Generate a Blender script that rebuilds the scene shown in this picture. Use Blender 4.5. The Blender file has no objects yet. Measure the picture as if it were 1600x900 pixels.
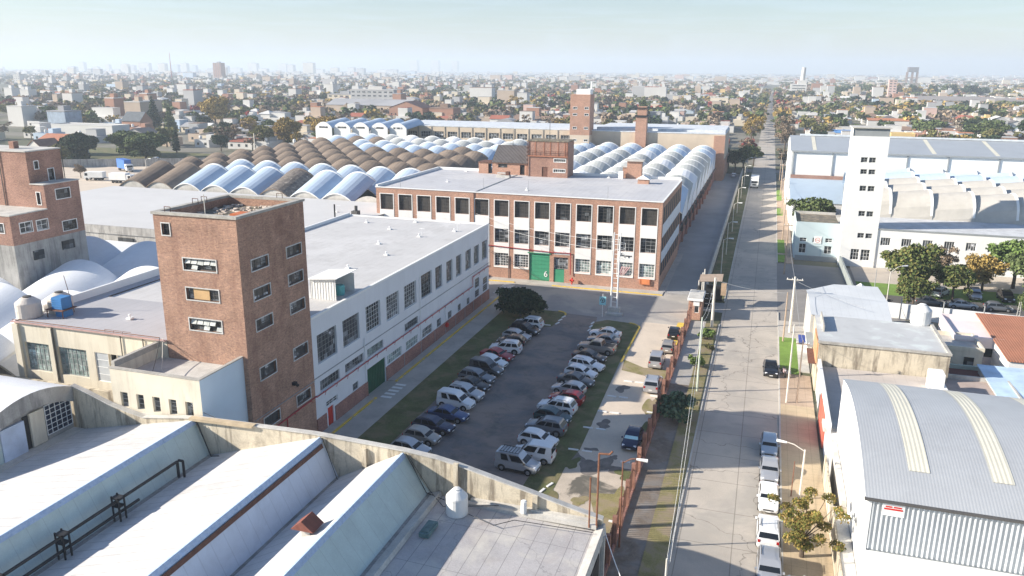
import bpy, math, random
import numpy as np
from mathutils import Vector, Matrix
R = math.radians
S = bpy.context.scene
COL = S.collection
random.seed(7)

# ---------------------------------------------------------------- camera, sky, sun, exposure
cam_d = bpy.data.cameras.new('camera'); cam = bpy.data.objects.new('camera', cam_d); COL.objects.link(cam)
cam_d.sensor_width = 36.0; cam_d.lens = 36.0 * 1241.5 / 1600.0
cam_d.clip_start = 0.5; cam_d.clip_end = 60000.0
_p, _h, _r = R(15.37), R(17.56), R(.36)
_fw = Vector((-math.sin(_h)*math.cos(_p), math.cos(_h)*math.cos(_p), -math.sin(_p)))
_rt0 = Vector((math.cos(_h), math.sin(_h), 0)); _up0 = _rt0.cross(_fw)
_rt = _rt0*math.cos(_r) + _up0*math.sin(_r); _up = _up0*math.cos(_r) - _rt0*math.sin(_r)
cam.matrix_world = Matrix(((_rt.x, _up.x, -_fw.x, 0), (_rt.y, _up.y, -_fw.y, 0), (_rt.z, _up.z, -_fw.z, 36), (0, 0, 0, 1)))
S.camera = cam
SUN_EL, SUN_AZ = 24.2, 22.0            # shadows run towards (cos az, sin az)
W = bpy.data.worlds.new('World'); S.world = W; W.use_nodes = True
wn = W.node_tree.nodes; wl = W.node_tree.links
bg = wn['Background']; sky = wn.new('ShaderNodeTexSky'); sky.sky_type = 'NISHITA'; sky.sun_disc = False
sky.sun_elevation = R(SUN_EL); sky.sun_rotation = R(180 + 90 - SUN_AZ)
sky.altitude = 30; sky.air_density = 1.25; sky.dust_density = .35; sky.ozone_density = 2.2
# thin high cloud drawn by direction in the sky
tc = wn.new('ShaderNodeTexCoord'); sep = wn.new('ShaderNodeSeparateXYZ'); wl.new(tc.outputs['Generated'], sep.inputs[0])
mz = wn.new('ShaderNodeMath'); mz.operation = 'MAXIMUM'; mz.inputs[1].default_value = .04; wl.new(sep.outputs[2], mz.inputs[0])
dx = wn.new('ShaderNodeMath'); dx.operation = 'DIVIDE'; wl.new(sep.outputs[0], dx.inputs[0]); wl.new(mz.outputs[0], dx.inputs[1])
dy = wn.new('ShaderNodeMath'); dy.operation = 'DIVIDE'; wl.new(sep.outputs[1], dy.inputs[0]); wl.new(mz.outputs[0], dy.inputs[1])
cmb = wn.new('ShaderNodeCombineXYZ'); wl.new(dx.outputs[0], cmb.inputs[0]); wl.new(dy.outputs[0], cmb.inputs[1])
cn = wn.new('ShaderNodeTexNoise'); cn.inputs['Scale'].default_value = .55; cn.inputs['Detail'].default_value = 7; cn.inputs['Distortion'].default_value = .5
wl.new(cmb.outputs[0], cn.inputs['Vector'])
cr = wn.new('ShaderNodeValToRGB'); cr.color_ramp.elements[0].position = .45; cr.color_ramp.elements[1].position = .78
cr.color_ramp.elements[1].color = (.16, .16, .16, 1); wl.new(cn.outputs[0], cr.inputs[0])
mx = wn.new('ShaderNodeMixRGB'); mx.inputs[2].default_value = (9, 10, 11, 1)
wl.new(cr.outputs[0], mx.inputs[0]); wl.new(sky.outputs[0], mx.inputs[1]); tn = wn.new('ShaderNodeMixRGB'); tn.blend_type = 'MULTIPLY'; tn.inputs[0].default_value = 1; tn.inputs[2].default_value = (.88, .965, 1.13, 1); wl.new(mx.outputs[0], tn.inputs[1]); wl.new(tn.outputs[0], bg.inputs[0])
bg.inputs[1].default_value = .067
sd = bpy.data.lights.new('sun', 'SUN'); sun = bpy.data.objects.new('sun', sd); COL.objects.link(sun)
sd.energy = 5.0; sd.angle = R(.5); sd.color = (1.0, .915, .79)
_sd = Vector((math.cos(R(SUN_EL))*math.cos(R(SUN_AZ)), math.cos(R(SUN_EL))*math.sin(R(SUN_AZ)), -math.sin(R(SUN_EL))))
sun.rotation_euler = _sd.to_track_quat('-Z', 'Y').to_euler()
S.view_settings.view_transform = 'Standard'; S.view_settings.look = 'None'
S.view_settings.exposure = 1.0; S.view_settings.gamma = 1.0; S.view_settings.use_curve_mapping = False
S.cycles.max_bounces = 6; S.cycles.diffuse_bounces = 3; S.cycles.transparent_max_bounces = 6; S.cycles.volume_bounces = 1
S.cycles.use_denoising = True

# ---------------------------------------------------------------- materials
def _ramp(nt, fac, cols):
    r = nt.nodes.new('ShaderNodeValToRGB'); e = r.color_ramp.elements
    while len(e) < len(cols): e.new(.5)
    for i, (p, c) in enumerate(cols):
        e[i].position = p; e[i].color = (*c, 1)
    nt.links.new(fac, r.inputs[0]); return r.outputs[0]
def _noise(nt, vec, scale, detail=4, rough=.55, dist=0):
    n = nt.nodes.new('ShaderNodeTexNoise'); n.inputs['Scale'].default_value = scale; n.inputs['Detail'].default_value = detail
    n.inputs['Roughness'].default_value = rough; n.inputs['Distortion'].default_value = dist
    nt.links.new(vec, n.inputs['Vector']); return n.outputs[0]
def _mix(nt, fac, a, b, mode='MIX'):
    m = nt.nodes.new('ShaderNodeMixRGB'); m.blend_type = mode
    for s, v in ((0, fac), (1, a), (2, b)):
        if isinstance(v, (int, float)): m.inputs[s].default_value = v if s == 0 else (v, v, v, 1)
        elif isinstance(v, tuple): m.inputs[s].default_value = (*v, 1)
        else: nt.links.new(v, m.inputs[s])
    return m.outputs[0]
def _math(nt, op, a, b=0.0, clamp=False):
    m = nt.nodes.new('ShaderNodeMath'); m.operation = op; m.use_clamp = clamp
    for s, v in ((0, a), (1, b)):
        if isinstance(v, (int, float)): m.inputs[s].default_value = v
        else: nt.links.new(v, m.inputs[s])
    return m.outputs[0]
def _scale(nt, vec, s):
    m = nt.nodes.new('ShaderNodeMapping'); m.inputs['Scale'].default_value = s; nt.links.new(vec, m.inputs[0]); return m.outputs[0]
MATS = {}
def mat(name, col, rough=.8, var=.18, scale=.6, metal=0, stain=0, stain_col=None, streak=0, seams=None, brick=False, bump=0, obj=False, spec=.3, patch=None, fine=0, coat=0, rib=None, crack=None, panes=None, orand=0):
    """procedural surface: col varied by big noise, optional stains, vertical streaks, seam lines, brick courses"""
    if name in MATS: return MATS[name]
    m = bpy.data.materials.new(name); m.use_nodes = True; nt = m.node_tree; bs = nt.nodes['Principled BSDF']
    if obj:
        vec = nt.nodes.new('ShaderNodeTexCoord').outputs['Object']
    else:
        vec = nt.nodes.new('ShaderNodeNewGeometry').outputs['Position']
    dark = tuple(c*(1-var) for c in col); lite = tuple(min(1, c*(1+var)) for c in col)
    c = _ramp(nt, _noise(nt, vec, scale, 5, .6), [(.3, dark), (.5, col), (.72, lite)])
    if brick:
        sx = nt.nodes.new('ShaderNodeSeparateXYZ'); nt.links.new(vec, sx.inputs[0])
        u = _math(nt, 'ADD', sx.outputs[0], sx.outputs[1])
        cb = nt.nodes.new('ShaderNodeCombineXYZ'); nt.links.new(u, cb.inputs[0]); nt.links.new(sx.outputs[2], cb.inputs[1])
        b = nt.nodes.new('ShaderNodeTexBrick'); b.inputs['Scale'].default_value = 1.0
        b.inputs['Brick Width'].default_value = .27; b.inputs['Row Height'].default_value = .095; b.inputs['Mortar Size'].default_value = .014
        b.inputs['Color1'].default_value = (1.16, 1.1, 1.04, 1); b.inputs['Color2'].default_value = (.74, .72, .74, 1); b.inputs['Mortar'].default_value = (.82, .86, .9, 1)
        b.inputs['Bias'].default_value = -.15
        nt.links.new(cb.outputs[0], b.inputs[0])
        c = _mix(nt, 1.0, c, b.outputs[0], 'MULTIPLY')
        n3 = _noise(nt, cb.outputs[0], 5.5, 3, .8)
        c = _mix(nt, 1.0, c, _ramp(nt, n3, [(.33, (.7, .68, .68)), (.5, (1, 1, 1)), (.7, (1.2, 1.17, 1.12))]), 'MULTIPLY')
    if fine:
        c = _mix(nt, 1.0, c, _ramp(nt, _noise(nt, vec, 9, 3, .7), [(.3, (1-fine,)*3), (.7, (1+fine,)*3)]), 'MULTIPLY')
    if patch:
        pc, pscale, lo, hi = patch
        f = _ramp(nt, _noise(nt, vec, pscale, 6, .62, .4), [(lo, (0, 0, 0)), (hi, (1, 1, 1))])
        c = _mix(nt, f, c, pc)
    if stain:
        f = _ramp(nt, _noise(nt, vec, .33, 8, .7, .8), [(.5, (0, 0, 0)), (.68, (stain,)*3)])
        c = _mix(nt, f, c, stain_col or tuple(x*.45 for x in col))
    if streak:
        sv = _scale(nt, vec, (.8, .8, .1))
        f = _ramp(nt, _noise(nt, sv, 1.6, 5, .7), [(.49, (0, 0, 0)), (.62, (streak,)*3)])
        c = _mix(nt, f, c, stain_col or tuple(x*.4 for x in col))
    if seams:
        ax, per, wdt, dk = seams
        sx = nt.nodes.new('ShaderNodeSeparateXYZ'); nt.links.new(vec, sx.inputs[0])
        for a_, p_ in zip(ax, per):
            t = _math(nt, 'FRACT', _math(nt, 'DIVIDE', sx.outputs['XYZ'.index(a_)], p_))
            l = _math(nt, 'LESS_THAN', t, wdt/p_)
            c = _mix(nt, _math(nt, 'MULTIPLY', l, dk), c, tuple(x*.35 for x in col))
    if panes:
        sz, stops = panes
        dv = nt.nodes.new('ShaderNodeVectorMath'); dv.operation = 'DIVIDE'; dv.inputs[1].default_value = (sz, sz, sz*.85); nt.links.new(vec, dv.inputs[0])
        fl = nt.nodes.new('ShaderNodeVectorMath'); fl.operation = 'FLOOR'; nt.links.new(dv.outputs[0], fl.inputs[0])
        wn_ = nt.nodes.new('ShaderNodeTexWhiteNoise'); nt.links.new(fl.outputs[0], wn_.inputs['Vector'])
        c = _mix(nt, 1.0, c, _ramp(nt, wn_.outputs['Value'], [(p, (v, v, v)) for p, v in stops]), 'MULTIPLY')
    if orand:
        oi = nt.nodes.new('ShaderNodeObjectInfo')
        c = _mix(nt, 1.0, c, _ramp(nt, oi.outputs['Random'], [(0, (1-orand,)*3), (1, (1+orand*.6, 1+orand*.55, 1+orand*.5))]), 'MULTIPLY')
        f = _ramp(nt, _noise(nt, _scale(nt, vec, (1.2, .16, 1)), 1.1, 6, .7), [(.5, (0, 0, 0)), (.66, (.45,)*3)])
        c = _mix(nt, f, c, stain_col or tuple(x*.6 for x in col))
    if crack:
        per, amt = crack
        vo = nt.nodes.new('ShaderNodeTexVoronoi'); vo.feature = 'DISTANCE_TO_EDGE'; vo.inputs['Scale'].default_value = 1.0/per
        nz_ = nt.nodes.new('ShaderNodeTexNoise'); nz_.inputs['Scale'].default_value = .5; nz_.inputs['Detail'].default_value = 6; nt.links.new(vec, nz_.inputs['Vector'])
        ad = nt.nodes.new('ShaderNodeVectorMath'); ad.operation = 'MULTIPLY_ADD'; nt.links.new(nz_.outputs['Color'], ad.inputs[0]); ad.inputs[1].default_value = (3, 3, 0); nt.links.new(vec, ad.inputs[2]); nt.links.new(ad.outputs[0], vo.inputs['Vector'])
        l = _math(nt, 'LESS_THAN', vo.outputs['Distance'], .0045)
        c = _mix(nt, _math(nt, 'MULTIPLY', l, amt), c, tuple(x*.35 for x in col))
    if rib:
        ax, per, amt = rib
        sx = nt.nodes.new('ShaderNodeSeparateXYZ'); nt.links.new(vec, sx.inputs[0])
        t = _math(nt, 'SINE', _math(nt, 'MULTIPLY', sx.outputs['XYZ'.index(ax)], 6.2832/per))
        bp = nt.nodes.new('ShaderNodeBump'); bp.inputs['Strength'].default_value = amt; bp.inputs['Distance'].default_value = per*.25
        nt.links.new(t, bp.inputs['Height']); nt.links.new(bp.outputs[0], bs.inputs['Normal'])
    if bump:
        bp = nt.nodes.new('ShaderNodeBump'); bp.inputs['Strength'].default_value = bump; bp.inputs['Distance'].default_value = .05
        nt.links.new(_noise(nt, vec, 6, 5, .7), bp.inputs['Height']); nt.links.new(bp.outputs[0], bs.inputs['Normal'])
    nt.links.new(c, bs.inputs['Base Color'])
    bs.inputs['Roughness'].default_value = rough; bs.inputs['Metallic'].default_value = metal
    bs.inputs['Specular IOR Level'].default_value = spec
    if coat: bs.inputs['Coat Weight'].default_value = coat; bs.inputs['Coat Roughness'].default_value = .05
    MATS[name] = m; return m
brickM = mat('brick_red', (.37, .225, .175), .9, .22, .35, brick=True, stain=.3, stain_col=(.2, .1, .08), bump=.2)
brickT = mat('brick_tower', (.42, .265, .195), .92, .2, .5, brick=True, stain=.5, stain_col=(.2, .105, .08), streak=.3, bump=.3)
brickF = mat('brick_facade', (.47, .285, .21), .9, .14, .35, brick=True, stain=.15, stain_col=(.3, .15, .1))
brickD = mat('brick_dado', (.36, .19, .155), .9, .2, .5, brick=True, stain=.3)
whiteW = mat('white_wall', (.74, .755, .78), .75, .04, .3, streak=.12, stain_col=(.55, .56, .57))
whiteP = mat('white_paint', (.82, .82, .8), .6, .04, .5)
frameS = mat('weathered_frame', (.6, .59, .57), .8, .15, 3, stain=.3, fine=.15)
whiteS = mat('white_spandrel', (.84, .83, .8), .7, .04, .8, streak=.08, stain_col=(.6, .57, .52))
blueW = mat('pale_blue_wall', (.62, .72, .8), .75, .05, .3)
creamW = mat('cream_wall', (.7, .64, .52), .85, .1, .3, streak=.3, stain_col=(.4, .34, .26))
creamD = mat('old_cream_wall', (.6, .53, .41), .92, .16, .4, streak=.75, stain=.6, stain_col=(.16, .13, .1), fine=.1)
greyC = mat('grey_concrete', (.4, .39, .37), .92, .2, .5, streak=.6, stain=.4, stain_col=(.17, .165, .16), fine=.12)
paleC = mat('pale_concrete', (.55, .53, .49), .9, .15, .6, stain=.3, streak=.2, fine=.1)
roofW = mat('white_roof', (.54, .53, .52), .8, .07, .12, seams=('X', (1.05,), .045, .25), stain=.5, stain_col=(.4, .385, .37), fine=.04, patch=((.6, .59, .58), .08, .5, .62))
roofG = mat('grey_roof', (.43, .425, .44), .75, .08, .15, seams=('X', (1.05,), .04, .3), stain=.25, stain_col=(.36, .35, .35))
roofFlat = mat('worn_grey_roof', (.44, .42, .415), .85, .13, .4, seams=('XY', (1.15, 5.0), .045, .6), stain=.45, stain_col=(.36, .31, .3), patch=((.56, .53, .48), .35, .5, .66), fine=.12, crack=(6, .35))
sawW = mat('white_membrane', (.56, .55, .54), .8, .1, .3, seams=('Y', (1.0,), .05, .55), stain=.5, stain_col=(.4, .39, .38), fine=.08, patch=((.62, .61, .6), .5, .5, .65))
shellW = mat('shell_blue_white', (.46, .56, .68), .6, .08, .3, stain=.2, stain_col=(.4, .47, .56), orand=.1, seams=('X', (.95,), .03, .08), fine=.05)
shellP = mat('shell_white', (.74, .76, .785), .6, .06, .3, stain=.2, seams=('X', (.9,), .03, .12), stain_col=(.6, .62, .64), fine=.06)
shellG = mat('shell_grey_green', (.43, .45, .44), .75, .1, .4, orand=.12, stain=.4, stain_col=(.42, .41, .39), fine=.06)
shellC = mat('shell_cream', (.5, .475, .43), .8, .08, .4, stain=.4, stain_col=(.38, .36, .32), fine=.06)
shellB = mat('shell_brown', (.235, .185, .145), .95, .16, .5, orand=.14, stain=.4, stain_col=(.14, .11, .09), fine=.14, bump=.2)
shellD = mat('shell_charred', (.16, .14, .125), .95, .5, 1.2, patch=((.4, .36, .3), 1.6, .58, .66), bump=.6, fine=.25)
mintG = mat('mint_panel', (.52, .61, .58), .5, .08, .6, seams=('Y', (1.2,), .05, .22), stain=.35, fine=.05, streak=.15, stain_col=(.4, .46, .46))
palePanel = mat('pale_panel', (.62, .68, .76), .5, .07, .5, seams=('Y', (1.2,), .06, .2), stain=.2)
blueEdge = mat('blue_flashing', (.38, .49, .66), .6, .2, 3.0, patch=((.52, .6, .7), 5, .4, .7))
concrete = mat('street_concrete', (.455, .41, .355), .9, .12, .15, stain=.4, stain_col=(.33, .3, .27), seams=('XY', (4.05, 5.2), .08, .6), fine=.08, patch=((.38, .35, .31), .12, .5, .6), crack=(9, .6))
laneC = mat('lane_concrete', (.37, .36, .345), .9, .14, .12, stain=.35, stain_col=(.26, .255, .25), seams=('Y', (6.0,), .06, .4), fine=.08)
yardC = mat('yard_concrete', (.6, .51, .41), .9, .12, .2, stain=.25, stain_col=(.34, .3, .26), fine=.1)
dirtM = mat('bare_dirt', (.5, .43, .35), .95, .16, .5, patch=((.13, .12, .1), .13, .56, .6), stain=.5, stain_col=(.38, .33, .26), fine=.12, bump=.3)
asphaltM = mat('lot_asphalt', (.18, .165, .162), .93, .22, .2, patch=((.29, .23, .195), .16, .4, .56), stain=.5, stain_col=(.075, .07, .068), fine=.2, bump=.3)
roadA = mat('patched_asphalt', (.42, .385, .34), .92, .14, .12, patch=((.33, .31, .29), .1, .48, .56), stain=.35, stain_col=(.2, .2, .2), fine=.1)
roadC = mat('crossroad_asphalt', (.25, .235, .22), .92, .16, .12, stain=.35, stain_col=(.18, .17, .17), fine=.1)
dampM = mat('damp_earth', (.22, .18, .145), .95, .25, .5, patch=((.24, .22, .2), .5, .45, .6), stain=.5, fine=.2)
wetM = mat('wet_stain', (.19, .165, .145), .8, .3, 1.2, fine=.2)
walkM = mat('walk_concrete', (.45, .42, .38), .92, .14, .3, stain=.4, stain_col=(.24, .22, .2), fine=.1)
tileM = mat('tan_pavers', (.5, .4, .27), .9, .1, .4, seams=('XY', (1.1, 1.1), .05, .3), stain=.45, stain_col=(.36, .28, .2), fine=.08)
tileB = mat('brown_pavers', (.42, .32, .24), .9, .12, .4, seams=('XY', (1.1, 1.1), .05, .3), stain=.35, fine=.08)
kerbM = mat('kerb_concrete', (.5, .48, .44), .9, .12, .8, stain=.3, fine=.1)
yellowP = mat('yellow_paint', (.72, .5, .08), .8, .12, 1.2, patch=((.45, .38, .25), 1.6, .55, .65))
lineW = mat('white_line_paint', (.75, .75, .73), .8, .1, 1.5)
grassM = mat('turf', (.115, .125, .05), .95, .25, .3, patch=((.2, .165, .09), .35, .46, .62), fine=.3, bump=.6)
grassD = mat('dry_turf', (.25, .22, .095), .95, .25, .5, patch=((.3, .24, .16), .5, .45, .6), fine=.25, bump=.6)
grassL = mat('bright_lawn', (.16, .26, .05), .95, .18, .5, fine=.22, bump=.5)
groundM = mat('town_ground', (.2, .185, .15), .95, .25, .02, patch=((.1, .105, .06), .012, .45, .55), fine=.15)
glassS = mat('matt_dark_glass', (.03, .033, .04), .6, .3, 1.1, spec=.08)
PS = ((0, .5), (.6, 1.0), (.8, 1.8), (.93, 4.5))
glassD = mat('dark_glass', (.035, .038, .04), .2, .4, 1.1, spec=.5, fine=.2, panes=(.62, PS))
glassG = mat('old_green_glass', (.2, .26, .25), .3, .35, 2.2, spec=.5, fine=.25, patch=((.42, .5, .48), 1.4, .52, .6), panes=(.55, ((0, .6), (.5, 1.0), (.9, 1.4), (1, 1.8))))
glassM = mat('dusty_glass', (.06, .065, .07), .3, .4, 1.5, spec=.5, fine=.3, patch=((.22, .22, .23), .9, .58, .66), panes=(.62, PS))
steelG = mat('grey_mullion', (.33, .34, .34), .6, .1, 1)
steelD = mat('dark_mullion', (.1, .095, .09), .7, .1, 1)
greenD = mat('green_door_paint', (.03, .17, .1), .55, .1, .8, seams=('X', (.45,), .03, .4))
greenL = mat('green_gate_paint', (.06, .3, .17), .55, .1, .8, seams=('X', (.6,), .03, .35))
greenK = mat('dark_green_gate', (.015, .09, .045), .6, .15, .8)
redD = mat('red_paint', (.55, .03, .02), .5, .1, 1)
redPipe = mat('red_pipe_paint', (.38, .03, .035), .5, .12, 2)
rustM = mat('rust', (.22, .1, .06), .85, .3, 3, fine=.2)
rustD = mat('rust_brown_steel', (.15, .075, .055), .85, .3, 3)
zincM = mat('corrugated_zinc', (.5, .53, .56), .45, .08, .3, metal=.35, rib=('Y', .26, .5), stain=.12)
zincX = mat('corrugated_zinc_roof', (.5, .515, .525), .55, .06, .3, metal=.25, rib=('X', .21, .08), seams=('X', (.21,), .04, .1), stain=.12)
zincV = mat('vertical_zinc', (.46, .48, .49), .5, .1, .8, metal=.3)
skyL = mat('translucent_strip', (.66, .63, .52), .5, .05, .6, rib=('X', .3, .15))
greyRoofM = mat('grey_sheet_roof', (.6, .62, .63), .6, .05, .2, seams=('X', (1.0,), .03, .25), stain=.12)
blueSheet = mat('blue_grey_sheet', (.42, .52, .62), .5, .05, .3, rib=('X', .25, .3))
darkRoof = mat('dark_fibre_roof', (.115, .105, .105), .9, .14, .5, rib=('X', .3, .6), stain=.3)
terra = mat('terracotta_tiles', (.4, .17, .1), .85, .14, .5, rib=('X', .3, .25), fine=.15)
terraD = mat('dark_red_tiles', (.2, .07, .055), .85, .14, .5, fine=.15)
pinkW = mat('pale_pink_wall', (.8, .7, .69), .8, .05, .4, stain=.15)
poleW = mat('pale_pole', (.66, .62, .55), .8, .12, 2)
woodP = mat('wood_pole', (.42, .32, .24), .9, .15, 3)
tankW = mat('white_plastic', (.76, .75, .72), .5, .04, 1)
tankC = mat('cream_plastic', (.62, .56, .5), .65, .08, 1, streak=.3)
blueTank = mat('blue_container', (.05, .2, .45), .6, .15, 1)
blackP = mat('black_pipe', (.03, .03, .032), .5, .2, 2)
rubber = mat('tyre_rubber', (.02, .02, .02), .85, .1, 2)
rimM = mat('rim_metal', (.4, .41, .43), .35, .1, 3, metal=.7)
trimM = mat('black_trim', (.025, .025, .027), .6, .1, 3)
lampM = mat('headlight', (.75, .77, .8), .15, .05, 4, spec=.8)
tailM = mat('taillight', (.4, .01, .01), .2, .1, 4, spec=.6)
carGlass = mat('car_glass', (.014, .018, .024), .12, .1, 1, spec=.35)
shadeM = mat('sunshade', (.5, .75, .78), .4, .1, 3)
debris = mat('rubble', (.22, .19, .15), .95, .5, 3, patch=((.1, .12, .04), 2, .5, .6), bump=.6, fine=.3)
rubW = mat('pale_rubble', (.55, .47, .4), .95, .4, 2, fine=.3, bump=.8)
orangeM = mat('orange_tile', (.5, .15, .06), .8, .2, 3)
barkM = mat('bark', (.11, .085, .065), .95, .25, 4)
signB = mat('cyan_sign', (.35, .72, .78), .5, .04, 1)
greyTrim = mat('grey_trim', (.3, .32, .33), .7, .08, 1)
copingM = mat('coping_concrete', (.42, .4, .36), .92, .2, 1.2, stain=.5, fine=.15)
mossRoof = mat('mossy_roof', (.17, .15, .12), .95, .4, .8, patch=((.3, .25, .18), .9, .5, .6), stain=.5, stain_col=(.09, .1, .04), fine=.3, bump=.6)
def paint(name, c, metal=.3):
    return mat(name, c, .3, .03, .5, metal=metal, spec=.5, coat=.6)
def leaf(name, a, b, c3):
    if name in MATS: return MATS[name]
    m = bpy.data.materials.new(name); m.use_nodes = True; nt = m.node_tree; bs = nt.nodes['Principled BSDF']
    oi = nt.nodes.new('ShaderNodeTexCoord').outputs['Object']
    g = nt.nodes.new('ShaderNodeNewGeometry')
    c = _ramp(nt, g.outputs['Random Per Island'], [(0, a), (.5, b), (1, c3)])
    c = _mix(nt, 1.0, c, _ramp(nt, _noise(nt, oi, .45, 3, .6), [(.35, (.72, .72, .72)), (.65, (1.25, 1.25, 1.2))]), 'MULTIPLY')
    nt.links.new(c, bs.inputs['Base Color']); bs.inputs['Roughness'].default_value = .85; bs.inputs['Specular IOR Level'].default_value = .15
    MATS[name] = m; return m
LG = leaf('leaf_green', (.06, .085, .032), (.1, .135, .05), (.15, .18, .075))
LO = leaf('leaf_olive', (.085, .095, .035), (.15, .15, .055), (.22, .19, .075))
LY = leaf('leaf_ochre', (.24, .17, .05), (.36, .25, .08), (.45, .33, .12))
LB = leaf('leaf_brown', (.17, .13, .09), (.25, .19, .14), (.32, .25, .19))
LD = leaf('leaf_dark', (.022, .04, .02), (.035, .06, .03), (.055, .08, .04))
LR = leaf('leaf_red', (.16, .03, .03), (.28, .05, .05), (.36, .09, .07))
LC = leaf('leaf_cactus', (.06, .1, .06), (.1, .15, .09), (.15, .2, .12))
LA = leaf('leaf_autumn', (.1, .14, .035), (.26, .22, .06), (.34, .22, .08))
LU = leaf('leaf_olive_rust', (.065, .095, .03), (.11, .14, .045), (.19, .17, .06))
LL = leaf('leaf_light', (.09, .14, .04), (.14, .21, .06), (.2, .27, .09))

# ---------------------------------------------------------------- mesh builder and object helpers
class MB:
    def __init__(s): s.v = []; s.f = []; s.m = []; s.k = 0
    def mi(s, k): s.k = k; return s
    def face(s, pts):
        n = len(s.v); s.v += [tuple(p) for p in pts]; s.f.append(tuple(range(n, n+len(pts)))); s.m.append(s.k); return s
    def box(s, x0, y0, z0, x1, y1, z1):
        if x0 > x1: x0, x1 = x1, x0
        if y0 > y1: y0, y1 = y1, y0
        if z0 > z1: z0, z1 = z1, z0
        n = len(s.v); s.v += [(x, y, z) for z in (z0, z1) for x, y in ((x0, y0), (x1, y0), (x1, y1), (x0, y1))]
        for q in ((3, 2, 1, 0), (4, 5, 6, 7), (0, 1, 5, 4), (1, 2, 6, 5), (2, 3, 7, 6), (3, 0, 4, 7)):
            s.f.append(tuple(n+i for i in q)); s.m.append(s.k)
        return s
    def prism(s, poly, z0, z1):
        """poly: ccw list of (x,y); z0,z1 floats or callables"""
        n = len(s.v); k = len(poly); a = z0 if callable(z0) else (lambda x, y: z0); b = z1 if callable(z1) else (lambda x, y: z1)
        s.v += [(x, y, a(x, y)) for x, y in poly] + [(x, y, b(x, y)) for x, y in poly]
        s.f.append(tuple(n+i for i in reversed(range(k)))); s.f.append(tuple(n+k+i for i in range(k))); s.m += [s.k]*2
        for i in range(k):
            j = (i+1) % k; s.f.append((n+i, n+j, n+k+j, n+k+i)); s.m.append(s.k)
        return s
    def extr(s, pts, d):
        """closed outline of 3d pts extruded along d"""
        n = len(s.v); k = len(pts); d = Vector(d)
        s.v += [tuple(Vector(p)) for p in pts] + [tuple(Vector(p)+d) for p in pts]
        s.f.append(tuple(n+i for i in reversed(range(k)))); s.f.append(tuple(n+k+i for i in range(k))); s.m += [s.k]*2
        for i in range(k):
            j = (i+1) % k; s.f.append((n+i, n+j, n+k+j, n+k+i)); s.m.append(s.k)
        return s
    def tube(s, a, b, r0, r1=None, n=8, cap=True):
        a = Vector(a); b = Vector(b); r1 = r0 if r1 is None else r1; d = (b-a)
        if d.length < 1e-6: return s
        q = d.normalized().to_track_quat('Z', 'Y'); b0 = len(s.v)
        for c, r in ((a, r0), (b, r1)):
            for i in range(n):
                t = 2*math.pi*i/n; s.v.append(tuple(c + q @ Vector((math.cos(t)*r, math.sin(t)*r, 0))))
        for i in range(n):
            j = (i+1) % n; s.f.append((b0+i, b0+j, b0+n+j, b0+n+i)); s.m.append(s.k)
        if cap:
            s.f.append(tuple(b0+i for i in reversed(range(n)))); s.f.append(tuple(b0+n+i for i in range(n))); s.m += [s.k]*2
        return s
    def path(s, pts, r, n=6):
        for a, b in zip(pts, pts[1:]): s.tube(a, b, r, r, n)
        return s
    def lathe(s, prof, cx, cy, n=20):
        b0 = len(s.v)
        for r, z in prof:
            for i in range(n):
                t = 2*math.pi*i/n; s.v.append((cx+r*math.cos(t), cy+r*math.sin(t), z))
        for k in range(len(prof)-1):
            for i in range(n):
                j = (i+1) % n; s.f.append((b0+k*n+i, b0+k*n+j, b0+(k+1)*n+j, b0+(k+1)*n+i)); s.m.append(s.k)
        s.f.append(tuple(b0+i for i in reversed(range(n)))); s.f.append(tuple(b0+(len(prof)-1)*n+i for i in range(n))); s.m += [s.k]*2
        return s
    def bm(s, rot=0, loc=(0, 0, 0)):
        c, si = math.cos(rot), math.sin(rot)
        s.v = [(x*c-y*si+loc[0], x*si+y*c+loc[1], z+loc[2]) for x, y, z in s.v]; return s
    def build(s, name, mats, parent=None, smooth=False, origin=None):
        me = bpy.data.meshes.new(name)
        vs = s.v
        off = Vector(origin) if origin else (parent.location if parent is not None else None)
        if off is not None and off.length > 0: vs = [(x-off[0], y-off[1], z-off[2]) for x, y, z in vs]
        me.from_pydata(vs, [], s.f)
        if not isinstance(mats, (list, tuple)): mats = [mats]
        for m in mats: me.materials.append(m)
        if len(mats) > 1: me.polygons.foreach_set('material_index', s.m)
        if smooth:
            me.polygons.foreach_set('use_smooth', [True]*len(me.polygons))
        o = bpy.data.objects.new(name, me); COL.objects.link(o)
        if parent is not None: o.parent = parent
        if origin: o.location = origin
        return o
def tag(o, label=None, cat=None, group=None, kind=None):
    if label: o['label'] = label
    if cat: o['category'] = cat
    if group: o['group'] = group
    if kind: o['kind'] = kind
    return o
def thing(name, label, cat, loc=(0, 0, 0), rz=0, group=None):
    o = bpy.data.objects.new(name, None); COL.objects.link(o); o.empty_display_size = .3
    o.location = loc; o.rotation_euler = (0, 0, rz); return tag(o, label, cat, group)
def struct(name, mb, m, z=None):
    o = mb.build(name, m); o['kind'] = 'structure'; return o
def dup(root, loc=None, rz=None, label=None, group=None, scale=None, cat=None):
    r = root.copy(); COL.objects.link(r)
    if loc is not None: r.location = loc
    if rz is not None: r.rotation_euler = (0, 0, rz)
    if scale is not None: r.scale = scale
    if label: r['label'] = label
    if group: r['group'] = group
    if cat: r['category'] = cat
    for ch in list(root.children):
        c = ch.copy(); COL.objects.link(c); c.parent = r
        for g in list(ch.children):
            d = g.copy(); COL.objects.link(d); d.parent = c
    return r
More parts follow.
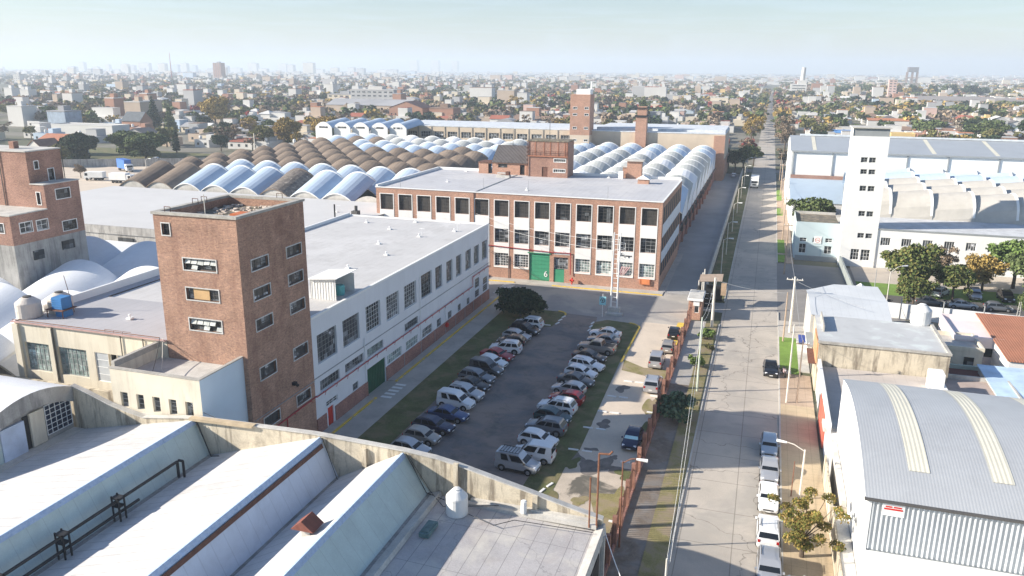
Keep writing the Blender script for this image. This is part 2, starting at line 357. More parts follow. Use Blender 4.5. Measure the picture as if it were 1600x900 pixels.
def slot_obj(o, mats):
    """give this object its own materials while it shares mesh data"""
    for i, m in enumerate(mats):
        if m is None: continue
        o.material_slots[i].link = 'OBJECT'; o.material_slots[i].material = m

def wall_open(mb, axis, c, u0, u1, z0, z1, ops, depth, out, top=None):
    """a wall face on plane axis=c with real recessed openings. axis 'X' or 'Y'; out = +1/-1 side that looks outward"""
    us = sorted({u0, u1, *[o[0] for o in ops], *[o[1] for o in ops]}); zs = sorted({z0, z1, *[o[2] for o in ops], *[o[3] for o in ops]})
    def P(u, z, d=0):
        return (c-out*d, u, z) if axis == 'X' else (u, c-out*d, z)
    for a, b in zip(us, us[1:]):
        for e, f in zip(zs, zs[1:]):
            um, zm = (a+b)/2, (e+f)/2
            if a < u0 or b > u1 or any(o[0] < um < o[1] and o[2] < zm < o[3] for o in ops): continue
            mb.face([P(a, e), P(b, e), P(b, f), P(a, f)])
    for o in ops:
        a, b, e, f = o[:4]
        mb.face([P(a, e), P(b, e), P(b, e, depth), P(a, e, depth)]); mb.face([P(a, f), P(b, f), P(b, f, depth), P(a, f, depth)])
        mb.face([P(a, e), P(a, f), P(a, f, depth), P(a, e, depth)]); mb.face([P(b, e), P(b, f), P(b, f, depth), P(b, e, depth)])
    return mb
def window(parent, axis, c, u0, u1, z0, z1, out, nu=3, nz=4, depth=.2, fr=None, gl=None, sub=True, name='window', t=.05, surround=None):
    """glazed window in an opening: frame with glazing bars, pane as sub-part"""
    fr = fr or steelG; gl = gl or glassD
    f = MB(); g = MB()
    def bx(mb, a, b, e, h, d0, d1):
        if axis == 'X': mb.box(c-out*d0, a, e, c-out*d1, b, h)
        else: mb.box(a, c-out*d0, e, b, c-out*d1, h)
    d0, d1 = depth-.06, depth
    w = t*1.3
    bx(f, u0, u1, z0, z0+w, d0, d1); bx(f, u0, u1, z1-w, z1, d0, d1); bx(f, u0, u0+w, z0+w, z1-w, d0, d1); bx(f, u1-w, u1, z0+w, z1-w, d0, d1)
    for i in range(1, nu):
        u = u0+(u1-u0)*i/nu; bx(f, u-t/2, u+t/2, z0+w, z1-w, d0, d1)
    for i in range(1, nz):
        z = z0+(z1-z0)*i/nz; bx(f, u0+w, u1-w, z-t/2, z+t/2, d0+.01, d1-.004)
    if surround:
        s_ = .09
        for q in ((u0-s_, u1+s_, z0-s_, z0), (u0-s_, u1+s_, z1, z1+s_), (u0-s_, u0, z0, z1), (u1, u1+s_, z0, z1)):
            f.mi(1); bx(f, q[0], q[1], q[2], q[3], -.05, .1)
    fo = f.build(name, [fr, surround or fr], parent)
    e = .03
    if axis == 'X': g.face([(c-out*(depth-e), u0, z0), (c-out*(depth-e), u1, z0), (c-out*(depth-e), u1, z1), (c-out*(depth-e), u0, z1)])
    else: g.face([(u0, c-out*(depth-e), z0), (u1, c-out*(depth-e), z0), (u1, c-out*(depth-e), z1), (u0, c-out*(depth-e), z1)])
    if sub:
        po = g.build('pane', gl, parent); po.parent = fo; po.location = (0, 0, 0)
    else:
        g.build('pane', gl, parent)
    return fo
def text_mesh(txt, size, m, loc, rot, parent=None, name='lettering', extrude=.01):
    cu = bpy.data.curves.new(name, 'FONT'); cu.body = txt; cu.size = size; cu.extrude = extrude; cu.align_x = 'CENTER'; cu.align_y = 'CENTER'
    t = bpy.data.objects.new(name, cu); COL.objects.link(t)
    dg = bpy.context.evaluated_depsgraph_get(); me = bpy.data.meshes.new_from_object(t.evaluated_get(dg))
    bpy.data.objects.remove(t); o = bpy.data.objects.new(name, me); COL.objects.link(o); me.materials.clear(); me.materials.append(m)
    off = parent.location if parent is not None else Vector((0, 0, 0))
    o.location = Vector(loc)-off; o.rotation_euler = rot
    if parent is not None: o.parent = parent
    return o

# ================================================================ GROUND, STREET, YARDS
def sheet(name, poly, z, m):
    b = MB(); b.face([(x, y, z) for x, y in poly]); return struct(name, b, m)
def rect(x0, y0, x1, y1): return [(x0, y0), (x1, y0), (x1, y1), (x0, y1)]
def arc(cx, cy, r, a0, a1, n=8): return [(cx+r*math.cos(R(a0+(a1-a0)*i/n)), cy+r*math.sin(R(a0+(a1-a0)*i/n))) for i in range(n+1)]
sheet('ground', [(16000*math.cos(i*math.pi/16), 16000*math.sin(i*math.pi/16)) for i in range(32)], 0, groundM)
sheet('factory_yard', rect(-66, -40, -8.7, 135), .004, roadA)
sheet('street', rect(-4.4, -40, 3.7, 1600), .012, concrete)
sheet('side_street', rect(3.7, 118, 22, 159), .008, roadC)
for i, y in enumerate((308, 430, 548, 668, 790, 915)): sheet('cross_street', rect(-420 if i else -7, y, 420, y+9), .008, roadC)
sheet('inner_lane', rect(-16.2, 130.4, -8.0, 300), .008, laneC)
sheet('gate_driveway', rect(-9.0, 121.6, -4.4, 127), .016, laneC)
sheet('fence_side_road', rect(-15.4, 67.5, -8.8, 113), .012, yardC)
sheet('bare_ground', rect(-17, 40, -8.8, 67.5), .012, dirtM)
sheet('parking_lot', [(-33.6, 49), (-17.4, 49), (-17.4, 104), (-21.9, 110.6), (-22.3, 113.2), (-27.2, 113.6), (-27.4, 110), (-33.6, 104)], .016, asphaltM)
sheet('grass_border', [(-36.9, 49), (-33.2, 49), (-33.2, 104.6), (-27.6, 106.5), (-27.2, 112.4), *arc(-28.6, 112.6, 1.5, 0, 90, 5), (-35.4, 114.1), (-36.9, 112.5)], .024, grassM)
sheet('grass_border', [(-18.3, 56), (-16.6, 56), (-15.5, 62), (-15.5, 66), (-15.0, 70), (-15.6, 95), (-15.3, 109.6), *arc(-17.6, 109.6, 2.3, 0, 90, 5), (-20.6, 112.3), (-22.1, 110.6), (-21.9, 106.2), (-18.0, 104)], .024, grassM)
sheet('dry_patch', [(-12.4, 62), (-10.2, 62.5), (-9.0, 64), (-8.9, 52), (-10.2, 50), (-10.6, 57)], .02, grassD)
sheet('dry_patch', [(-13.4, 56.4), (-12, 55.4), (-10.7, 56.5), (-11, 58.4), (-12.4, 58.8)], .021, grassD)
sheet('dry_patch', [(-14.9, 92.5), (-9.3, 90.6), (-9.2, 94.4), (-12.4, 94.2), (-15.2, 96.3)], .021, grassD)
sheet('workshop_path', rect(-39.6, -10, -36.9, 121), .012, walkM)
def slab(name, poly, z0, z1, m): b = MB(); b.prism(poly, z0, z1); return struct(name, b, m)
slab('workshop_sidewalk', rect(-41, 64.6, -39.95, 75.0), 0, .12, walkM)
slab('workshop_sidewalk', rect(-41, 80.2, -39.95, 118.5), 0, .12, walkM)
slab('yellow_kerb', rect(-39.95, 60, -39.7, 75.0), 0, .124, yellowP)
slab('yellow_kerb', rect(-39.95, 80.2, -39.7, 119.2), 0, .124, yellowP)
slab('front_sidewalk', rect(-45.4, 128.6, -14.5, 130.7), 0, .12, walkM)
for x0, x1 in ((-45.4, -40.2), (-33.4, -14.5)): slab('yellow_kerb', rect(x0, 128.3, x1, 128.6), 0, .124, yellowP)
slab('side_sidewalk', rect(-15.5, 130.7, -14.3, 160.5), 0, .1, walkM)
slab('yellow_kerb', rect(-15.55, 95.2, -15.3, 109.4), 0, .13, yellowP)
slab('yellow_kerb', [*arc(-17.6, 109.6, 2.35, 0, 80, 6), *reversed(arc(-17.6, 109.6, 2.1, 0, 80, 6))], 0, .13, yellowP)
slab('yellow_kerb', [*arc(-28.7, 112.6, 1.75, -5, 85, 6), *reversed(arc(-28.7, 112.6, 1.5, -5, 85, 6))], 0, .13, yellowP)
slab('yellow_paint', rect(-10.4, 102.5, -9.3, 114.5), .013, .02, yellowP)
slab('kerb', rect(-4.56, -20, -4.4, 115.3), 0, .13, kerbM); slab('kerb', rect(-4.56, 128, -4.4, 304), 0, .13, kerbM)
slab('verge', rect(-6.4, -20, -4.56, 115.3), 0, .11, grassD); slab('verge', rect(-7.5, 128, -4.56, 304), 0, .11, grassM)
slab('footpath', rect(-8.7, -20, -6.4, 90), 0, .06, dampM); slab('footpath', rect(-8.7, 90, -6.4, 116), 0, .07, walkM)
_wr = random.Random(2)
def blob(name, x, y, rx, ry, z, m, n=16):
    n = 40; ph = [_wr.uniform(0, 6.28) for _ in range(5)]; am = (.2, .14, .1, .07, .05)
    q = lambda t: .85+sum(a*math.sin((k+2)*t+p) for k, (a, p) in enumerate(zip(am, ph)))
    sheet(name, [(x+math.cos(2*math.pi*i/n)*rx*q(2*math.pi*i/n), y+math.sin(2*math.pi*i/n)*ry*q(2*math.pi*i/n)) for i in range(n)], z, m)
for i_, (x, y, rx, ry) in enumerate(((-13.8, 86.6, .8, 1.3), (-13.9, 76.3, .9, 1.2), (-15.4, 68.2, 1.4, 1.4), (-12.9, 67.0, 1.7, 1.9), (-14.0, 70.2, .8, .5), (-11.6, 69.2, .6, .5), (-10.6, 66.9, 1.5, 1.0))): blob('wet_patch', x, y, rx, ry, .018+i_*.0008, wetM)
for i_, (x, y, rx, ry) in enumerate(((-9.9, 82.6, .8, 3.2), (-9.8, 75.5, .7, 2.4), (-15.2, 66.8, .8, 1.5), (-9.9, 66.2, .9, 1.2), (-12.9, 60.4, .9, .9), (-9.8, 60, .9, 3.2), (-16.2, 75, 1.0, 3.5), (-16.4, 86, .9, 4), (-15.9, 60.5, 1.2, 3), (-30.2, 52, 2, 2))): blob('grass_patch', x, y, rx, ry, .026+i_*.0008, grassD if i_ in (0, 4, 5) else grassM)
for i_, (x, y, rx, ry) in enumerate(((-24.5, 72.6, .7, .5), (-25.5, 80, .5, .3), (-22.4, 101.6, .6, .4), (-24.0, 66.0, .5, .3))): blob('oil_patch', x, y, rx, ry, .022+i_*.0008, wetM)
slab('kerb', rect(3.7, -20, 3.86, 124.5), 0, .13, kerbM); slab('kerb', rect(3.7, 159, 3.86, 304), 0, .13, kerbM)
for n_, y0, y1, m in (('paved_sidewalk', -20, 60, tileM), ('paved_sidewalk', 60, 68.6, tileM), ('paved_sidewalk', 68.6, 87.6, tileM), ('paved_sidewalk', 87.6, 97.5, tileB)):
    slab(n_, rect(3.86, y0, 7.4, y1), 0, .12, m)
slab('lawn_strip', rect(3.86, 98.8, 6.1, 112), 0, .125, grassL); slab('lawn_strip', rect(5.2, 97.5, 6.3, 98.8), 0, .125, grassL)
slab('concrete_sidewalk', rect(6.1, 98.8, 7.4, 112), 0, .12, paleC); slab('concrete_sidewalk', rect(3.86, 97.5, 5.2, 98.8), 0, .12, paleC); slab('concrete_sidewalk', rect(3.86, 112, 7.4, 120), 0, .12, walkM)
for y0, y1 in ((160, 166.5), (168, 182), (214, 226), (240, 262)): slab('lawn_strip', rect(3.86, y0, 5.3, y1), 0, .125, grassL)
slab('concrete_sidewalk', rect(5.3, 159, 6.8, 304), 0, .12, tileB)
for y0, y1 in ((166.5, 168), (182, 214), (226, 240)): slab('concrete_sidewalk', rect(3.86, y0, 5.3, y1), 0, .115, tileB)
# painted marks
b = MB()
for i in range(7): b.face([(-41.6+i*.0-.0, 121.0+i*.9, .02), (-39.6, 121.0+i*.9, .02), (-39.6, 121.5+i*.9, .02), (-41.6, 121.5+i*.9, .02)])
o = struct('zebra_crossing', b, lineW)
b = MB()
for i in range(5): b.face([(-39.5, 75.4+i*.95, .02), (-38.2, 75.4+i*.95, .02), (-38.2, 75.9+i*.95, .02), (-39.5, 75.9+i*.95, .02)])
struct('loading_mark', b, lineW)
# white parking stop bars, laid on the ground
def bar(x, y, a, ln=1.0):
    m = MB(); m.box(-ln/2, -.11, 0, ln/2, .11, .1); o = m.build('parking_stop', lineW); o.location = (x, y, .012); o.rotation_euler = (0, 0, a); return o
spots = [(-27.2+.0, 108.2, 1.3), (-27.2, 109.9, 1.3), (-27.1, 111.6, 1.3), (-28.4, 106.9, 0), (-22.1, 106.6, 1.4), (-22.2, 108.3, 1.4), (-22.3, 110.0, 1.4)]
lb = ['{} white painted bar of the lot entrance edge by the {}'.format(a, w) for a, w in (('nearest', 'dark shrub island'), ('middle', 'dark shrub island'), ('farthest', 'dark shrub island'))]
lb += ['single white bar lying across the end of the left car row']
lb += ['{} white painted bar beside the lattice tower island'.format(a) for a in ('nearest', 'middle', 'farthest')]
for (x, y, a), l in zip(spots, lb): tag(bar(x, y, a), l, 'parking stop', 'white bars edging the parking lot')
pr = [(-15.6, 69.6), (-15.3, 74.9), (-14.7, 79.4), (-14.5, 83.9), (-13.5, 89.0)]
for i, (x, y) in enumerate(pr):
    for k in range(2):
        tag(bar(x+k*1.35, y+k*.05, .03), '{} bar of the {} pair of white bars by the right grass strip'.format(('left', 'right')[k], ('nearest', 'second', 'third', 'fourth', 'farthest')[i]), 'parking stop', 'white bars edging the parking lot')
for i, (x, y) in enumerate(((-10.3, 68.6), (-9.6, 80.8), (-9.9, 85.5), (-9.4, 58.0))):
    tag(bar(x, y, 0, .9), 'white bar by the rust fence, number {} counted from the gatehouse'.format(4-i) if False else ('white bar behind the navy car by the rust fence', 'white bar in the sun beside the rust fence foot', 'white bar just behind the silver minivan', 'white bar at the near end of the rust fence')[i], 'parking stop', 'white bars edging the parking lot')
for i, (x, y, a) in enumerate(((-24.3, 60.7, 0), (-22.2, 60.1, 0), (-20.2, 59.6, -.1), (-18.6, 58.9, 0), (-16.9, 58.2, 0), (-16.0, 62.2, 1.2), (-16.4, 61.0, 1.3), (-14.8, 57.3, 0))):
    tag(bar(x, y, a, .85), 'white kerb bar {}, lot end near the wall'.format(('farthest left', 'second from left', 'in the middle', 'right of the middle', 'on the grass edge', 'under the roof rack van nose', 'in front of the roof rack van', 'alone on the dirt')[i]), 'parking stop', 'white bars edging the parking lot')

# ================================================================ FACTORY BUILDINGS
# ---- long white workshop with the east facade on X=-41
AX = -41.0
t = thing('workshop', 'long white two storey workshop with tall grid windows and red pipe', 'building', (-41, 90, 0))
up = [(65.4, 69.2, 7.35, 10.4), (70.5, 74.1, 7.35, 10.35), (75.65, 79.15, 7.35, 10.4), (80.7, 84.1, 7.2, 10.2), (85.6, 89.2, 7.2, 10.2), (90.7, 94.15, 7.2, 10.35), (95.4, 97.8, 7.2, 10.3), (99.3, 101.6, 7.15, 10.2), (102.95, 105.1, 7.15, 10.2), (106.7, 109.1, 7.15, 10.15), (110.3, 112.6, 7.15, 10.1), (113.95, 116.35, 7.15, 10.1)]
mid = [(65.5, 69.4, 4.35, 5.5), (70.6, 74.7, 4.4, 5.45), (75.6, 79.6, 4.4, 5.45), (85.5, 89.5, 4.35, 5.4)]
low = [(80.45, 84.4, 1.78, 3.0), (85.7, 89.25, 1.78, 2.98), (90.7, 93.95, 1.78, 3.05), (95.6, 97.1, 1.78, 2.9), (99.6, 101.0, 1.78, 2.85), (103.4, 104.65, 1.78, 2.85), (107.1, 108.3, 1.78, 2.8), (72.0, 73.25, 1.8, 2.65), (66.45, 68.7, 2.25, 2.85)]
lou = [(110.7, 112.6, 3.4, 4.9), (110.7, 112.6, 1.9, 3.05), (114.3, 116.35, 3.05, 4.15), (114.3, 116.35, 1.9, 2.95)]
gate = (75.4, 79.9, 0, 3.12); dr = (66.65, 67.8, 0, 2.1)
w = MB(); wall_open(w, 'X', AX, 64.5, 117.1, 0, 12.3, up+mid+low+lou+[gate, dr], .28, 1)
w.face([(-65.6, 117.1, 0), (-41, 117.1, 0), (-41, 117.1, 12.3), (-65.6, 117.1, 12.3)])
w.face([(-65.6, 64.5, 0), (-41, 64.5, 0), (-41, 64.5, 12.3), (-65.6, 64.5, 12.3)])
w.build('wall', whiteW, t)
b = MB(); b.face([(-65.6, 64.5, 12.32), (-41.1, 64.5, 12.32), (-41.1, 117.1, 12.32), (-65.6, 117.1, 12.32)]); b.build('roof', roofW, t)
b = MB(); b.box(-41.25, 64.5, 12.3, -40.93, 117.2, 12.55); b.box(-65.6, 116.85, 12.3, -41.25, 117.15, 12.5); b.box(-65.9, 101, 12.25, -65.6, 117.15, 12.75); b.build('parapet', whiteP, t)
gl = [glassM, glassM, glassD, glassM, glassM, glassD, glassM, glassM, glassM, glassM, glassM, glassM]
for k, (a, c, e, f) in enumerate(up): window(t, 'X', AX, a, c, e, f, 1, 6 if c-a > 3 else 4, 6, .28, whiteP if k in (2, 3, 4) else steelG, gl[k], t=.035)
for k, (a, c, e, f) in enumerate(mid): window(t, 'X', AX, a, c, e, f, 1, 7, 2, .22, steelG, glassM if k != 2 else glassG)
for k, (a, c, e, f) in enumerate(low): window(t, 'X', AX, a, c, e, f, 1, 7 if c-a > 2.4 else 3, 2, .16, whiteP if k in (0, 1, 2, 8) else steelG, glassG if k in (1, 0) else glassM, t=.05)
for a, c, e, f in lou: window(t, 'X', AX, a, c, e, f, 1, 3, 3, .14, steelG, glassD)
b = MB(); b.box(AX-.2, gate[0], 0, AX-.12, gate[1], 3.12)
for i in range(11): b.box(AX-.12, gate[0]+.2+i*.4, 0.05, AX-.1, gate[0]+.26+i*.4, 3.05)
b.build('gate', greenK, t)
b = MB(); b.box(AX-.2, dr[0], 0, AX-.12, dr[1], 2.1); d_ = b.build('door', redD, t)
b = MB(); b.box(AX-.12, dr[0]+.15, .95, AX-.06, dr[0]+.2, 1.15); h_ = b.build('handle', steelD, t); h_.parent = d_; h_.location = (0, 0, 0)
b = MB(); segs = [(64.5, 66.3), (68.1, 75.3), (80.0, 117.1)]
tops = lambda y: 1.75
for a, c in segs: b.box(AX, a, 0, AX+.1, c, 1.75)
b.build('brick_dado', brickD, t)
b = MB()
for y in (84.9, 90.0, 94.6, 98.4, 102.2, 106, 109.7, 113.4): b.box(AX+.1, y-.04, 0, AX+.13, y+.04, 1.75)
b.box(AX+.003, 64.5, 6.05, AX+.05, 117.1, 6.15)
b.build('dado_joint', greyTrim, t)
b = MB(); b.path([(AX+.22, 64.4, 4.28), (AX+.22, 109.2, 4.22), (AX+.22, 109.2, 5.7), (AX+.22, 117.1, 5.72)], .06)
for i in range(22):
    y = 66+i*2.3
    z = 4.25 if y < 109 else 5.7
    b.tube((AX, y, z-.02), (AX+.34, y, z-.02), .03, .03, 5); b.tube((AX+.3, y-.16, z-.3), (AX+.3, y, z), .025, .025, 5)
b.build('fire_pipe', redPipe, t)
for y, zt in ((74.9, 7.1), (90.05, 10.5), (98.45, 4.1)):
    b = MB(); b.tube((AX+.1, y, 1.8), (AX+.1, y, zt), .045, .045, 6); b.build('downpipe', whiteP, t)
o = MB(); o.tube((AX+.1, 98.6, 1.35), (AX+.4, 98.6, 1.35), .34, .34, 14); o.tube((AX+.4, 98.6, 1.35), (AX+.46, 98.6, 1.35), .12, .12, 8); o = o.build('hose_reel', redD, origin=(-40.8, 98.6, 0))
tag(o, 'round red hose reel on the brick base of the white workshop', 'hose reel')
# electrical clutter on roofs: small white vent caps
def cap(x, y, z, label, name='roof_vent', h=.35, cat='vent', m=None, tall=False):
    b = MB(); b.box(-.26, -.26, 0, .26, .26, .16); b.tube((0, 0, .16), (0, 0, h+.05), .08, .08, 8); b.tube((0, 0, h+.05), (0, 0, h+.14), .15, .12, 8)
    if tall: b.tube((.5, 0, 0), (.5, 0, 1.3), .03, .03, 5); b.tube((.1, 0, 1.25), (.9, 0, 1.25), .025, .025, 5)
    o = b.build(name, m or whiteP); o.location = (x, y, z); return tag(o, label, cat, 'small vents on the flat roofs')
for x, y, l, tl in ((-47.4, 104.6, 'small white vent with an aerial, nearest the roof shed', True), (-50.7, 98.2, 'small white vent in the middle of the long white roof', False), (-53.9, 108.2, 'small white vent on the long roof, toward the factory hall', False), (-46.6, 92.3, 'small white vent halfway between the roof shed and brick factory', False), (-57.2, 88.2, 'small white vent with an aerial close to the brick tower', True), (-47.8, 84.2, 'low white vent left of the corrugated roof shed', False), (-58.7, 80.4, 'white vent behind the big brick tower on the long roof', False), (-44.0, 110.0, 'white vent near the far end of the long white roof', True), (-59.8, 112.0, 'white vent by the far parapet of the long roof', False), (-52.6, 114.8, 'small vent beside the far parapet of the long roof', True)):
    cap(x, y, 12.33, l, tall=tl)
# roof step line seen as thin dark joint
# shed on the roof with teal drum
t = thing('roof_shed', 'white corrugated shed with one open side at the workshop roof edge', 'shed', (-43.3, 73.5, 12.33))
b = MB(); b.box(-45.0, 71.2, 12.33, -44.95, 75.2, 14.4); b.box(-45.0, 71.2, 12.33, -42.0, 71.25, 14.6); b.box(-45, 75.2, 12.33, -42, 75.25, 14.4)
b.box(-45.0, 71.25, 14.0, -44.95, 75.2, 14.5)
for i in range(9): b.box(-44.9+i*.33, 71.16, 12.35, -44.84+i*.33, 71.2, 14.5)
b.build('wall', whiteP, t)
b = MB(); b.extr([(-45.2, 70.9, 14.45), (-41.7, 70.9, 14.75), (-41.7, 70.9, 14.81), (-45.2, 70.9, 14.51)], (0, 4.6, 0)); b.build('roof', whiteP, t)
b = MB(); b.lathe([(.5, 12.34), (.55, 12.6), (.55, 13.3), (.45, 13.45)], -42.8, 73.4, 16); o = b.build('water_drum', mat('teal_drum', (.12, .42, .42), .5), origin=(-42.8, 73.4, 12.34))
tag(o, 'teal drum standing inside the white roof shed', 'drum')

# ---- brick tower
t = thing('brick_tower', 'tall square brick tower with broken strip windows and weedy roof', 'tower', (-45, 59, 0))
x0, x1, y0, y1, zt = -49.3, -41.0, 54.4, 64.5, 24.0
fw_ = [(-46.65, -43.35, 19.35, 20.35), (-46.65, -43.35, 16.7, 17.75), (-46.65, -43.35, 13.95, 15.0), (-48.5, -47.7, 22.25, 23.25)]
rw_ = [(a, c, e, f) for a, c in ((55.95, 58.35), (61.25, 63.65)) for e, f in ((19.25, 20.2), (16.6, 17.6), (13.85, 14.85), (9.28, 10.4), (4.55, 5.6))]
w = MB(); wall_open(w, 'Y', y0, x0, x1, 0, zt, fw_, .3, -1); wall_open(w, 'X', x1, y0, y1, 0, zt, rw_, .3, 1)
w.face([(x0, y1, 0), (x1, y1, 0), (x1, y1, zt), (x0, y1, zt)]); w.face([(x0, y0, 0), (x0, y1, 0), (x0, y1, zt), (x0, y0, zt)])
i = .38
w.face([(x0+i, y0+i, zt-.85), (x1-i, y0+i, zt-.85), (x1-i, y0+i, zt), (x0+i, y0+i, zt)]); w.face([(x0+i, y1-i, zt-.85), (x1-i, y1-i, zt-.85), (x1-i, y1-i, zt), (x0+i, y1-i, zt)])
w.face([(x0+i, y0+i, zt-.85), (x0+i, y1-i, zt-.85), (x0+i, y1-i, zt), (x0+i, y0+i, zt)]); w.face([(x1-i, y0+i, zt-.85), (x1-i, y1-i, zt-.85), (x1-i, y1-i, zt), (x1-i, y0+i, zt)])
w.build('wall', brickT, t)
b = MB(); b.face([(x0+i, y0+i, zt-.7), (x1-i, y0+i, zt-.7), (x1-i, y1-i, zt-.7), (x0+i, y1-i, zt-.7)]); b.build('roof', mossRoof, t)
b = MB(); b.box(x0-.12, y0-.12, zt, x1+.12, y0+.4, zt+.22); b.box(x0-.12, y1-.4, zt, x1+.12, y1+.12, zt+.22); b.box(x0-.12, y0+.4, zt, x0+.4, y1-.4, zt+.22); b.box(x1-.4, y0+.4, zt, x1+.12, y1-.4, zt+.22)
b.build('coping', copingM, t)
for k, (a, c, e, f) in enumerate(fw_): window(t, 'Y', y0, a, c, e, f, -1, 5 if k < 3 else 2, 2, .26, steelD, glassD if k != 1 else glassM, surround=frameS)
for a, c, e, f in rw_: window(t, 'X', x1, a, c, e, f, 1, 3, 2, .26, steelD, glassM, surround=frameS)
b = MB(); b.box(-46.0-.0, y0+.12, 16.75, -44.4, y0+.2, 17.7); b.build('boarded_panel', mat('plywood', (.55, .36, .18), .8), t)
rng = random.Random(3)
for k in range(18):
    b = MB()
    wx = ((19.35, 20.35), (13.95, 15.0))[k % 2]; col_ = (k//2) % 5; rw2 = k % 3 != 0
    if rng.random() < .3: continue
    x = -46.58+col_*.65; z = wx[0]+.08+(.46 if rw2 else 0); an = rng.uniform(-.06, .06)
    b.face([(x, y0+.02, z), (x+.58, y0+.02, z+an), (x+.58, y0+.2, z+.36+an), (x, y0+.2, z+.36)])
    b.build('broken_sash', mat('bent_sash', (.45, .47, .45), .5, .3, 3), t)
b = MB()
for k in range(150):
    x = rng.uniform(x0+.5, x1-.8); y = rng.uniform(y0+.5, y1-.6); s_ = rng.uniform(.08, .5)
    b.extr([(x, y, zt-.7), (x+s_, y+rng.uniform(-.2, .2), zt-.7), (x+s_*.8, y+s_*.7, zt-.68), (x-.1, y+s_*.5, zt-.7)], (0, 0, rng.uniform(.03, .2)))
b.build('roof_rubble', rubW, t)['kind'] = 'stuff'
b = MB(); b.box(-44.6, 58.4, zt-.7, -43.2, 59.9, zt-.4); b.build('tile_stack', orangeM, t)
b = MB(); b.tube((-44.9, 55.6, zt-.7), (-44.9, 55.6, zt+1.7), .05, .04, 6); b.build('mast', poleW, t)
b = MB()
for x, y in ((-48.2, 54.6), (-43.6, 64.2), (-48.9, 59.0), (-48.9, 60.2)): b.path([(x, y, zt+.2), (x, y, zt+.65), (x+.6, y, zt+.65), (x+.6, y, zt+.2)], .03, 5)
b.build('roof_rail', rustD, t)
for y in (57.6,):
    b = MB(); b.box(x1, 60.6, 7.0, x1+.35, 61.0, 7.3); b.tube((x1+.3, 60.8, 7.2), (x1+.6, 60.7, 7.0), .12, .16, 8); b.build('floodlight', trimM, t)
b = MB(); b.path([(x1+.12, 55.2, 4.1), (x1+.12, 64.5, 4.3)], .07); b.path([(x1+.12, 59.3, 0), (x1+.12, 59.3, 4.2)], .06)
for y in (57, 60.6, 63.6): b.tube((x1, y, 4.1), (x1+.3, y, 4.1), .035, .035, 5)
b.build('fire_pipe', redPipe, t)
b = MB(); b.path([(x1+.06, 54.6, 5.95), (x1+.06, 64.5, 5.98)], .035); b.build('conduit', greyTrim, t)

# ---- annex in front of the tower
t = thing('annex', 'cream annex with a row of five slot windows against the brick tower', 'building', (-46, 51.5, 0))
ax0, ax1, ay0, ay1, az = -50.4, -41.5, 48.75, 54.4, 11.95
ow = [(-49.6+k*1.62, -48.85+k*1.62, 8.6, 9.95) for k in range(5)]
w = MB(); wall_open(w, 'Y', ay0, ax0, ax1, 0, az, ow, .3, -1); w.face([(ax0, ay0, 0), (ax0, ay1, 0), (ax0, ay1, az), (ax0, ay0, az)])
w.face([(ax0+.3, ay0+.3, az-1), (ax1-.25, ay0+.3, az-1), (ax1-.25, ay0+.3, az), (ax0+.3, ay0+.3, az)]); w.face([(ax0+.3, ay0, az-1.4), (ax0+.3, ay1, az-1.4), (ax0+.3, ay1, az), (ax0+.3, ay0, az)])
w.build('wall', creamW, t)
b = MB(); b.face([(ax1, ay0, 0), (ax1, ay1, 0), (ax1, ay1, az), (ax1, ay0, az)]); b.build('side_wall', blueW, t)
b = MB(); b.face([(ax0+.3, ay0+.3, az-.95), (ax1-.25, ay0+.3, az-.95), (ax1-.25, ay1, az-.95), (ax0+.3, ay1, az-.95)]); b.build('roof', paleC, t)
b = MB(); b.box(ax0-.05, ay0-.05, az, ax1+.05, ay0+.3, az+.1); b.box(ax1-.25, ay0+.3, az, ax1+.05, ay1, az+.1); b.box(ax0-.05, ay0+.3, az, ax0+.3, ay1-.01, az+.5); b.build('coping', copingM, t)
for k, (a, c, e, f) in enumerate(ow): window(t, 'Y', ay0, a, c, e, f, -1, 1, (4, 3, 3, 4, 2)[k], .26, steelG, glassM)
b = MB(); b.box(ax0+.2, ay0-.25, 8.2, ax1-.8, ay0, 8.35); b.build('ledge', paleC, t)

# ---- wing with large green glazed windows
t = thing('wing', 'cream factory wing with big greenish grid windows and a flat grey roof', 'building', (-58, 58, 0))
ow = [(-66.1, -63.1, 7.8, 10.65), (-62.15, -58.7, 7.8, 10.6), (-57.75, -56.2, 7.7, 10.55), (-56.15, -55.2, 7.7, 10.55), (-55.15, -53.6, 7.7, 10.55)]
w = MB(); wall_open(w, 'Y', 54.4, -67.0, -49.35, 0, 12.65, ow, .35, -1); w.face([(-67, 54.4, 0), (-67, 101, 0), (-67, 101, 12.0), (-67, 54.4, 12.65)])
w.box(-67.1, 54.15, 0, -66.4, 54.4, 12.4)
w.box(-62.9, 54.2, 6.9, -62.4, 54.4, 12.4)
w.build('wall', creamW, t)
b = MB(); b.face([(-67, 54.4, 12.55), (-49.3, 54.4, 12.55), (-49.3, 64.5, 12.45), (-67, 64.5, 12.45)]); b.face([(-67, 64.5, 12.45), (-65.6, 64.5, 12.45), (-65.6, 101, 12.3), (-67, 101, 12.3)]); b.build('roof', roofG, t)
b = MB(); b.box(-67.2, 57.8, 12.2, -66.95, 101, 13.25); b.build('parapet', whiteP, t)
b = MB(); b.box(-67.15, 54.15, 12.58, -49.32, 54.4, 12.68); b.build('coping', mat('pink_coping', (.5, .33, .3), .9, .2, 1.5), t)
window(t, 'Y', 54.4, *ow[0], -1, 6, 5, .3, steelG, glassG, t=.045); window(t, 'Y', 54.4, *ow[1], -1, 7, 5, .3, steelG, glassG, t=.045)
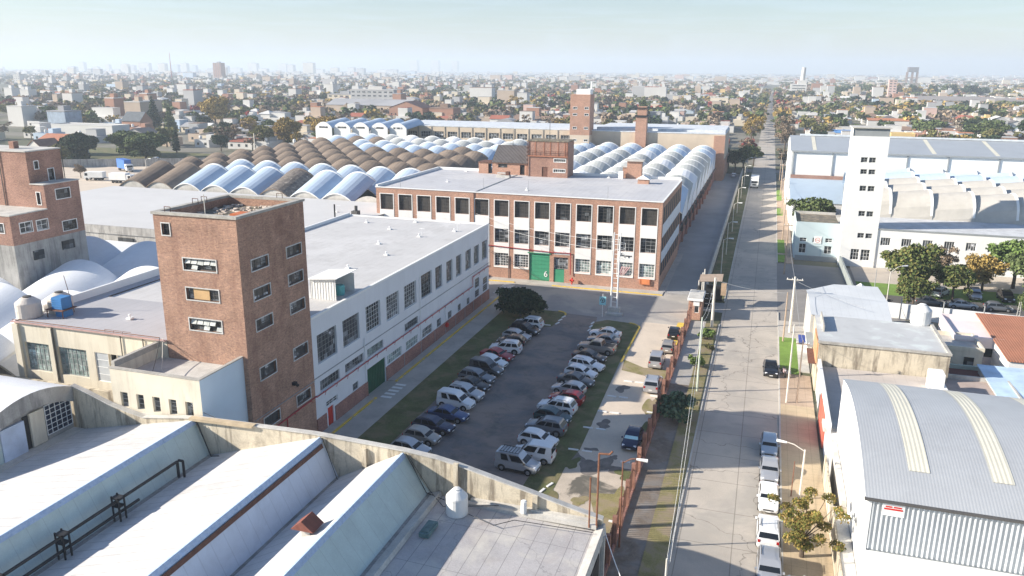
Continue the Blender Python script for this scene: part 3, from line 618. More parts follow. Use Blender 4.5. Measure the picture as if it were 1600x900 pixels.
window(t, 'Y', 54.4, *ow[2], -1, 1, 4, .12, whiteP, mat('whitewashed_glass', (.5, .52, .53), .5)); window(t, 'Y', 54.4, *ow[3], -1, 1, 2, .3, whiteP, glassD); window(t, 'Y', 54.4, *ow[4], -1, 1, 4, .12, whiteP, mat('whitewashed_glass', (.5, .52, .53), .5))
for x in (-62.3, -54.4, -51.9):
    b = MB(); b.tube((x, 54.3, 7.2), (x, 54.3, 12.5), .05, .05, 6); b.build('downpipe', steelD, t)
b = MB(); b.path([(-66.9, 54.25, 12.85), (-50, 54.25, 12.85)], .04, 5)
for x in (-56, -55, -54): b.path([(x, 54.25, 12.75), (x, 54.25, 13.0), (x+.9, 54.25, 13.0)], .025, 4)
b.build('roof_pipe', rustM, t)
o = MB(); o.box(-86, 53.6, 0, -50.5, 53.95, 7.15); o.box(-64.8, 53.5, 0, -64.6, 53.6, 7.1); o.box(-70.6, 53.5, 0, -70.4, 53.6, 7.1); o = o.build('boundary_wall', creamD, origin=(-60, 53.7, 0))
tag(o, 'stained cream wall running below the greenish grid windows', 'wall')
# two cream water tanks, blue containers
def tank(x, y, z, r, h, m, label, name='water_tank', group=None, stand=None):
    t = thing(name, label, 'water tank', (x, y, z), group=group)
    b = MB(); zb = z+(stand or 0)
    b.lathe([(r*.96, zb), (r, zb+.06), (r*.985, zb+h*.3), (r, zb+h*.33), (r*.985, zb+h*.62), (r, zb+h*.66), (r*.97, zb+h*.72), (r*.5, zb+h*.93), (r*.3, zb+h*.96)], x, y, 24); b.build('body', m, t, smooth=False)
    b = MB(); b.lathe([(r*.33, zb+h*.95), (r*.34, zb+h), (r*.1, zb+h*1.03)], x, y, 16); b.build('lid', steelD if m is tankC else m, t)
    if stand:
        b = MB(); b.box(x-r*1.05, y-r*1.05, z, x+r*1.05, y+r*1.05, zb-.01); b.build('stand', paleC, t)
    return t
tank(-67.0, 56.2, 12.56, 1.15, 2.05, tankC, 'left cream plastic tank on the corner of the grey roof', group='tanks on the wing roof')
tank(-65.6, 58.6, 12.5, 1.15, 2.05, tankC, 'cream plastic tank between its twin and the blue containers', group='tanks on the wing roof')
t = thing('blue_container', 'two stacked blue containers on a frame beside the cream tanks', 'container', (-63.3, 57.5, 12.5))
b = MB(); b.box(-64.7, 56.8, 13.35, -63.5, 58.0, 14.5)
for i_ in range(5): b.box(-64.74, 56.76, 13.4+i_*.22, -63.46, 56.8, 13.46+i_*.22)
b.build('upper_container', blueTank, t)
b = MB(); b.box(-64.6, 57.0, 12.5, -63.5, 58.0, 13.25); b.build('lower_container', blueTank, t)
b = MB()
for x in (-65.2, -63.3): b.tube((x, 56.6, 12.5), (x, 56.6, 13.3), .05, .05, 5)
b.box(-65.3, 56.5, 13.26, -63.2, 58.3, 13.34); b.tube((-64.2, 58.8, 12.5), (-64.9, 58.8, 16.2), .04, .03, 5); b.build('frame', rustD, t)
cap(-57.2, 58.6, 12.56, 'small white vent with long shadow on the grey wing roof')

# ---- low flat roofed halls between the near shells and the far shells
t = thing('flat_hall', 'wide low hall with a bright white flat roof and grey end wall', 'building', (-90, 118, 0))
b = MB(); b.box(-139, 104, 0, -66.1, 141.2, 10.3); b.box(-111, 101.2, 0, -66.1, 104, 10.3); b.build('wall', greyC, t)
b = MB(); b.face([(-139, 104, 10.33), (-111, 104, 10.33), (-111, 142.2, 10.33), (-139, 142.5, 10.33)]); b.face([(-111, 101.2, 10.33), (-66.1, 101.2, 10.33), (-66.1, 141.2, 10.33), (-111, 142.2, 10.33)]); b.build('roof', mat('bright_roof', (.57, .565, .555), .8, .05, .15, stain=.15, stain_col=(.6, .58, .56)), t)
b = MB(); b.box(-111, 101.0, 9.9, -66.1, 101.3, 11.2); b.box(-92.3, 101.3, 10.33, -92.0, 117.5, 10.75); b.build('parapet', greyC, t)
b = MB()
for x in (-86, -81, -76, -99): b.box(x, 101.0, 8.4, x+3, 101.14, 9.4)
b.build('window_band', glassD, t)
for x, y, l in ((-100.5, 133, 'low white hatch on the bright flat roof behind the left brick tower'), (-88.5, 127, 'white vent in the middle of the bright flat roof'), (-84, 130.5, 'vent near the front arches on the bright flat roof'), (-75, 129, 'vent at the right end of the bright flat roof')):
    cap(x, y, 10.34, l, tall=(x == -75))
b = MB(); b.box(-70.6, 126.5, 10.34, -69.4, 127.7, 11.2); b.tube((-69.9, 127.1, 11.2), (-69.9, 127.1, 12.1), .3, .3, 8); o = b.build('vent_box', steelD, origin=(-70, 127, 10.34)); tag(o, 'dark vent box on the flat roof left of the brick factory', 'vent')
b = MB(); b.tube((-71.6, 122.5, 10.34), (-71.6, 122.5, 13.0), .14, .14, 8); o = b.build('flue', blackP, origin=(-71.6, 122.5, 10.34)); tag(o, 'thin black flue pipe on the flat roof by the brick factory', 'flue')

# ---- tilted barrel shells
def shell(x0, x1, yf, yr, zf, zr, rise, n=9, th=.22, lip=True):
    b = MB(); rows = []; zf += 0.0
    for y, z in ((yf, zf), (yr, zr)):
        top = []; bot = []
        for i in range(n+1):
            u = i/n; x = x0+(x1-x0)*u; h = rise*(1-(2*u-1)**2)
            top.append((x, y, z+h)); bot.append((x, y, z+h-th))
        rows.append((top, bot))
    (t0, b0), (t1, b1) = rows
    for i in range(n):
        b.mi(0); b.face([t0[i], t0[i+1], t1[i+1], t1[i]]); b.face([b0[i], b1[i], b1[i+1], b0[i+1]])
        b.mi(1)
        for T, B in ((t0, b0), (t1, b1)): b.face([B[i], B[i+1], T[i+1], T[i]])
        if lip:
            o_ = .34 if True else 0
            f = o_/(yr-yf); za, zb_ = t1[i][2], t1[i+1][2]
            p = [(t1[i][0], yr-o_, za-(zr-zf)*f+.09), (t1[i+1][0], yr-o_, zb_-(zr-zf)*f+.09), (t1[i+1][0], yr+.06, zb_+.1), (t1[i][0], yr+.06, za+.1)]
            b.face(p)
            q = [(v[0], v[1], v[2]-.12) for v in (p[0], p[1])]; b.face([q[0], q[1], p[1], p[0]])
            q = [(v[0], v[1], v[2]-.3) for v in (p[2], p[3])]; b.face([p[3], p[2], q[0], q[1]])
    return b
xs = [-14.3-7.09*i for i in range(9)]
xs[-1] = -71.0
while len(xs) < 18: xs.append(xs[-1]-7.59)
ys = [141.3+10.2*k for k in range(10)]
skew = lambda x: .05*max(0, -75-x)
cells = [(k, 17-i-1, xs[i+1], xs[i]) for k in range(10) for i in range(17) if not (xs[i] > -72 and k < 1)]
# the right hall is lower and its modules are larger (8.05 x 11.6 m, springing at 6.5 to 10 m)
RS = 1.135
def shell_mat(k, c, xc):
    """c counts the columns from the left end"""
    if k == 0: return shellD if c == 5 else (shellB if c < 2 else shellW)
    if k == 1: return shellB if c < 2 else shellW
    if c > 9: return shellW if k > 7 else (shellP if (k*5+c*3) % 7 == 0 else shellG)
    if k <= 5: return shellB
    if k == 6: return shellB if c < 3 or c == 7 else shellW
    if k == 7: return shellB if c < 2 else shellW
    if k == 8: return shellB if c in (1, 2) else (shellW if c < 1 else shellG)
    return shellW if c < 2 else (shellP if c % 2 else shellG)
def lip_mat(m): return {'shell_brown': shellB, 'shell_charred': shellB}.get(m.name, whiteP)
halls = {'L': thing('vaulted_hall', 'huge hall of tilted barrel shells, brown and pale blue, left of the brick factory', 'factory hall', (-110, 190, 0)),
         'R': thing('vaulted_hall', 'hall of pale grey barrel shells behind the brick factory along the lane', 'factory hall', (-40, 205, 0))}
rest = {}
for side in 'LR':
    cs = [c for c in cells if ((c[2]+c[3])/2 > -72) == (side == 'R')]
    for j, (k, i, xl, xr) in enumerate(sorted(cs, key=lambda c: (c[0], c[1]))):
        xc = (xl+xr)/2; m = shell_mat(k, i, xc); zf = 10.0; q_ = skew(xc)
        if side == 'L': b = shell(xl, xr, ys[k]+q_, ys[k]+10.2+q_, zf, zf+3.1, 1.7)
        else: b = shell(xl*RS, xr*RS, ys[k]*RS, (ys[k]+10.2)*RS, 36-(36-zf)*RS, 36-(32.9-zf)*RS, 1.7*RS)
        if j < 99: b.build('barrel_shell', [m, lip_mat(m)], halls[side])
        else:
            r = rest.setdefault((side, m.name), MB()); n = len(r.v); r.v += b.v; r.f += [tuple(q+n for q in f) for f in b.f]; r.m += b.m
for (side, mn), r in rest.items():
    o = r.build('distant_barrel_shells', [MATS[mn], lip_mat(MATS[mn])], halls[side]); o['kind'] = 'stuff'
# pale slots under the front arches, hall walls
b = MB()
for i in range(len(xs)-1):
    if xs[i] > -68.5: continue
    for q in range(9):
        y_ = 141.5+skew((xs[i]+xs[i+1])/2)
        u0, u1 = q/9, (q+1)/9; xa = xs[i+1]+(xs[i]-xs[i+1])*u0; xb = xs[i+1]+(xs[i]-xs[i+1])*u1
        b.face([(xa, y_, 9.7), (xb, y_, 9.7), (xb, y_, 10.0+1.7*(1-(2*u1-1)**2)-.2), (xa, y_, 10.0+1.7*(1-(2*u0-1)**2)-.2)])
b.build('arch_infill', paleC, halls['L'])
b = MB(); b.face([(-139.5, 142.8, 0), (-139.5, 247, 0), (-139.5, 247, 9.9), (-139.5, 142.8, 9.9)])
for k in range(10):
    y = ys[k]+3.2; b.face([(-139.45, y, 9.9), (-139.45, y+10.2, 9.9), (-139.45, y+10.2, 13.0)]); b.build('wall', creamD, halls['L'])
b = MB(); b.box(-16.45, 160, 0, -16.2, 276, 4.6); b.build('wall', brickD, halls['R'])
b = MB()
for k in range(1, 10):
    y = ys[k]*RS
    b.face([(-16.18, y, 4.6), (-16.18, y+10.6, 4.6), (-16.18, y+11.3, 9.8), (-16.18, y, 6.4)])
b.build('side_panel', palePanel, halls['R'])
b = MB(); b.path([(-15.9, 160.5, 4.5), (-15.9, 276, 4.5)], .14, 6); b.path([(-15.7, 160.5, 3.2), (-15.7, 250, 3.2)], .07, 6)
for y in range(162, 262, 8): b.box(-16.2, y, 2.9, -15.6, y+.2, 4.8)
b.build('pipe_rack', steelD, halls['R'])
b = MB()
for y in range(164, 262, 9): b.box(-16.2, y, 0, -15.8, y+1.1, 3.0+((y*7) % 3)*.5)
b.build('buttress', brickD, halls['R'])
# ---- near left shells (module 10.9 x 12.3)
t = thing('shell_roof_hall', 'white barrel shell roof below the left brick tower and water tanks', 'factory hall', (-82, 75, 0))
for k, yf in enumerate((43.1, 55.4, 67.7, 80.0)):
    for i in range(4):
        xr = -68.2-i*10.9; xl = xr-10.9; y1_ = min(yf+12.3, 92.2)
        if k == 0 and i < 0: continue
        if k == 3 and i > 2: continue
        b = shell(xl, xr+.0, yf, yf+12.3, 5.7, 9.4, 2.15, 24, .3, lip=False)
        b.build('barrel_shell', [shellP, whiteP], t, smooth=False)
b = MB(); b.box(-112, 92.3, 0, -68, 101.1, 8.8); b.build('rear_roof', shellP, t)
b = MB(); b.box(-112, 54, 0, -67.3, 92.3, 5.4); b.build('base', greyC, t)
# low blue gable element at far left
# ---- old brick tower on the left with stepped blocks
t = thing('stepped_brick_tower', 'old stepped brick tower standing above the white shell roofs', 'tower', (-98, 82, 0))
def faces(b, x0, y0, x1, y1, z0, z1, fo, ro, d=.25):
    wall_open(b, 'Y', y0, x0, x1, z0, z1, fo, d, -1); wall_open(b, 'X', x1, y0, y1, z0, z1, ro, d, 1)
    b.face([(x0, y1, z0), (x1, y1, z0), (x1, y1, z1), (x0, y1, z1)]); b.face([(x0, y0, z0), (x0, y1, z0), (x0, y1, z1), (x0, y0, z1)]); b.face([(x0, y0, z1-.02), (x1, y0, z1-.02), (x1, y1, z1-.02), (x0, y1, z1-.02)])
lo_f = [(-92.9, -91.2, 15.6, 16.8), (-97.2, -95.5, 15.6, 16.8)]
lo_r = [(76.1, 77.9, 15.4, 16.7), (78.6, 80.3, 15.3, 16.6), (82.6, 84.9, 14.4, 15.8)]
b = MB(); faces(b, -112, 74.85, -90.0, 80.5, 14.0, 17.8, lo_f, [w_ for w_ in lo_r if w_[1] < 80.5])
mid_f = [(-91.4, -90.8, 18.4, 20.0)]
faces(b, -112, 80.5, -90.0, 86.2, 14.0, 21.0, mid_f, [(82.6, 84.9, 14.5, 15.8), (82.2, 84.5, 18.9, 20.2)])
up_r = [(81.6, 82.2, 22.9, 23.9), (83.6, 84.5, 21.15, 22.7)]
faces(b, -112, 80.52, -92.3, 86.0, 20.98, 25.2, [(-98.8, -97.6, 21.4, 23.4)], up_r)
b.build('wall', brickM, t)
b = MB(); b.box(-112, 74.86, 0, -90.01, 86.19, 14.0); b.build('concrete_base', greyC, t)
b = MB(); b.box(-112, 74.75, 17.8, -89.9, 80.5, 17.95); b.box(-92.28, 80.4, 21.0, -89.9, 86.3, 21.12); b.box(-112, 80.4, 25.2, -92.2, 86.1, 25.35); b.build('coping', paleC, t)
for a, c, e, f in lo_f: window(t, 'Y', 74.85, a, c, e, f, -1, 2, 2, .2, steelD, glassM, surround=whiteS)
for a, c, e, f in lo_r[:2]: window(t, 'X', -90.0, a, c, e, f, 1, 2, 2, .2, whiteP, glassM, surround=whiteS)
for a, c, e, f in ((82.6, 84.9, 14.5, 15.8), (82.2, 84.5, 18.9, 20.2)): window(t, 'X', -90.0, a, c, e, f, 1, 3, 2, .2, steelD, glassD, surround=whiteS)
window(t, 'Y', 80.5, -91.4, -90.8, 18.4, 20.0, -1, 1, 2, .2, steelD, glassD, surround=whiteS)
window(t, 'Y', 80.52, -98.8, -97.6, 21.4, 23.4, -1, 2, 3, .2, steelD, glassD)
for a, c, e, f in up_r: window(t, 'X', -92.3, a, c, e, f, 1, 1, 2, .2, steelD, glassD, surround=whiteS)
b = MB(); b.box(-89.99, 77.4, 11.6, -89.85, 79.0, 12.8); b.box(-89.99, 82.0, 12.0, -89.85, 84.0, 13.2); b.build('base_window', glassD, t)
b = MB(); b.path([(-96.9, 80.4, 17.9), (-96.9, 80.4, 25.2)], .06, 6); b.path([(-92.2, 86.1, 21), (-92.2, 86.1, 25.6)], .06, 6); b.build('downpipe', steelD, t)
b = MB(); b.box(-97.2, 82.5, 25.35, -96.4, 83.3, 26.3); b.build('chimney', brickM, t)

# ================================================================ NEAR SAWTOOTH SHED
t = thing('sawtooth_shed', 'near factory shed with sawtooth white roofs and tall sloping skylights', 'building', (-30, 35, 0))
Y0, Y1 = 12.0, 48.2
prof = [(-53.8, 6.2), (-41.95, 8.75), (-40.6, 5.9), (-30.45, 9.0), (-29.05, 5.9), (-23.55, 8.8), (-21.5, 5.95)]
for (xa, za), (xb, zb), sk, m in ((prof[0], prof[1], 0, sawW), (prof[1], prof[2], 1, mintG), (prof[2], prof[3], 0, sawW), (prof[3], prof[4], 1, palePanel), (prof[4], prof[5], 0, sawW), (prof[5], prof[6], 1, mintG)):
    b = MB(); b.extr([(xa, Y0, za), (xb, Y0, zb), (xb, Y0, zb-.12), (xa, Y0, za-.12)], (0, Y1-Y0-.02, 0))
    b.build('skylight' if sk else 'roof_slope', m, t)
b = MB()
for k, (x, z) in enumerate((prof[1], prof[3], prof[5])):
    b.extr([(x-.16, Y0, z-.01), (x+.05, Y0, z+.06), (x+.25, Y0, z-.28), (x+.16, Y0, z-.3), (x-.0, Y0, z-.02)], (0, Y1-Y0-.05, 0))
b.build('ridge_flashing', blueEdge, t)
b = MB(); b.extr([(-30.2, Y0, 8.62), (-30.1, Y0, 8.32), (-30.04, Y0, 8.34), (-30.14, Y0, 8.64)], (0, Y1-Y0-.3, 0)); b.build('rust_gutter', rustD, t)
b = MB()
for x, z in ((prof[2][0], 5.95), (prof[4][0], 5.95), (prof[6][0], 5.95)):
    b.box(x-.15, Y0, z-.04, x+.5, Y1-.05, z+.06)
b.build('valley_gutter', mat('gutter_grey', (.3, .29, .28), .9, .3, 1.5, stain=.7, stain_col=(.1, .1, .1), fine=.2), t)
b = MB(); b.extr([(-21.3, Y0, 6.0), (-20.6, Y0, 6.25), (-20.45, Y0, 5.95)], (0, Y1-Y0-.1, 0)); b.build('curb', paleC, t)
b = MB(); b.face([(-20.7, Y0, 5.92), (-8.7, Y0, 5.62), (-8.7, 48.1, 5.5), (-20.7, 48.1, 5.92)]); b.build('flat_roof', roofFlat, t)
b = MB(); b.extr([(-9.0, Y0, 5.63), (-8.45, Y0, 5.8), (-8.35, Y0, 5.1), (-8.6, Y0, 5.0)], (0, 36.4, 0)); b.build('eave', paleC, t)
# east wall under the flat roof, with open strip
b = MB(); b.box(-8.75, Y0, 0, -8.5, Y1, 5.1); b.build('east_wall', greyC, t)
b = MB(); b.box(-8.49, Y0, 1.0, -8.42, 46.5, 4.6); b.build('open_strip', trimM, t)
b = MB(); b.box(-8.48, 47.3, 0, -8.25, 47.6, 5.3); b.build('corner_post', paleC, t)
# rear parapet wall
pw = [(-54.2, 10.05), (-52.6, 9.6), (-50.3, 8.85), (-47.0, 8.2), (-43.0, 8.75), (-41.5, 8.88), (-31, 9.15), (-23.5, 8.95), (-21, 8.75), (-19.2, 8.45), (-14, 7.3), (-11, 6.6), (-8.6, 6.1)]
b = MB(); b.extr([(-54.2, 48.2, 0)]+[(x, 48.2, z) for x, z in pw]+[(-8.6, 48.2, 0)], (0, .35, 0)); b.build('rear_parapet', creamD, t)
b = MB()
for (xa, za), (xb, zb) in zip(pw, pw[1:]): b.extr([(xa, 48.12, za), (xb, 48.12, zb), (xb, 48.12, zb+.09), (xa, 48.12, za+.09)], (0, .5, 0))
b.build('parapet_coping', paleC, t)
b = MB()
for x in (-26.7, -19.35, -13.4): b.box(x-.18, 47.95, 5.6, x+.18, 48.2, 8.7 if x < -19 else (8.5 if x < -15 else 7.2))
b.build('parapet_buttress', creamD, t)
b = MB(); b.box(-20, 47.5, 5.7, -8.9, 47.95, 6.0); b.box(-18.2, 47.9, 5.9, -8.9, 48.18, 6.15); b.build('parapet_foot', paleC, t)
b = MB(); b.extr([(-42.2, 47.9, 8.78), (-41.2, 47.9, 8.8), (-36.4, 47.9, 8.95), (-36.2, 47.9, 9.2), (-42.2, 47.9, 9.0)], (0, .5, 0)); b.build('loose_boards', mat('old_board', (.5, .4, .27), .9, .2, 1), t)
b = MB(); pts = [(-41.6, Y1-.15, 8.7), (-40.4, Y1-.35, 5.98), (-39.4, Y1-.6, 6.3)]
for d_ in (0, .12, .24): b.path([(x+d_, y-d_*.6, z) for x, y, z in pts], .03, 4)
b.path([(-23.3, Y1-.1, 8.85), (-21.6, Y1-.4, 6.1), (-20.0, Y1-.9, 6.1)], .035, 4); b.path([(-23.1, Y1-.2, 8.8), (-21.2, Y1-.5, 6.3), (-19.8, Y1-1.6, 6.0), (-17.8, Y1-1.0, 6.05), (-16, Y1-.4, 6.1)], .025, 4)
b.path([(-30.2, Y1-.1, 9.0), (-28.9, Y1-.5, 6.0), (-28.2, Y1-1.0, 6.2), (-28.0, Y1-.3, 6.4)], .03, 4)
b.path([(-17.7, 46.2, 6.0), (-15.6, 45.4, 6.0), (-14.4, 46.4, 6.05), (-9, 46.9, 5.85)], .03, 4)
b.build('loose_cable', blackP, t)
# black pipe pair along the first skylight
o = thing('black_pipes', 'pair of black pipes on frames along the pale green skylight face', 'pipe', (-40, 35, 6))
b = MB(); b.path([(-40.15, 12, 7.5), (-40.15, 43.9, 7.5), (-40.15, 43.9, 6.2)], .11, 8); b.build('upper_pipe', blackP, o)
b = MB(); b.path([(-39.9, 12, 6.75), (-39.9, 39.6, 6.75)], .11, 8); b.build('lower_pipe', blackP, o)
b = MB(); b.path([(-39.8, 44.1, 6.2), (-39.8, 44.1, 7.5), (-40.2, 44.1, 7.5)], .1, 8); b.build('elbow', blackP, o)
for y in (22.5, 28.4, 33.0, 37.6):
    b = MB()
    for dy_ in (0, .5): b.box(-40.3, y+dy_, 6.1, -40.2, y+dy_+.08, 8.0); b.box(-39.75, y+dy_, 6.1, -39.65, y+dy_+.08, 7.9)
    b.box(-40.3, y, 7.8, -39.65, y+.58, 7.9); b.box(-40.3, y, 7.2, -39.65, y+.58, 7.26); b.build('pipe_frame', trimM, o)
t2 = thing('roof_chimney', 'small stub chimney with a rusty red hood on the sawtooth roof', 'chimney', (-25.2, 38.0, 7.6))
b = MB(); b.box(-25.6, 37.7, 7.2, -25.0, 38.3, 8.5); b.build('stack', paleC, t2)
b = MB(); b.extr([(-26.1, 37.3, 8.5), (-25.3, 37.3, 9.15), (-24.5, 37.3, 8.5)], (0, 1.3, 0)); b.build('hood', mat('red_rust_hood', (.2, .075, .055), .85, .25, 2), t2)
tank(-18.6, 46.3, 5.86, .78, 1.95, tankW, 'small white plastic tank standing alone by the stained parapet wall', stand=None)
o = MB(); o.box(-19.9, 42.6, 5.95, -19.2, 44.3, 6.25); o.box(-19.8, 42.8, 6.25, -19.3, 44.1, 6.32); o = o.build('metal_box', mat('teal_box', (.12, .2, .2), .6, .3, 2), origin=(-19.5, 43.4, 5.95)); tag(o, 'flat dark teal metal box lying on the grey roof near the white tank', 'box')
o = MB(); o.tube((-14.1, 47.6, 6.0), (-14.1, 47.6, 6.9), .22, .22, 10); o.tube((-14.1, 47.6, 6.9), (-14.1, 47.6, 6.95), .15, .15, 10); o = o.build('pipe_stub', whiteP, origin=(-14.1, 47.6, 6.0)); tag(o, 'white pipe stub on the ledge below the stained parapet', 'pipe')
o = MB(); o.path([(-8.9, 47.6, 5.8), (-8.9, 47.6, 11.4), (-8.2, 47.6, 11.45), (-8.0, 47.6, 11.7)], .07, 6); o.path([(-9.4, 47.5, 5.8), (-9.4, 47.5, 9.6)], .06, 6); o = o.build('rust_mast', rustM, origin=(-8.9, 47.6, 5.8)); tag(o, 'pair of rusty pipes rising from the near roof corner', 'mast')
o = MB(); o.box(-28.9, 45.4, 6.5, -28.4, 46.2, 6.52); o = None
# arch ended barrel building at the lower left
t = thing('arched_building', 'grey concrete building with a curved gable and a dark grid window', 'building', (-60, 42, 0))
az_ = lambda y: 11.0-(y-44.2)**2/17.0
ysl = [31+i*(48.15-31)/22 for i in range(23)]
b = MB(); wy = MB()
for ya, yb in zip(ysl, ysl[1:]):
    b.face([(-54.0, ya, az_(ya)-1.35), (-54.0, yb, az_(yb)-1.35), (-54.0, yb, az_(yb)), (-54.0, ya, az_(ya))])
    b.face([(-54.0, ya, az_(ya)-1.35), (-54.0, yb, az_(yb)-1.35), (-54.5, yb, az_(yb)-1.35), (-54.5, ya, az_(ya)-1.35)])
b.build('gable_beam', greyC, t)
b = MB()
for ya, yb in zip(ysl, ysl[1:]): b.face([(-54.0, ya, az_(ya)+.01), (-54.0, yb, az_(yb)+.01), (-86, yb, az_(yb)+.01), (-86, ya, az_(ya)+.01)])
b.build('barrel_roof', shellP, t)
b = MB(); b.face([(-54.45, 31, 5), (-54.45, 48.15, 5), (-54.45, 48.15, 10), (-54.45, 44, 10.2), (-54.45, 38, 8.6), (-54.45, 31, 5.2)]); b.build('end_wall', greyC, t)
b = MB(); b.box(-54.4, 30, 6.1, -53.3, 48.1, 6.35); b.build('sill', paleC, t)
window(t, 'X', -54.1, 45.45, 48.0, 6.75, 9.35, 1, 5, 6, .25, whiteP, mat('navy_glass', (.02, .03, .055), .2, .2, 2))
b = MB(); b.box(-54.4, 44.0, 6.4, -54.2, 45.3, 9.3); b.build('cream_panel', creamW, t)
b = MB(); b.box(-54.4, 43.45, 6.4, -54.36, 43.95, 9.2); b.build('dark_opening', trimM, t)
b = MB(); b.box(-54.4, 41.3, 6.3, -54.15, 43.4, 9.0); b.build('blue_panel', mat('pale_blue_panel', (.58, .66, .8), .6), t)
b = MB(); b.box(-54.4, 38.9, 6.3, -54.2, 41.25, 8.6); b.build('mint_panel', mintG, t)

# ================================================================ BRICK FACTORY (front on Y=130.7)
BY = 130.7
t = thing('brick_factory', 'three storey brick factory with white window bays and a green gate', 'factory', (-41, 145, 0))
bay = 3.685; w0 = -18.85
ops = []; cols = [w0-bay*i for i in range(14)]
tops_ = []; mids = []; lows = []
for i, x in enumerate(cols):
    u0, u1 = x, x+2.55
    ops.append((u0, u1, 11.15, 14.0)); tops_.append((u0, u1, 11.15, 14.0))
    ops.append((u0, u1, 6.5, 9.0)); mids.append((u0, u1, 6.5, 9.0))
    if i in (4,): ops.append((u0-.6, u1+.55, .12, 4.95))
    elif i == 5: pass
    else: ops.append((u0, u1, 2.25, 4.6)); lows.append((u0, u1, 2.25, 4.6))
# index 4 -> gate at x about -38.2..-34.5 ; fix positions against the photo
ops = [o for o in ops if not (o[2] < 1 or (o[3] < 5 and -35.5 < o[0] < -31))]; lows = [o for o in lows if not (-39.5 < o[0] < -31)]
ops = [o for o in ops if not (o[3] < 5 and -39.5 < o[0] < -31)]
gateo = (-38.2, -34.5, .12, 5.0); dooro = (-33.75, -31.2, .12, 4.6)
ops += [gateo, dooro]
w = MB(); wall_open(w, 'Y', BY, -67.6, -15.5, 0, 15.1, ops, .35, -1)
rops = [(132.2+3.05*i, 132.2+3.05*i+2.5, z0_, z1_) for i in range(9) for z0_, z1_ in ((11.15, 14.0), (6.5, 9.0), (2.25, 4.6))]
wall_open(w, 'X', -15.5, BY, 160.2, 0, 15.1, rops, .03, 1)
w.face([(-67.6, BY, 0), (-67.6, 160.2, 0), (-67.6, 160.2, 15.1), (-67.6, BY, 15.1)]); w.face([(-67.6, 160.2, 0), (-15.5, 160.2, 0), (-15.5, 160.2, 15.1), (-67.6, 160.2, 15.1)])
w.build('wall', brickF, t)
b = MB(); b.face([(-67.6, BY, 15.13), (-15.5, BY, 15.13), (-15.5, 160.2, 15.13), (-67.6, 160.2, 15.13)]); b.build('roof', mat('factory_roof', (.5, .5, .515), .75, .08, .15, seams=('X', (1.05,), .045, .35), stain=.5, stain_col=(.36, .355, .36), fine=.04, patch=((.56, .55, .55), .1, .5, .62)), t)
b = MB(); b.box(-67.7, BY-.12, 15.12, -15.4, BY+.15, 15.27); b.box(-15.65, BY+.15, 15.12, -15.4, 160.2, 15.27); b.box(-67.7, BY+.15, 15.12, -67.3, 160.2, 15.6); b.box(-67.3, 159.9, 15.12, -15.65, 160.3, 15.6); b.build('roof_edge', whiteP, t)
b = MB(); b.box(-48.6, BY+.2, 15.14, -48.35, 156, 15.22); b.build('roof_joint', greyTrim, t)
# white spandrels and trims, one per bay: above low windows and between mid and top
for i, x in enumerate(cols):
    b = MB(); e_ = .14
    b.box(x-e_, BY-.05, 9.0, x+2.55+e_, BY-.003, 11.15); b.box(x-e_, BY-.05, 11.15, x, BY-.003, 14.12); b.box(x+2.55, BY-.05, 11.15, x+2.55+e_, BY-.003, 14.12); b.box(x, BY-.05, 14.0, x+2.55, BY-.003, 14.12)
    zlow = 4.6 if not (-39.5 < x < -31) else 5.1
    b.box(x-e_, BY-.05, zlow, x+2.55+e_, BY-.003, 6.5); b.box(x-e_, BY-.05, 6.5, x, BY-.003, 9.0); b.box(x+2.55, BY-.05, 6.5, x+2.55+e_, BY-.003, 9.0)
    if zlow < 5: b.box(x-e_, BY-.05, 2.1, x, BY-.003, 4.6); b.box(x+2.55, BY-.05, 2.1, x+2.55+e_, BY-.003, 4.6); b.box(x-e_, BY-.09, 1.98, x+2.55+e_, BY-.003, 2.25)
    b.build('white_bay', whiteS, t)
for i in range(9):
    y = 132.2+3.05*i; b = MB()
    b.box(-15.497, y-.1, 9.0, -15.45, y+2.6, 11.15); b.box(-15.497, y-.1, 4.6, -15.45, y+2.6, 6.5); b.build('side_bay', palePanel, t)
brng = random.Random(5)
glist = [glassD, glassM, glassD]
for k, (a, c, e, f) in enumerate(tops_): window(t, 'Y', BY, a, c, e, f, -1, 3, 5, .34, steelD, mat('brown_glass', (.065, .06, .055), .3, .35, 1.2, fine=.3) if k > 4 or k < 2 else glassD, t=.05, sub=True)
for k, (a, c, e, f) in enumerate(mids): window(t, 'Y', BY, a, c, e, f, -1, 3, 4, .34, steelG, glassD if k < 3 else glassM)
for k, (a, c, e, f) in enumerate(lows): window(t, 'Y', BY, a, c, e, f, -1, 5, 5, .3, whiteP, glassG if k < 4 else glassM, t=.06)
rest_w = MB()
for k, (a, c, e, f) in enumerate(rops): rest_w.face([(-15.52, a, e), (-15.52, c, e), (-15.52, c, f), (-15.52, a, f)])
rest_w.build('side_glazing', glassS, t)
b = MB(); a, c, e, f = gateo; b.box(a, BY+.15, e, c, BY+.25, f)
for i in range(7): b.box(a+.1, BY+.1, e+.2+i*.68, c-.1, BY+.15, e+.26+i*.68)
g_ = b.build('gate', greenL, t)
text_mesh('6', 1.5, whiteP, (-35.2, BY+.09, 1.35), (R(90), 0, 0), t, 'gate_number')
b = MB(); b.box(-38.5, BY-.12, 5.0, -34.3, BY-.003, 5.15); b.build('gate_lintel', greenL, t)
b = MB(); b.box(-33.7, BY+.12, .12, -31.9, BY+.22, 2.4); b.build('door', greenL, t)
window(t, 'Y', BY, -33.75, -31.25, 2.5, 4.55, -1, 5, 4, .3, steelG, glassM)
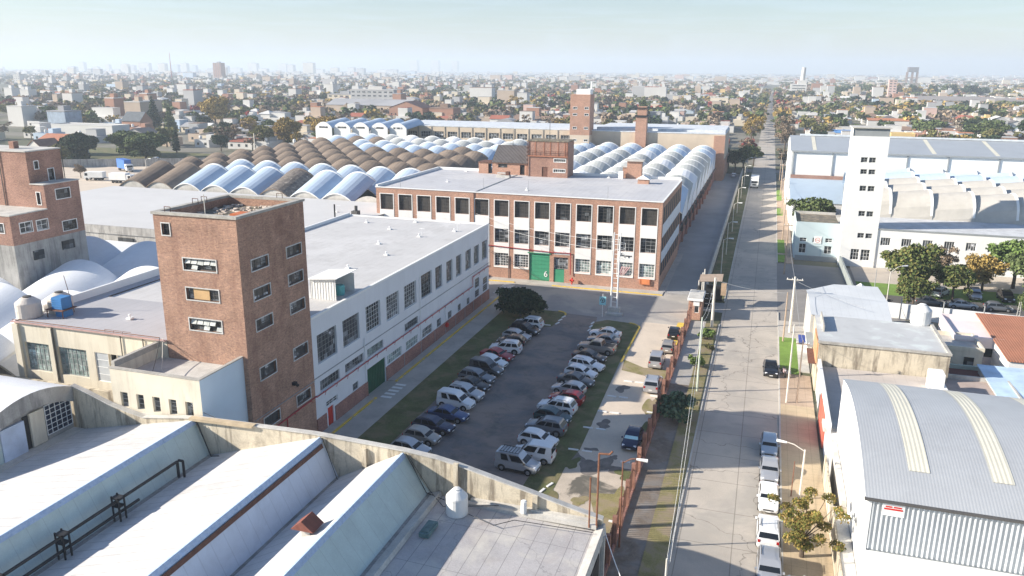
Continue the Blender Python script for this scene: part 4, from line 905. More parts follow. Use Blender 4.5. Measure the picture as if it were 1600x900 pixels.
b = MB(); b.box(-31.88, BY+.12, .12, -31.2, BY+.3, 2.5); b.build('door_infill', brickF, t)
b = MB(); b.path([(-67, BY-.2, 5.95), (-45.5, BY-.2, 5.9), (-34.2, BY-.2, 5.45), (-30.7, BY-.2, 5.5), (-30.7, BY-.25, 1.7)], .07, 6)
for i in range(9): b.tube((-48+i*2, BY, 5.7), (-48+i*2, BY-.3, 5.7), .03, .03, 5)
b.build('fire_pipe', redPipe, t)
b = MB(); b.path([(-42.0, BY-.12, .1), (-42.0, BY-.12, 4.2)], .06, 6); b.path([(-45.9, BY-.3, 5.2), (-42.0, BY-.3, 3.6), (-38.2, BY-.25, 1.6)], .03, 5); b.path([(-45.9, BY-.3, 4.9), (-42.0, BY-.3, 3.2), (-36.2, BY-.25, .5)], .03, 5); b.build('hanging_cable', steelD, t)
for x in (-48.5,):
    b = MB(); b.tube((x, BY-.08, .1), (x, BY-.08, 15.1), .06, .06, 6); b.build('downpipe', rustD, t)
o = MB(); o.tube((0, 0, 0), (0, 0, 1.0), .12, .12, 10); o.tube((0, 0, .75), (.35, -.35, .75), .16, .18, 10); o.tube((0, 0, 1.0), (0, 0, 1.15), .2, .1, 10); o.tube((0, 0, .7), (-.35, -.2, .7), .15, .15, 10)
o = o.build('hydrant', redD); o.location = (-30.3, BY-.55, .12); tag(o, 'red fire hydrant at the foot of the brick factory right of the green gate', 'hydrant')
o = MB(); o.box(0, 0, 0, 1.55, .28, .95); o.mi(1).box(.12, -.02, .1, 1.43, 0, .85); o.mi(0).box(-.15, -.05, .05, 0, .3, .9); o = o.build('cabinet', [mat('orange_cabinet', (.6, .2, .08), .6), mat('orange_cabinet_door', (.72, .25, .1), .5)]); o.location = (-18.45, BY-.29, 1.05); tag(o, 'orange wall cabinet under the last ground floor window', 'cabinet')
# painted cursive sign and pale fan on the bay behind the lattice tower
b = MB(); base = (-22.3, BY-.055, 5.55)
pts = [(0, .1), (.1, .55), (.2, .1), (.33, .6), (.45, .12), (.6, .3), (.7, .12), (.82, .32), (.9, -.15), (1.0, .28), (1.15, .1), (1.25, .3), (1.38, .1), (1.5, .3), (1.6, -.15), (1.72, .28), (1.85, .1), (2.0, .3), (2.1, .12)]
for (xa, za), (xb, zb) in zip(pts, pts[1:]): b.tube((base[0]+xa, base[1], base[2]+za), (base[0]+xb, base[1], base[2]+zb), .06, .06, 4)
b.build('painted_script', trimM, t)
b = MB()
for k in range(4): b.extr([(-22.4+k*.28, BY-.04, 2.4), (-22.25+k*.28, BY-.04, 2.4), (-21.6+k*.42, BY-.04, 3.9), (-21.8+k*.42, BY-.04, 3.9)], (0, -.03, 0))
b.build('painted_fan', mat('pink_paint', (.66, .4, .4), .7), t)
# roof penthouse: brick water tower block
t = thing('roof_tower', 'brick block with panelled upper part and roof edge weeds on the factory', 'building', (-41.6, 158, 15.15))
px0, px1, py0, py1 = -45.8, -37.6, 155.0, 160.1
b = MB(); wall_open(b, 'Y', py0, px0, px1, 15.1, 22.2, [(-40.4, -38.0, 18.25, 18.85), (-40.5, -38.1, 16.2, 16.8), (-42.9, -41.7, 15.2, 17.15)], .2, -1)
b.face([(px1, py0, 15.1), (px1, py1, 15.1), (px1, py1, 22.2), (px1, py0, 22.2)]); b.face([(px0, py0, 15.1), (px0, py1, 15.1), (px0, py1, 22.2), (px0, py0, 22.2)]); b.face([(px0, py1, 15.1), (px1, py1, 15.1), (px1, py1, 22.2), (px0, py1, 22.2)])
b.build('wall', brickM, t)
b = MB()
for x in (-45.7, -44.3, -42.5, -41.2, -39.6, -38.2, -37.75): b.box(x-.08, py0-.06, 19.4, x+.08, py0-.003, 22.1)
b.box(px0-.05, py0-.25, 19.2, px1+.1, py0-.003, 19.4); b.build('pilaster', mat('brick_pilaster', (.36, .16, .1), .9), t)
b = MB(); b.box(px0-.15, py0-.15, 22.2, px1+.15, py1+.1, 22.4); b.build('roof', mossRoof, t)
b = MB(); b.path([(px0, py0-.3, 20.3), (px1, py0-.3, 20.3)], .04, 5); b.path([(px0, py0-.3, 19.9), (px1, py0-.3, 19.9)], .03, 5)
for x in (-45.7, -44, -42, -40, -38, -37.7): b.tube((x, py0-.3, 19.4), (x, py0-.3, 20.3), .03, .03, 5)
b.path([(px0-.15, py0-.2, 15.2), (px0-.15, py0-.2, 22.2)], .07, 5); b.build('rail', rustD, t)
window(t, 'Y', py0, -40.4, -38.0, 18.25, 18.85, -1, 6, 1, .15, whiteP, glassD, surround=whiteP); window(t, 'Y', py0, -40.5, -38.1, 16.2, 16.8, -1, 6, 1, .15, whiteP, glassD, surround=whiteP)
b = MB(); b.box(-42.9, py0+.1, 15.2, -41.7, py0+.18, 17.15); b.build('door', rustD, t)
b = MB(); b.tube((-41.9, 157, 22.4), (-41.9, 157, 28.5), .06, .03, 5); b.tube((-41.9, 157, 22.4), (-41.9, 157, 19.9), .12, .12, 5); b.build('mast', steelD, t)
t = thing('roof_house', 'low brick roof house with a dark sloping sheet roof on the factory', 'building', (-51, 158, 15.15))
b = MB(); wall_open(b, 'Y', 156.2, -53.6, -45.85, 15.1, 17.6, [(-52.6, -50.6, 16.5, 17.3), (-47.9, -46.9, 15.2, 17.2)], .3, -1); wall_open(b, 'Y', 156.3, -56.9, -53.6, 15.1, 17.4, [(-54.8, -53.9, 15.2, 17.2)], .3, -1)
b.face([(-56.9, 156.3, 15.1), (-56.9, 160, 15.1), (-56.9, 160, 17.4), (-56.9, 156.3, 17.4)]); b.face([(-45.9, 156.2, 15.1), (-45.9, 160, 15.1), (-45.9, 160, 20.5), (-45.9, 156.2, 17.6)]); b.face([(-53.6, 156.2, 17.3), (-53.6, 160.1, 17.4), (-53.6, 160.1, 20.7), (-53.6, 156.2, 17.6)])
b.build('wall', brickF, t)
b = MB(); b.extr([(-53.9, 155.8, 17.55), (-45.85, 155.8, 17.55), (-45.85, 155.8, 17.68), (-53.9, 155.8, 17.68)], (0, 4.4, 3.1)); b.build('sheet_roof', darkRoof, t)
b = MB(); b.box(-57.0, 156.1, 17.4, -53.6, 160.1, 17.52); b.build('flat_roof', rustD, t)
window(t, 'Y', 156.2, -52.6, -50.6, 16.5, 17.3, -1, 3, 1, .2, steelD, glassD)
b = MB(); b.box(-47.9, 156.4, 15.2, -46.9, 156.45, 17.2); b.box(-54.8, 156.5, 15.2, -54.2, 156.55, 17.2); b.build('door', trimM, t)
b = MB(); b.tube((-50.6, 160, 20.6), (-50.6, 160, 24), .05, .04, 5); b.build('aerial', steelD, t)
t = thing('brick_vent', 'brick stair head with a flat slab near the right end of the factory roof', 'vent', (-25, 160, 15.15))
b = MB(); b.box(-26.3, 158.6, 15.13, -23.4, 160.1, 18.6); b.box(-27.2, 158.9, 15.13, -26.3, 160.0, 17.3); b.build('wall', brickF, t)
b = MB(); b.box(-26.8, 158.2, 18.6, -23.0, 160.4, 18.85); b.box(-27.5, 158.7, 17.3, -26.32, 160.2, 17.45); b.build('slab', paleC, t)
b = MB(); b.box(-27.8, 157.6, 15.13, -26.9, 158.4, 16.6); b.build('white_box', whiteP, t)
t = thing('gabled_vent', 'small brick vent with a gabled white cap and long shadow', 'vent', (-21.9, 152.3, 15.15))
b = MB(); b.box(-23.0, 151.7, 15.13, -20.9, 153.0, 16.0); b.build('wall', brickF, t)
b = MB(); b.extr([(-23.3, 151.5, 16.0), (-20.6, 151.5, 16.0), (-21.95, 151.5, 16.8)], (0, 1.7, 0)); b.build('cap', whiteP, t)
t = thing('brick_vent', 'low brick vent with a slab cap in front of the dark roofed roof house', 'vent', (-50, 152, 15.15))
b = MB(); b.box(-51.3, 151.2, 15.13, -48.6, 152.4, 15.6); b.build('base', paleC, t)
b = MB(); b.box(-49.4, 151.3, 15.6, -48.7, 152.3, 16.3); b.build('stack', rustD, t)
b = MB(); b.box(-51.2, 151.3, 15.9, -49.4, 152.3, 16.05); b.build('slab', paleC, t)
for x, y, l in ((-57.9, 141.5, 'small grey vent with a pipe on the left half of the factory roof'), (-40.4, 136, 'little white vent in the middle of the factory roof'), (-29.8, 158, 'small vent at the rear edge of the factory roof'), (-60.2, 157.6, 'brick stub vent at the rear left of the factory roof')):
    cap(x, y, 15.14, l)
for x, y in ((-62.9, 131.2), (-48.3, 135.2), (-39.5, 134.0), (-24.8, 131.4)):
    o = MB(); o.tube((0, 0, 0), (0, 0, 2.0), .035, .025, 5); o = o.build('lightning_rod', steelG); o.location = (x, y, 15.14)
    tag(o, {-62.9: 'thin rod at the left front edge of the factory roof', -48.3: 'thin rod beside the dark joint line of the factory roof', -39.5: 'thin rod in the middle of the factory roof', -24.8: 'thin rod at the front edge above the lattice tower'}[x], 'rod')

# ---- long building at the far end, with tower and chimney
t = thing('rear_building', 'long cream building with grid windows closing the far end of the shells', 'building', (-70, 275, 0))
FY = 268.0
ow = [(-62.5-5.2*(i+1), -62.5-5.2*(i+1)+3.7, 12.4, 14.5) for i in range(13)]
w = MB(); wall_open(w, 'Y', FY, -131, -13.2, 0, 16.2, ow, .3, -1); w.face([(-13.2, FY, 0), (-13.2, 296, 0), (-13.2, 296, 16.2), (-13.2, FY, 16.2)]); w.build('wall', mat('cream_plaster', (.6, .5, .39), .85, .07, .3, stain=.2), t)
b = MB(); b.box(-131, FY-.1, 16.2, -13.2, 297, 16.5); b.box(-56, 272, 16.5, -13.4, 296.5, 17.3); b.build('roof', mat('far_roof', (.6, .63, .66), .7), t)
for a, c, e, f in ow: window(t, 'Y', FY, a, c, e, f, -1, 4, 2, .25, whiteP, glassM, sub=False)
b = MB()
for i in range(24): b.box(-131+i*5.2-.25, FY-.15, 10, -131+i*5.2+.05, FY-.003, 16.2) if -131+i*5.2 < -63 else None
b.build('pier', mat('dark_pier', (.3, .27, .24), .9), t)
b = MB(); b.box(-16.6, FY-.5, 0, -13.1, FY-.003, 15.8); b.box(-13.19, 270, 0, -12.9, 296, 8); b.build('brick_end', brickF, t)
for x in range(-104, -70, 9): pass
t = thing('rear_tower', 'tall square brick tower beyond the shell roofs with small paired windows', 'tower', (-60, 265, 0))
ow = [(x, x+1.3, z, z+.65) for x in (-62.6, -58.7) for z in (13.0, 17.0, 21.4, 23.5)]
b = MB(); wall_open(b, 'Y', 264, -63.6, -56.9, 15, 28.2, [o for o in ow if o[2] > 15], .2, -1); b.box(-63.6, 264.02, 15, -56.9, 270, 28.2) if False else None
b.face([(-56.9, 264, 15), (-56.9, 270.5, 15), (-56.9, 270.5, 28.2), (-56.9, 264, 28.2)]); b.face([(-63.6, 264, 15), (-63.6, 270.5, 15), (-63.6, 270.5, 28.2), (-63.6, 264, 28.2)]); b.face([(-63.6, 264, 28.2), (-56.9, 264, 28.2), (-56.9, 270.5, 28.2), (-63.6, 270.5, 28.2)])
b.build('wall', brickF, t)
b = MB(); wall_open(b, 'Y', 264, -63.6, -56.9, 0, 15, [o for o in ow if o[2] < 15], .2, -1); b.face([(-56.9, 264, 0), (-56.9, 268, 0), (-56.9, 268, 15), (-56.9, 264, 15)]); b.build('base', mat('cream_plaster', (.6, .5, .39)), t)
for a, c, e, f in ow: window(t, 'Y', 264, a, c, e, f, -1, 2, 1, .18, whiteP, glassD, sub=False, surround=whiteP)
b = MB(); b.box(-61.9, 265, 28.2, -57.2, 269, 29.9); b.box(-57.4, 266, 29.9, -56.9, 266.6, 32.4); b.build('white_roof_room', whiteP, t)
t = thing('brick_chimney', 'square brick chimney with a dark belt on the rear building', 'chimney', (-40, 268, 0))
b = MB(); b.box(-42.0, 266.5, 10, -38.4, 269.3, 21.8); b.box(-41.6, 266.8, 21.8, -38.6, 269.1, 24.6); b.build('stack', brickF, t)
b = MB(); b.box(-42.3, 266.2, 21.2, -38.1, 269.6, 21.8); b.box(-42.2, 266.3, 24.0, -38.2, 269.5, 24.3); b.build('band', trimM, t)
for t_ in list(COL.objects):
    if t_.name in ('rear_building', 'rear_tower', 'brick_chimney'):
        for ch in [c_ for c_ in t_.children]+[g_ for c_ in t_.children for g_ in c_.children]:
            for v in ch.data.vertices:
                p_ = v.co+t_.location; p_ = Vector((p_.x*1.041, p_.y*1.041, max(0, 36+(p_.z-36)*1.041) if p_.z > .1 else 0)); v.co = p_-t_.location
for i in range(5):
    x1 = -124.5-i*6.9; x0_ = x1-6.7; y = 266-i*1.2
    t = thing('gabled_hall', '{} of the row of white arched fronts with a slot window'.format(('rightmost', 'second from the right', 'middle one', 'second from the left', 'leftmost')[i]), 'building', ((x0_+x1)/2, y, 0), group='white arched fronts at the far end')
    n = 8; pts = [(x0_, y, 8), (x1, y, 8)]+[(x1+(x0_-x1)*k/n, y, 15.3+1.9*(1-(2*k/n-1)**2)) for k in range(n+1)]
    b = MB(); b.extr(pts, (0, .4, 0)); b.box(x0_, y+.01, 0, x1, y+.39, 8); b.build('front', whiteP, t)
    b = MB(); b.box(x0_+1.6, y-.06, 15.0, x1-1.6, y-.003, 15.6); b.build('slot_window', glassM, t)
    b = shell(x0_+.1, x1-.1, y+.4, y+16, 15.1, 16.2, 1.7, 8, .3, False); b.build('roof', [shellW, whiteP], t)

# ================================================================ LANE WALL, GATEHOUSE, FENCE
b = MB(); b.box(-8.0, 136, 0, -7.75, 304, 1.5); b.mi(1).box(-8.05, 136, 1.5, -7.7, 304, 1.62); o = b.build('lane_wall', [paleC, mat('wall_cap', (.62, .56, .46), .85)], origin=(-7.9, 200, 0))
tag(o, 'low pale wall dividing the inner lane from the street verge', 'wall')
t = thing('gatehouse', 'small brick guard hut with a pale slab roof at the end of the rust fence', 'hut', (-8.3, 119, 0))
b = MB(); wall_open(b, 'Y', 116.6, -9.2, -7.3, 0, 3.0, [(-8.3, -7.65, 1.1, 2.2)], .12, -1); wall_open(b, 'X', -7.3, 116.6, 121.4, 0, 3.0, [], .1, 1); b.face([(-9.2, 116.6, 0), (-9.2, 121.4, 0), (-9.2, 121.4, 3), (-9.2, 116.6, 3)]); b.face([(-9.2, 121.4, 0), (-7.3, 121.4, 0), (-7.3, 121.4, 3), (-9.2, 121.4, 3)]); b.build('wall', brickF, t)
b = MB(); b.box(-9.4, 116.3, 3.0, -7.1, 121.6, 3.3); b.build('slab', whiteP, t)
b = MB(); b.box(-9.3, 116.5, 3.3, -7.2, 121.5, 3.36); b.build('roof', paleC, t)
b = MB(); b.box(-8.5, 116.5, 2.2, -7.6, 116.59, 2.95); b.build('notice', whiteP, t)
window(t, 'Y', 116.6, -8.3, -7.65, 1.1, 2.2, -1, 1, 1, .1, whiteP, glassD)
t = thing('gate_canopy', 'brown canopy on a frame over a dark gate with white emblem', 'gate', (-6.8, 124, 0))
b = MB(); b.extr([(-8.4, 124.0, 4.0), (-4.9, 124.6, 4.2), (-4.9, 124.6, 4.3), (-8.4, 124.0, 4.1)], (0, 2.6, .5)); b.build('canopy', mat('brown_sheet', (.36, .28, .22), .8, .15, 1.5), t)
b = MB(); b.box(-7.4, 123.2, .2, -5.9, 123.3, 3.2); b.build('gate_leaf', trimM, t)
b = MB()
for z in (1.1, 1.9, 2.7):
    for x in (-7.0, -6.3): b.lathe([(.0, z), (.0, z)], 0, 0, 3) if False else b.box(x-.22, 123.1, z-.28, x+.22, 123.19, z-.2) or b.box(x-.22, 123.1, z+.2, x+.22, 123.19, z+.28) or b.box(x-.22, 123.1, z-.2, x-.14, 123.19, z+.2) or b.box(x+.14, 123.1, z-.2, x+.22, 123.19, z+.2)
b.build('emblem', whiteP, t)
b = MB(); b.box(-8.5, 122, 0, -8.2, 127.5, 3.4); b.box(-7.6, 128, 0, -4.9, 128.3, 2.6); b.build('side_wall', trimM, t)
b = MB(); b.box(-5.0, 124.4, 2.0, -4.2, 125.6, 3.9); b.build('side_panel', mat('tan_panel', (.5, .36, .24), .8), t)
b = MB(); 
for x, y in ((-8.4, 124.2), (-8.2, 129.5), (-8.1, 132)): b.tube((x, y, 0), (x, y, 4.2), .12, .12, 6)
b.build('post', paleC, t)
t = thing('rust_fence', 'long rusty steel fence with posts between the parking and footpath', 'fence', (-8.8, 80, 0))
y = 20.0; k = 0
pil = [46.5, 49.2, 51.9, 54.6, 57.4, 60.5, 63.6, 66.8, 70.0, 73.4, 76.9, 80.5, 84.2, 88.0, 92.0, 96.0, 100.0, 104.0, 108.0, 112.0, 115.8]
xf = lambda y: -8.75
for p in pil:
    b = MB(); b.box(-8.95, p-.17, 0, -8.6, p+.17, 2.7); b.build('post', mat('rust_post', (.3, .155, .115), .9, .25, 2, fine=.15), t)
b = MB()
for a, c in zip([20]+pil, pil):
    b.box(-8.85, a+.17, .15, -8.8, c-.17, .25); b.box(-8.85, a+.17, 2.1, -8.8, c-.17, 2.2)
    n = int((c-a)/.3)
    for i in range(1, n): yy = a+(c-a)*i/n; b.box(-8.84, yy-.025, .1, -8.8, yy+.025, 2.35)
b.build('railing', rustD, t)
b = MB(); b.box(-8.9, 20, 0, -8.65, 115.8, .35); b.build('plinth', brickD, t)

# ================================================================ VEHICLES
def car_proto(kind):
    # L, halfwidth, roof z, belt z, hood z, x windscreen base, roof front, roof rear, rear base (front is +x), ground clearance
    T = {'hatch': (3.95, .82, 1.43, .9, .87, .95, .2, -1.3, -1.9), 'sedan': (4.4, .85, 1.4, .9, .85, .95, .2, -.9, -1.6),
         'suv': (4.3, .89, 1.62, 1.02, 1.0, 1.05, .35, -1.6, -1.98), 'van': (4.15, .85, 1.82, 1.08, 1.02, 1.15, .45, -1.95, -2.02),
         'pickup': (5.1, .92, 1.75, 1.1, 1.08, 1.1, .5, -.75, -1.0), 'wagon': (4.45, .86, 1.45, .9, .87, 1.0, .3, -1.65, -2.1), 'mini': (3.75, .8, 1.45, .9, .87, 1.0, .35, -1.25, -1.78)}
    L, hw, zr, zb, zh, xa, xb, xc, xd = T[kind]
    xb -= .18
    f, r = L/2, -L/2
    t = bpy.data.objects.new('parked_car', None); COL.objects.link(t); t.empty_display_size = .3
    # body loft
    tail = zb-.0 if kind != 'sedan' else zb+.02
    st = [(r, hw*.86, .42, .7), (r+.06, hw*.93, .26, tail-.04 if kind in ('sedan', 'wagon', 'hatch', 'mini') else zb), (r+.35, hw*.99, .2, zb), (xd, hw, .2, zb), (-.3, hw, .2, zb), (xa-.15, hw, .2, zb), (xa+.1, hw*.99, .2, zh), (f-.55, hw*.97, .2, zh-.08), (f-.16, hw*.9, .24, zh-.2), (f, hw*.78, .4, .62)]
    b = MB(); ring = []
    for x, w_, z0, z1 in st:
        pr_ = [(-w_*.9, z0), (-w_, z0+.12), (-w_*1.0, (z0+z1)/2+.08), (-w_*.93, z1-.03), (-w_*.6, z1+.03), (0, z1+.045), (w_*.6, z1+.03), (w_*.93, z1-.03), (w_*1.0, (z0+z1)/2+.08), (w_, z0+.12), (w_*.9, z0)]
        ring.append([(x, y, z) for y, z in pr_])
    for A, B in zip(ring, ring[1:]):
        for i in range(len(A)): j = (i+1) % len(A); b.face([A[i], B[i], B[j], A[j]])
    b.face(list(reversed(ring[0]))); b.face(ring[-1])
    if kind == 'pickup':
        b.box(-2.4, -.88, zb-.02, -1.05, -.8, zb+.12); b.box(-2.4, .8, zb-.02, -1.05, .88, zb+.12); b.box(-2.5, -.88, zb-.02, -2.4, .88, zb+.12)
    # cabin
    hb, ht = hw*.93, hw*(.76 if kind not in ('van', 'suv') else .82)
    def cab(x, z):  # half width at height z
        u = (z-zb)/(zr-zb); return hb+(ht-hb)*u
    sec = [(xa, zb), (xb, zr-.05), (xb-.3, zr), ((xb+xc)/2, zr+.02), (xc+.25, zr-.01), (xc, zr-.06), (xd, zb)]
    rowl = [[(x, -cab(x, z), z), (x, -cab(x, z)*.9, z+(.03 if z > zb+.2 else 0)), (x, cab(x, z)*.9, z+(.03 if z > zb+.2 else 0)), (x, cab(x, z), z)] for x, z in sec]
    for A, B in zip(rowl, rowl[1:]):
        for i in range(3): b.face([A[i], A[i+1], B[i+1], B[i]])
    for s_ in (0, 3): b.face([q[s_] for q in rowl])
    body = b.build('body', paint('car_silver', (.5, .51, .53), .5), t)
    bv = body.modifiers.new('bevel', 'BEVEL'); bv.width = .03; bv.segments = 2; bv.limit_method = 'ANGLE'; bv.angle_limit = R(25)
    for p_ in body.data.polygons: p_.use_smooth = True
    # glass
    def lerp(p, q, u): return tuple(a+(b_-a)*u for a, b_ in zip(p, q))
    def pane(name, x0, z0, x1, z1, inset=.1, off=.012):
        n_ = Vector((z1-z0, 0, x0-x1)).normalized()
        if n_.z < 0: n_ = -n_
        o_ = n_*off
        g = MB(); w0, w1 = cab(x0, z0)*.9, cab(x1, z1)*.88
        P0 = lerp((x0, 0, z0), (x1, 0, z1), .06); P1 = lerp((x0, 0, z0), (x1, 0, z1), .92)
        g.face([(P0[0]+o_.x, -w0, P0[2]+o_.z), (P0[0]+o_.x, w0, P0[2]+o_.z), (P1[0]+o_.x, w1, P1[2]+o_.z), (P1[0]+o_.x, -w1, P1[2]+o_.z)])
        return g.build(name, carGlass, t)
    pane('windscreen', xa, zb, xb, zr-.05); pane('rear_window', xd, zb, xc, zr-.06)
    n_side = {'suv': 3, 'wagon': 3, 'van': 2, 'pickup': 1, 'sedan': 2, 'hatch': 2, 'mini': 2}[kind]
    zt_, zl = zr-.12, zb+.05
    def xfront(z): return xa+(xb-xa)*(z-zb)/(zr-zb)
    def xrear(z): return xd+(xc-xd)*(z-zb)/(zr-zb)
    fl, ft_ = xfront(zl)-.16, xfront(zt_)-.06; rl, rt_ = xrear(zl)+.14, xrear(zt_)+.1
    for s_ in (-1, 1):
        for k in range(n_side):
            u0, u1 = k/n_side+(.025 if k else 0), (k+1)/n_side-(.025 if k < n_side-1 else 0)
            if kind == 'van' and k == 1: u0, u1 = .55, .82
            if kind == 'van' and k == 0: u1 = .45
            q = [(fl+(rl-fl)*u0, zl), (fl+(rl-fl)*u1, zl), (ft_+(rt_-ft_)*u1, zt_), (ft_+(rt_-ft_)*u0, zt_)]
            g = MB(); g.face([(x, s_*(cab(x, z)+.012), z) for x, z in q]); g.build('side_window', carGlass, t)
    wr = .31 if kind not in ('suv', 'pickup') else .36
    for x in (f-.78, r+.76):
        for s_ in (-1, 1):
            g = MB(); y0_ = s_*(hw-.17); y1_ = s_*(hw+.015)
            g.tube((x, y0_, wr), (x, y1_, wr), wr, wr, 18); o_ = g.build('wheel', rubber, t)
            g = MB(); g.tube((x, y1_, wr), (x, y1_+s_*.012, wr), wr*.62, wr*.58, 12); h_ = g.build('rim', rimM, t); h_.parent = o_
            g = MB(); n = 10; cx_ = x
            arcp = [(cx_+(wr+.09)*math.cos(math.pi*i/n), s_*(hw+.004), wr+(wr+.09)*math.sin(math.pi*i/n)) for i in range(n+1)]
            g.face(arcp); ao = g.build('wheel_arch', trimM, t)
    for s_ in (-1, 1):
        g = MB(); g.extr([(f-.17, s_*hw*.86, zh-.3), (f-.17, s_*hw*.56, zh-.3), (f-.26, s_*hw*.55, zh-.16), (f-.28, s_*hw*.88, zh-.16)], (.13, -s_*.03, 0)); g.build('headlight', lampM, t)
        g = MB(); g.box(r-.0, s_*hw*.68, zb-.28, r+.1, s_*hw*.9, zb-.05); g.build('taillight', tailM, t)
        g = MB(); g.box(xa-.28, s_*(hw+.0), zb+.0, xa-.1, s_*(hw+.16), zb+.13); g.build('mirror', trimM if kind == 'van' else MATS['car_silver'], t)
    g = MB(); g.box(f-.09, -hw*.5, .46, f+.012, hw*.5, .58); g.build('grille', trimM, t)
    g = MB(); g.box(f+.0, -.2, .34, f+.025, .2, .43); g.build('number_plate', whiteP, t)
    g = MB(); g.box(r-.02, -.2, .52, r+.0, .2, .62); g.build('number_plate', whiteP, t)
    if kind in ('hatch', 'sedan', 'mini', 'wagon', 'suv', 'pickup', 'van'):
        g = MB()
        for s_ in (-1, 1): g.box(r+1.15, s_*(hw-.01), .24, f-1.15, s_*(hw+.02), .36 if kind != 'van' else .42)
        g.build('side_trim', trimM, t)
    if kind in ('suv', 'wagon'):
        g = MB()
        for s_ in (-1, 1): g.path([(xc+.3, s_*ht*.88, zr+.09), (xb-.3, s_*ht*.88, zr+.09)], .025, 5)
        g.build('roof_rail', trimM, t)
    if kind == 'pickup':
        g = MB(); g.box(-2.35, -.78, zb+.02, -1.08, .78, zb+.09); g.build('cargo_bed', trimM, t)
    return t
PAINT = {'silver': paint('car_silver', (.5, .51, .53), .5), 'beige': paint('car_beige', (.42, .39, .35), .5), 'white': paint('car_white', (.78, .79, .8), 0), 'navy': paint('car_navy', (.012, .022, .07), .3),
         'blue': paint('car_blue', (.03, .07, .19), .4), 'black': paint('car_black', (.012, .013, .016), .2), 'red': paint('car_red', (.35, .012, .02), .2), 'grey': paint('car_grey', (.1, .105, .115), .5),
         'steel': paint('car_steel', (.2, .215, .24), .5), 'teal': paint('car_teal', (.015, .06, .075), .3), 'tan': paint('car_tan', (.36, .33, .31), .5), 'paleblue': paint('car_paleblue', (.36, .45, .55), .5), 'brown': paint('car_brown', (.07, .055, .05), .4)}
protos = {}
def car(kind, color, x, y, ang, label, group, z=.02, s=1.0):
    if kind not in protos: protos[kind] = car_proto(kind); first = True
    p = protos[kind]
    c = dup(p, (x, y, z), R(ang), label, group, cat='car'); c.name = 'parked_car'
    if s != 1: c.scale = (s, s, s)
    for ch in c.children:
        if ch.name.startswith('body'): slot_obj(ch, [PAINT[color]])
        if ch.name.startswith('mirror') and kind != 'van': slot_obj(ch, [PAINT[color]])
    return c
GL, GR, GS, GF = 'cars in the left parking row', 'cars in the right parking row', 'cars parked along the street kerb', 'cars standing along the rust fence'
Lrow = [('hatch', 'silver', 63.9, -6, 'silver hatchback at the near end of the left row, by the wall'), ('mini', 'beige', 66.6, -5, 'beige two tone hatchback, second from the wall in the left row'),
        ('wagon', 'navy', 69.3, -4, 'dark navy wagon between the beige hatchback and the blue sedan'), ('sedan', 'blue', 72.4, -3, 'mid blue sedan with a dark lower body in the left row'),
        ('van', 'white', 75.6, -6, 'white panel van with dark side windows in the left row'), ('suv', 'silver', 78.2, -7, 'silver car just beyond the white van in the left row'),
        ('sedan', 'black', 80.9, -10, 'black sedan in the middle of the left row'), ('wagon', 'steel', 83.4, -8, 'steel grey car with a boot between the black sedan and grey van'),
        ('van', 'grey', 86.0, -10, 'dark grey people van in the left row beside a white hatchback'), ('hatch', 'white', 88.7, -12, 'white hatchback between the grey van and the red car'),
        ('sedan', 'red', 91.3, -10, 'bright red sedan in the left row'), ('suv', 'white', 94.1, 184, 'pale silver off-roader backed the other way beside the red sedan'),
        ('hatch', 'brown', 97.1, 184, 'dark brown hatchback half hidden beyond the pale off-roader'), ('hatch', 'silver', 99.4, -8, 'silver hatchback third from the shrub end of the left row'),
        ('suv', 'black', 102.1, -8, 'black off-roader second from the dark shrub'), ('suv', 'white', 105.1, 178, 'white car last of the left row, nearest the dark shrub')]
xr_ = [-30.4, -30.4, -30.3, -29.9, -30.3, -30.2, -30.4, -30.7, -30.4, -30.6, -30.8, -30.6, -30.8, -30.7, -30.4, -30.7]
for (k_, c_, y, a, l), x in zip(Lrow, xr_): car(k_, c_, x, y, a, l, GL)
Rrow = [('van', 'silver', -19.6, 64.1, -5, 'silver van with a barred roof at the near end of the right row'), ('van', 'white', -18.8, 66.5, 178, 'silver white van facing the other way behind the barred roof van'),
        ('hatch', 'white', -19.2, 69.7, -6, 'white hatchback third from the near end of the right row'), ('suv', 'steel', -19.2, 72.6, 176, 'two tone dark grey off-roader in the right row'),
        ('hatch', 'teal', -19.2, 75.4, -6, 'dark teal hatchback in the right row'), ('suv', 'white', -19.4, 77.9, 174, 'white off-roader between the teal hatchback and the red car'),
        ('hatch', 'red', -19.0, 80.6, 174, 'red hatchback in the right row'), ('hatch', 'silver', -19.4, 83.3, 172, 'silver hatchback just beyond the red car in the right row'),
        ('sedan', 'grey', -19.2, 86.1, -8, 'dark grey sedan between the silver and the white hatchbacks, right row'), ('hatch', 'white', -19.2, 88.7, -10, 'white hatchback next to the dark grey sedan, right row'),
        ('wagon', 'white', -19.1, 91.5, -10, 'white wagon beside a darker car in the middle of the right row'), ('sedan', 'brown', -19.4, 94.5, -8, 'dark brown sedan beside the tan pickup'),
        ('pickup', 'tan', -19.2, 98.0, 174, 'tan pickup truck with a dark cargo bed'), ('sedan', 'steel', -19.0, 101.5, 176, 'dark steel sedan second from the far end of the right row'),
        ('sedan', 'white', -19.3, 104.4, 174, 'white sedan at the far end of the right row by the tower island')]
for k_, c_, x, y, a, l in Rrow:
    c = car(k_, c_, x, y, a, l, GR)
    if 'barred roof at' in l:
        b = MB()
        for i in range(7): b.box(-1.6+i*.3, -.6, 1.9, -1.56+i*.3, .6, 1.94)
        for s_ in (-.62, .62): b.path([(-1.7, s_, 1.93), (.3, s_, 1.93)], .03, 5)
        o = b.build('roof_rack', trimM); o.parent = c
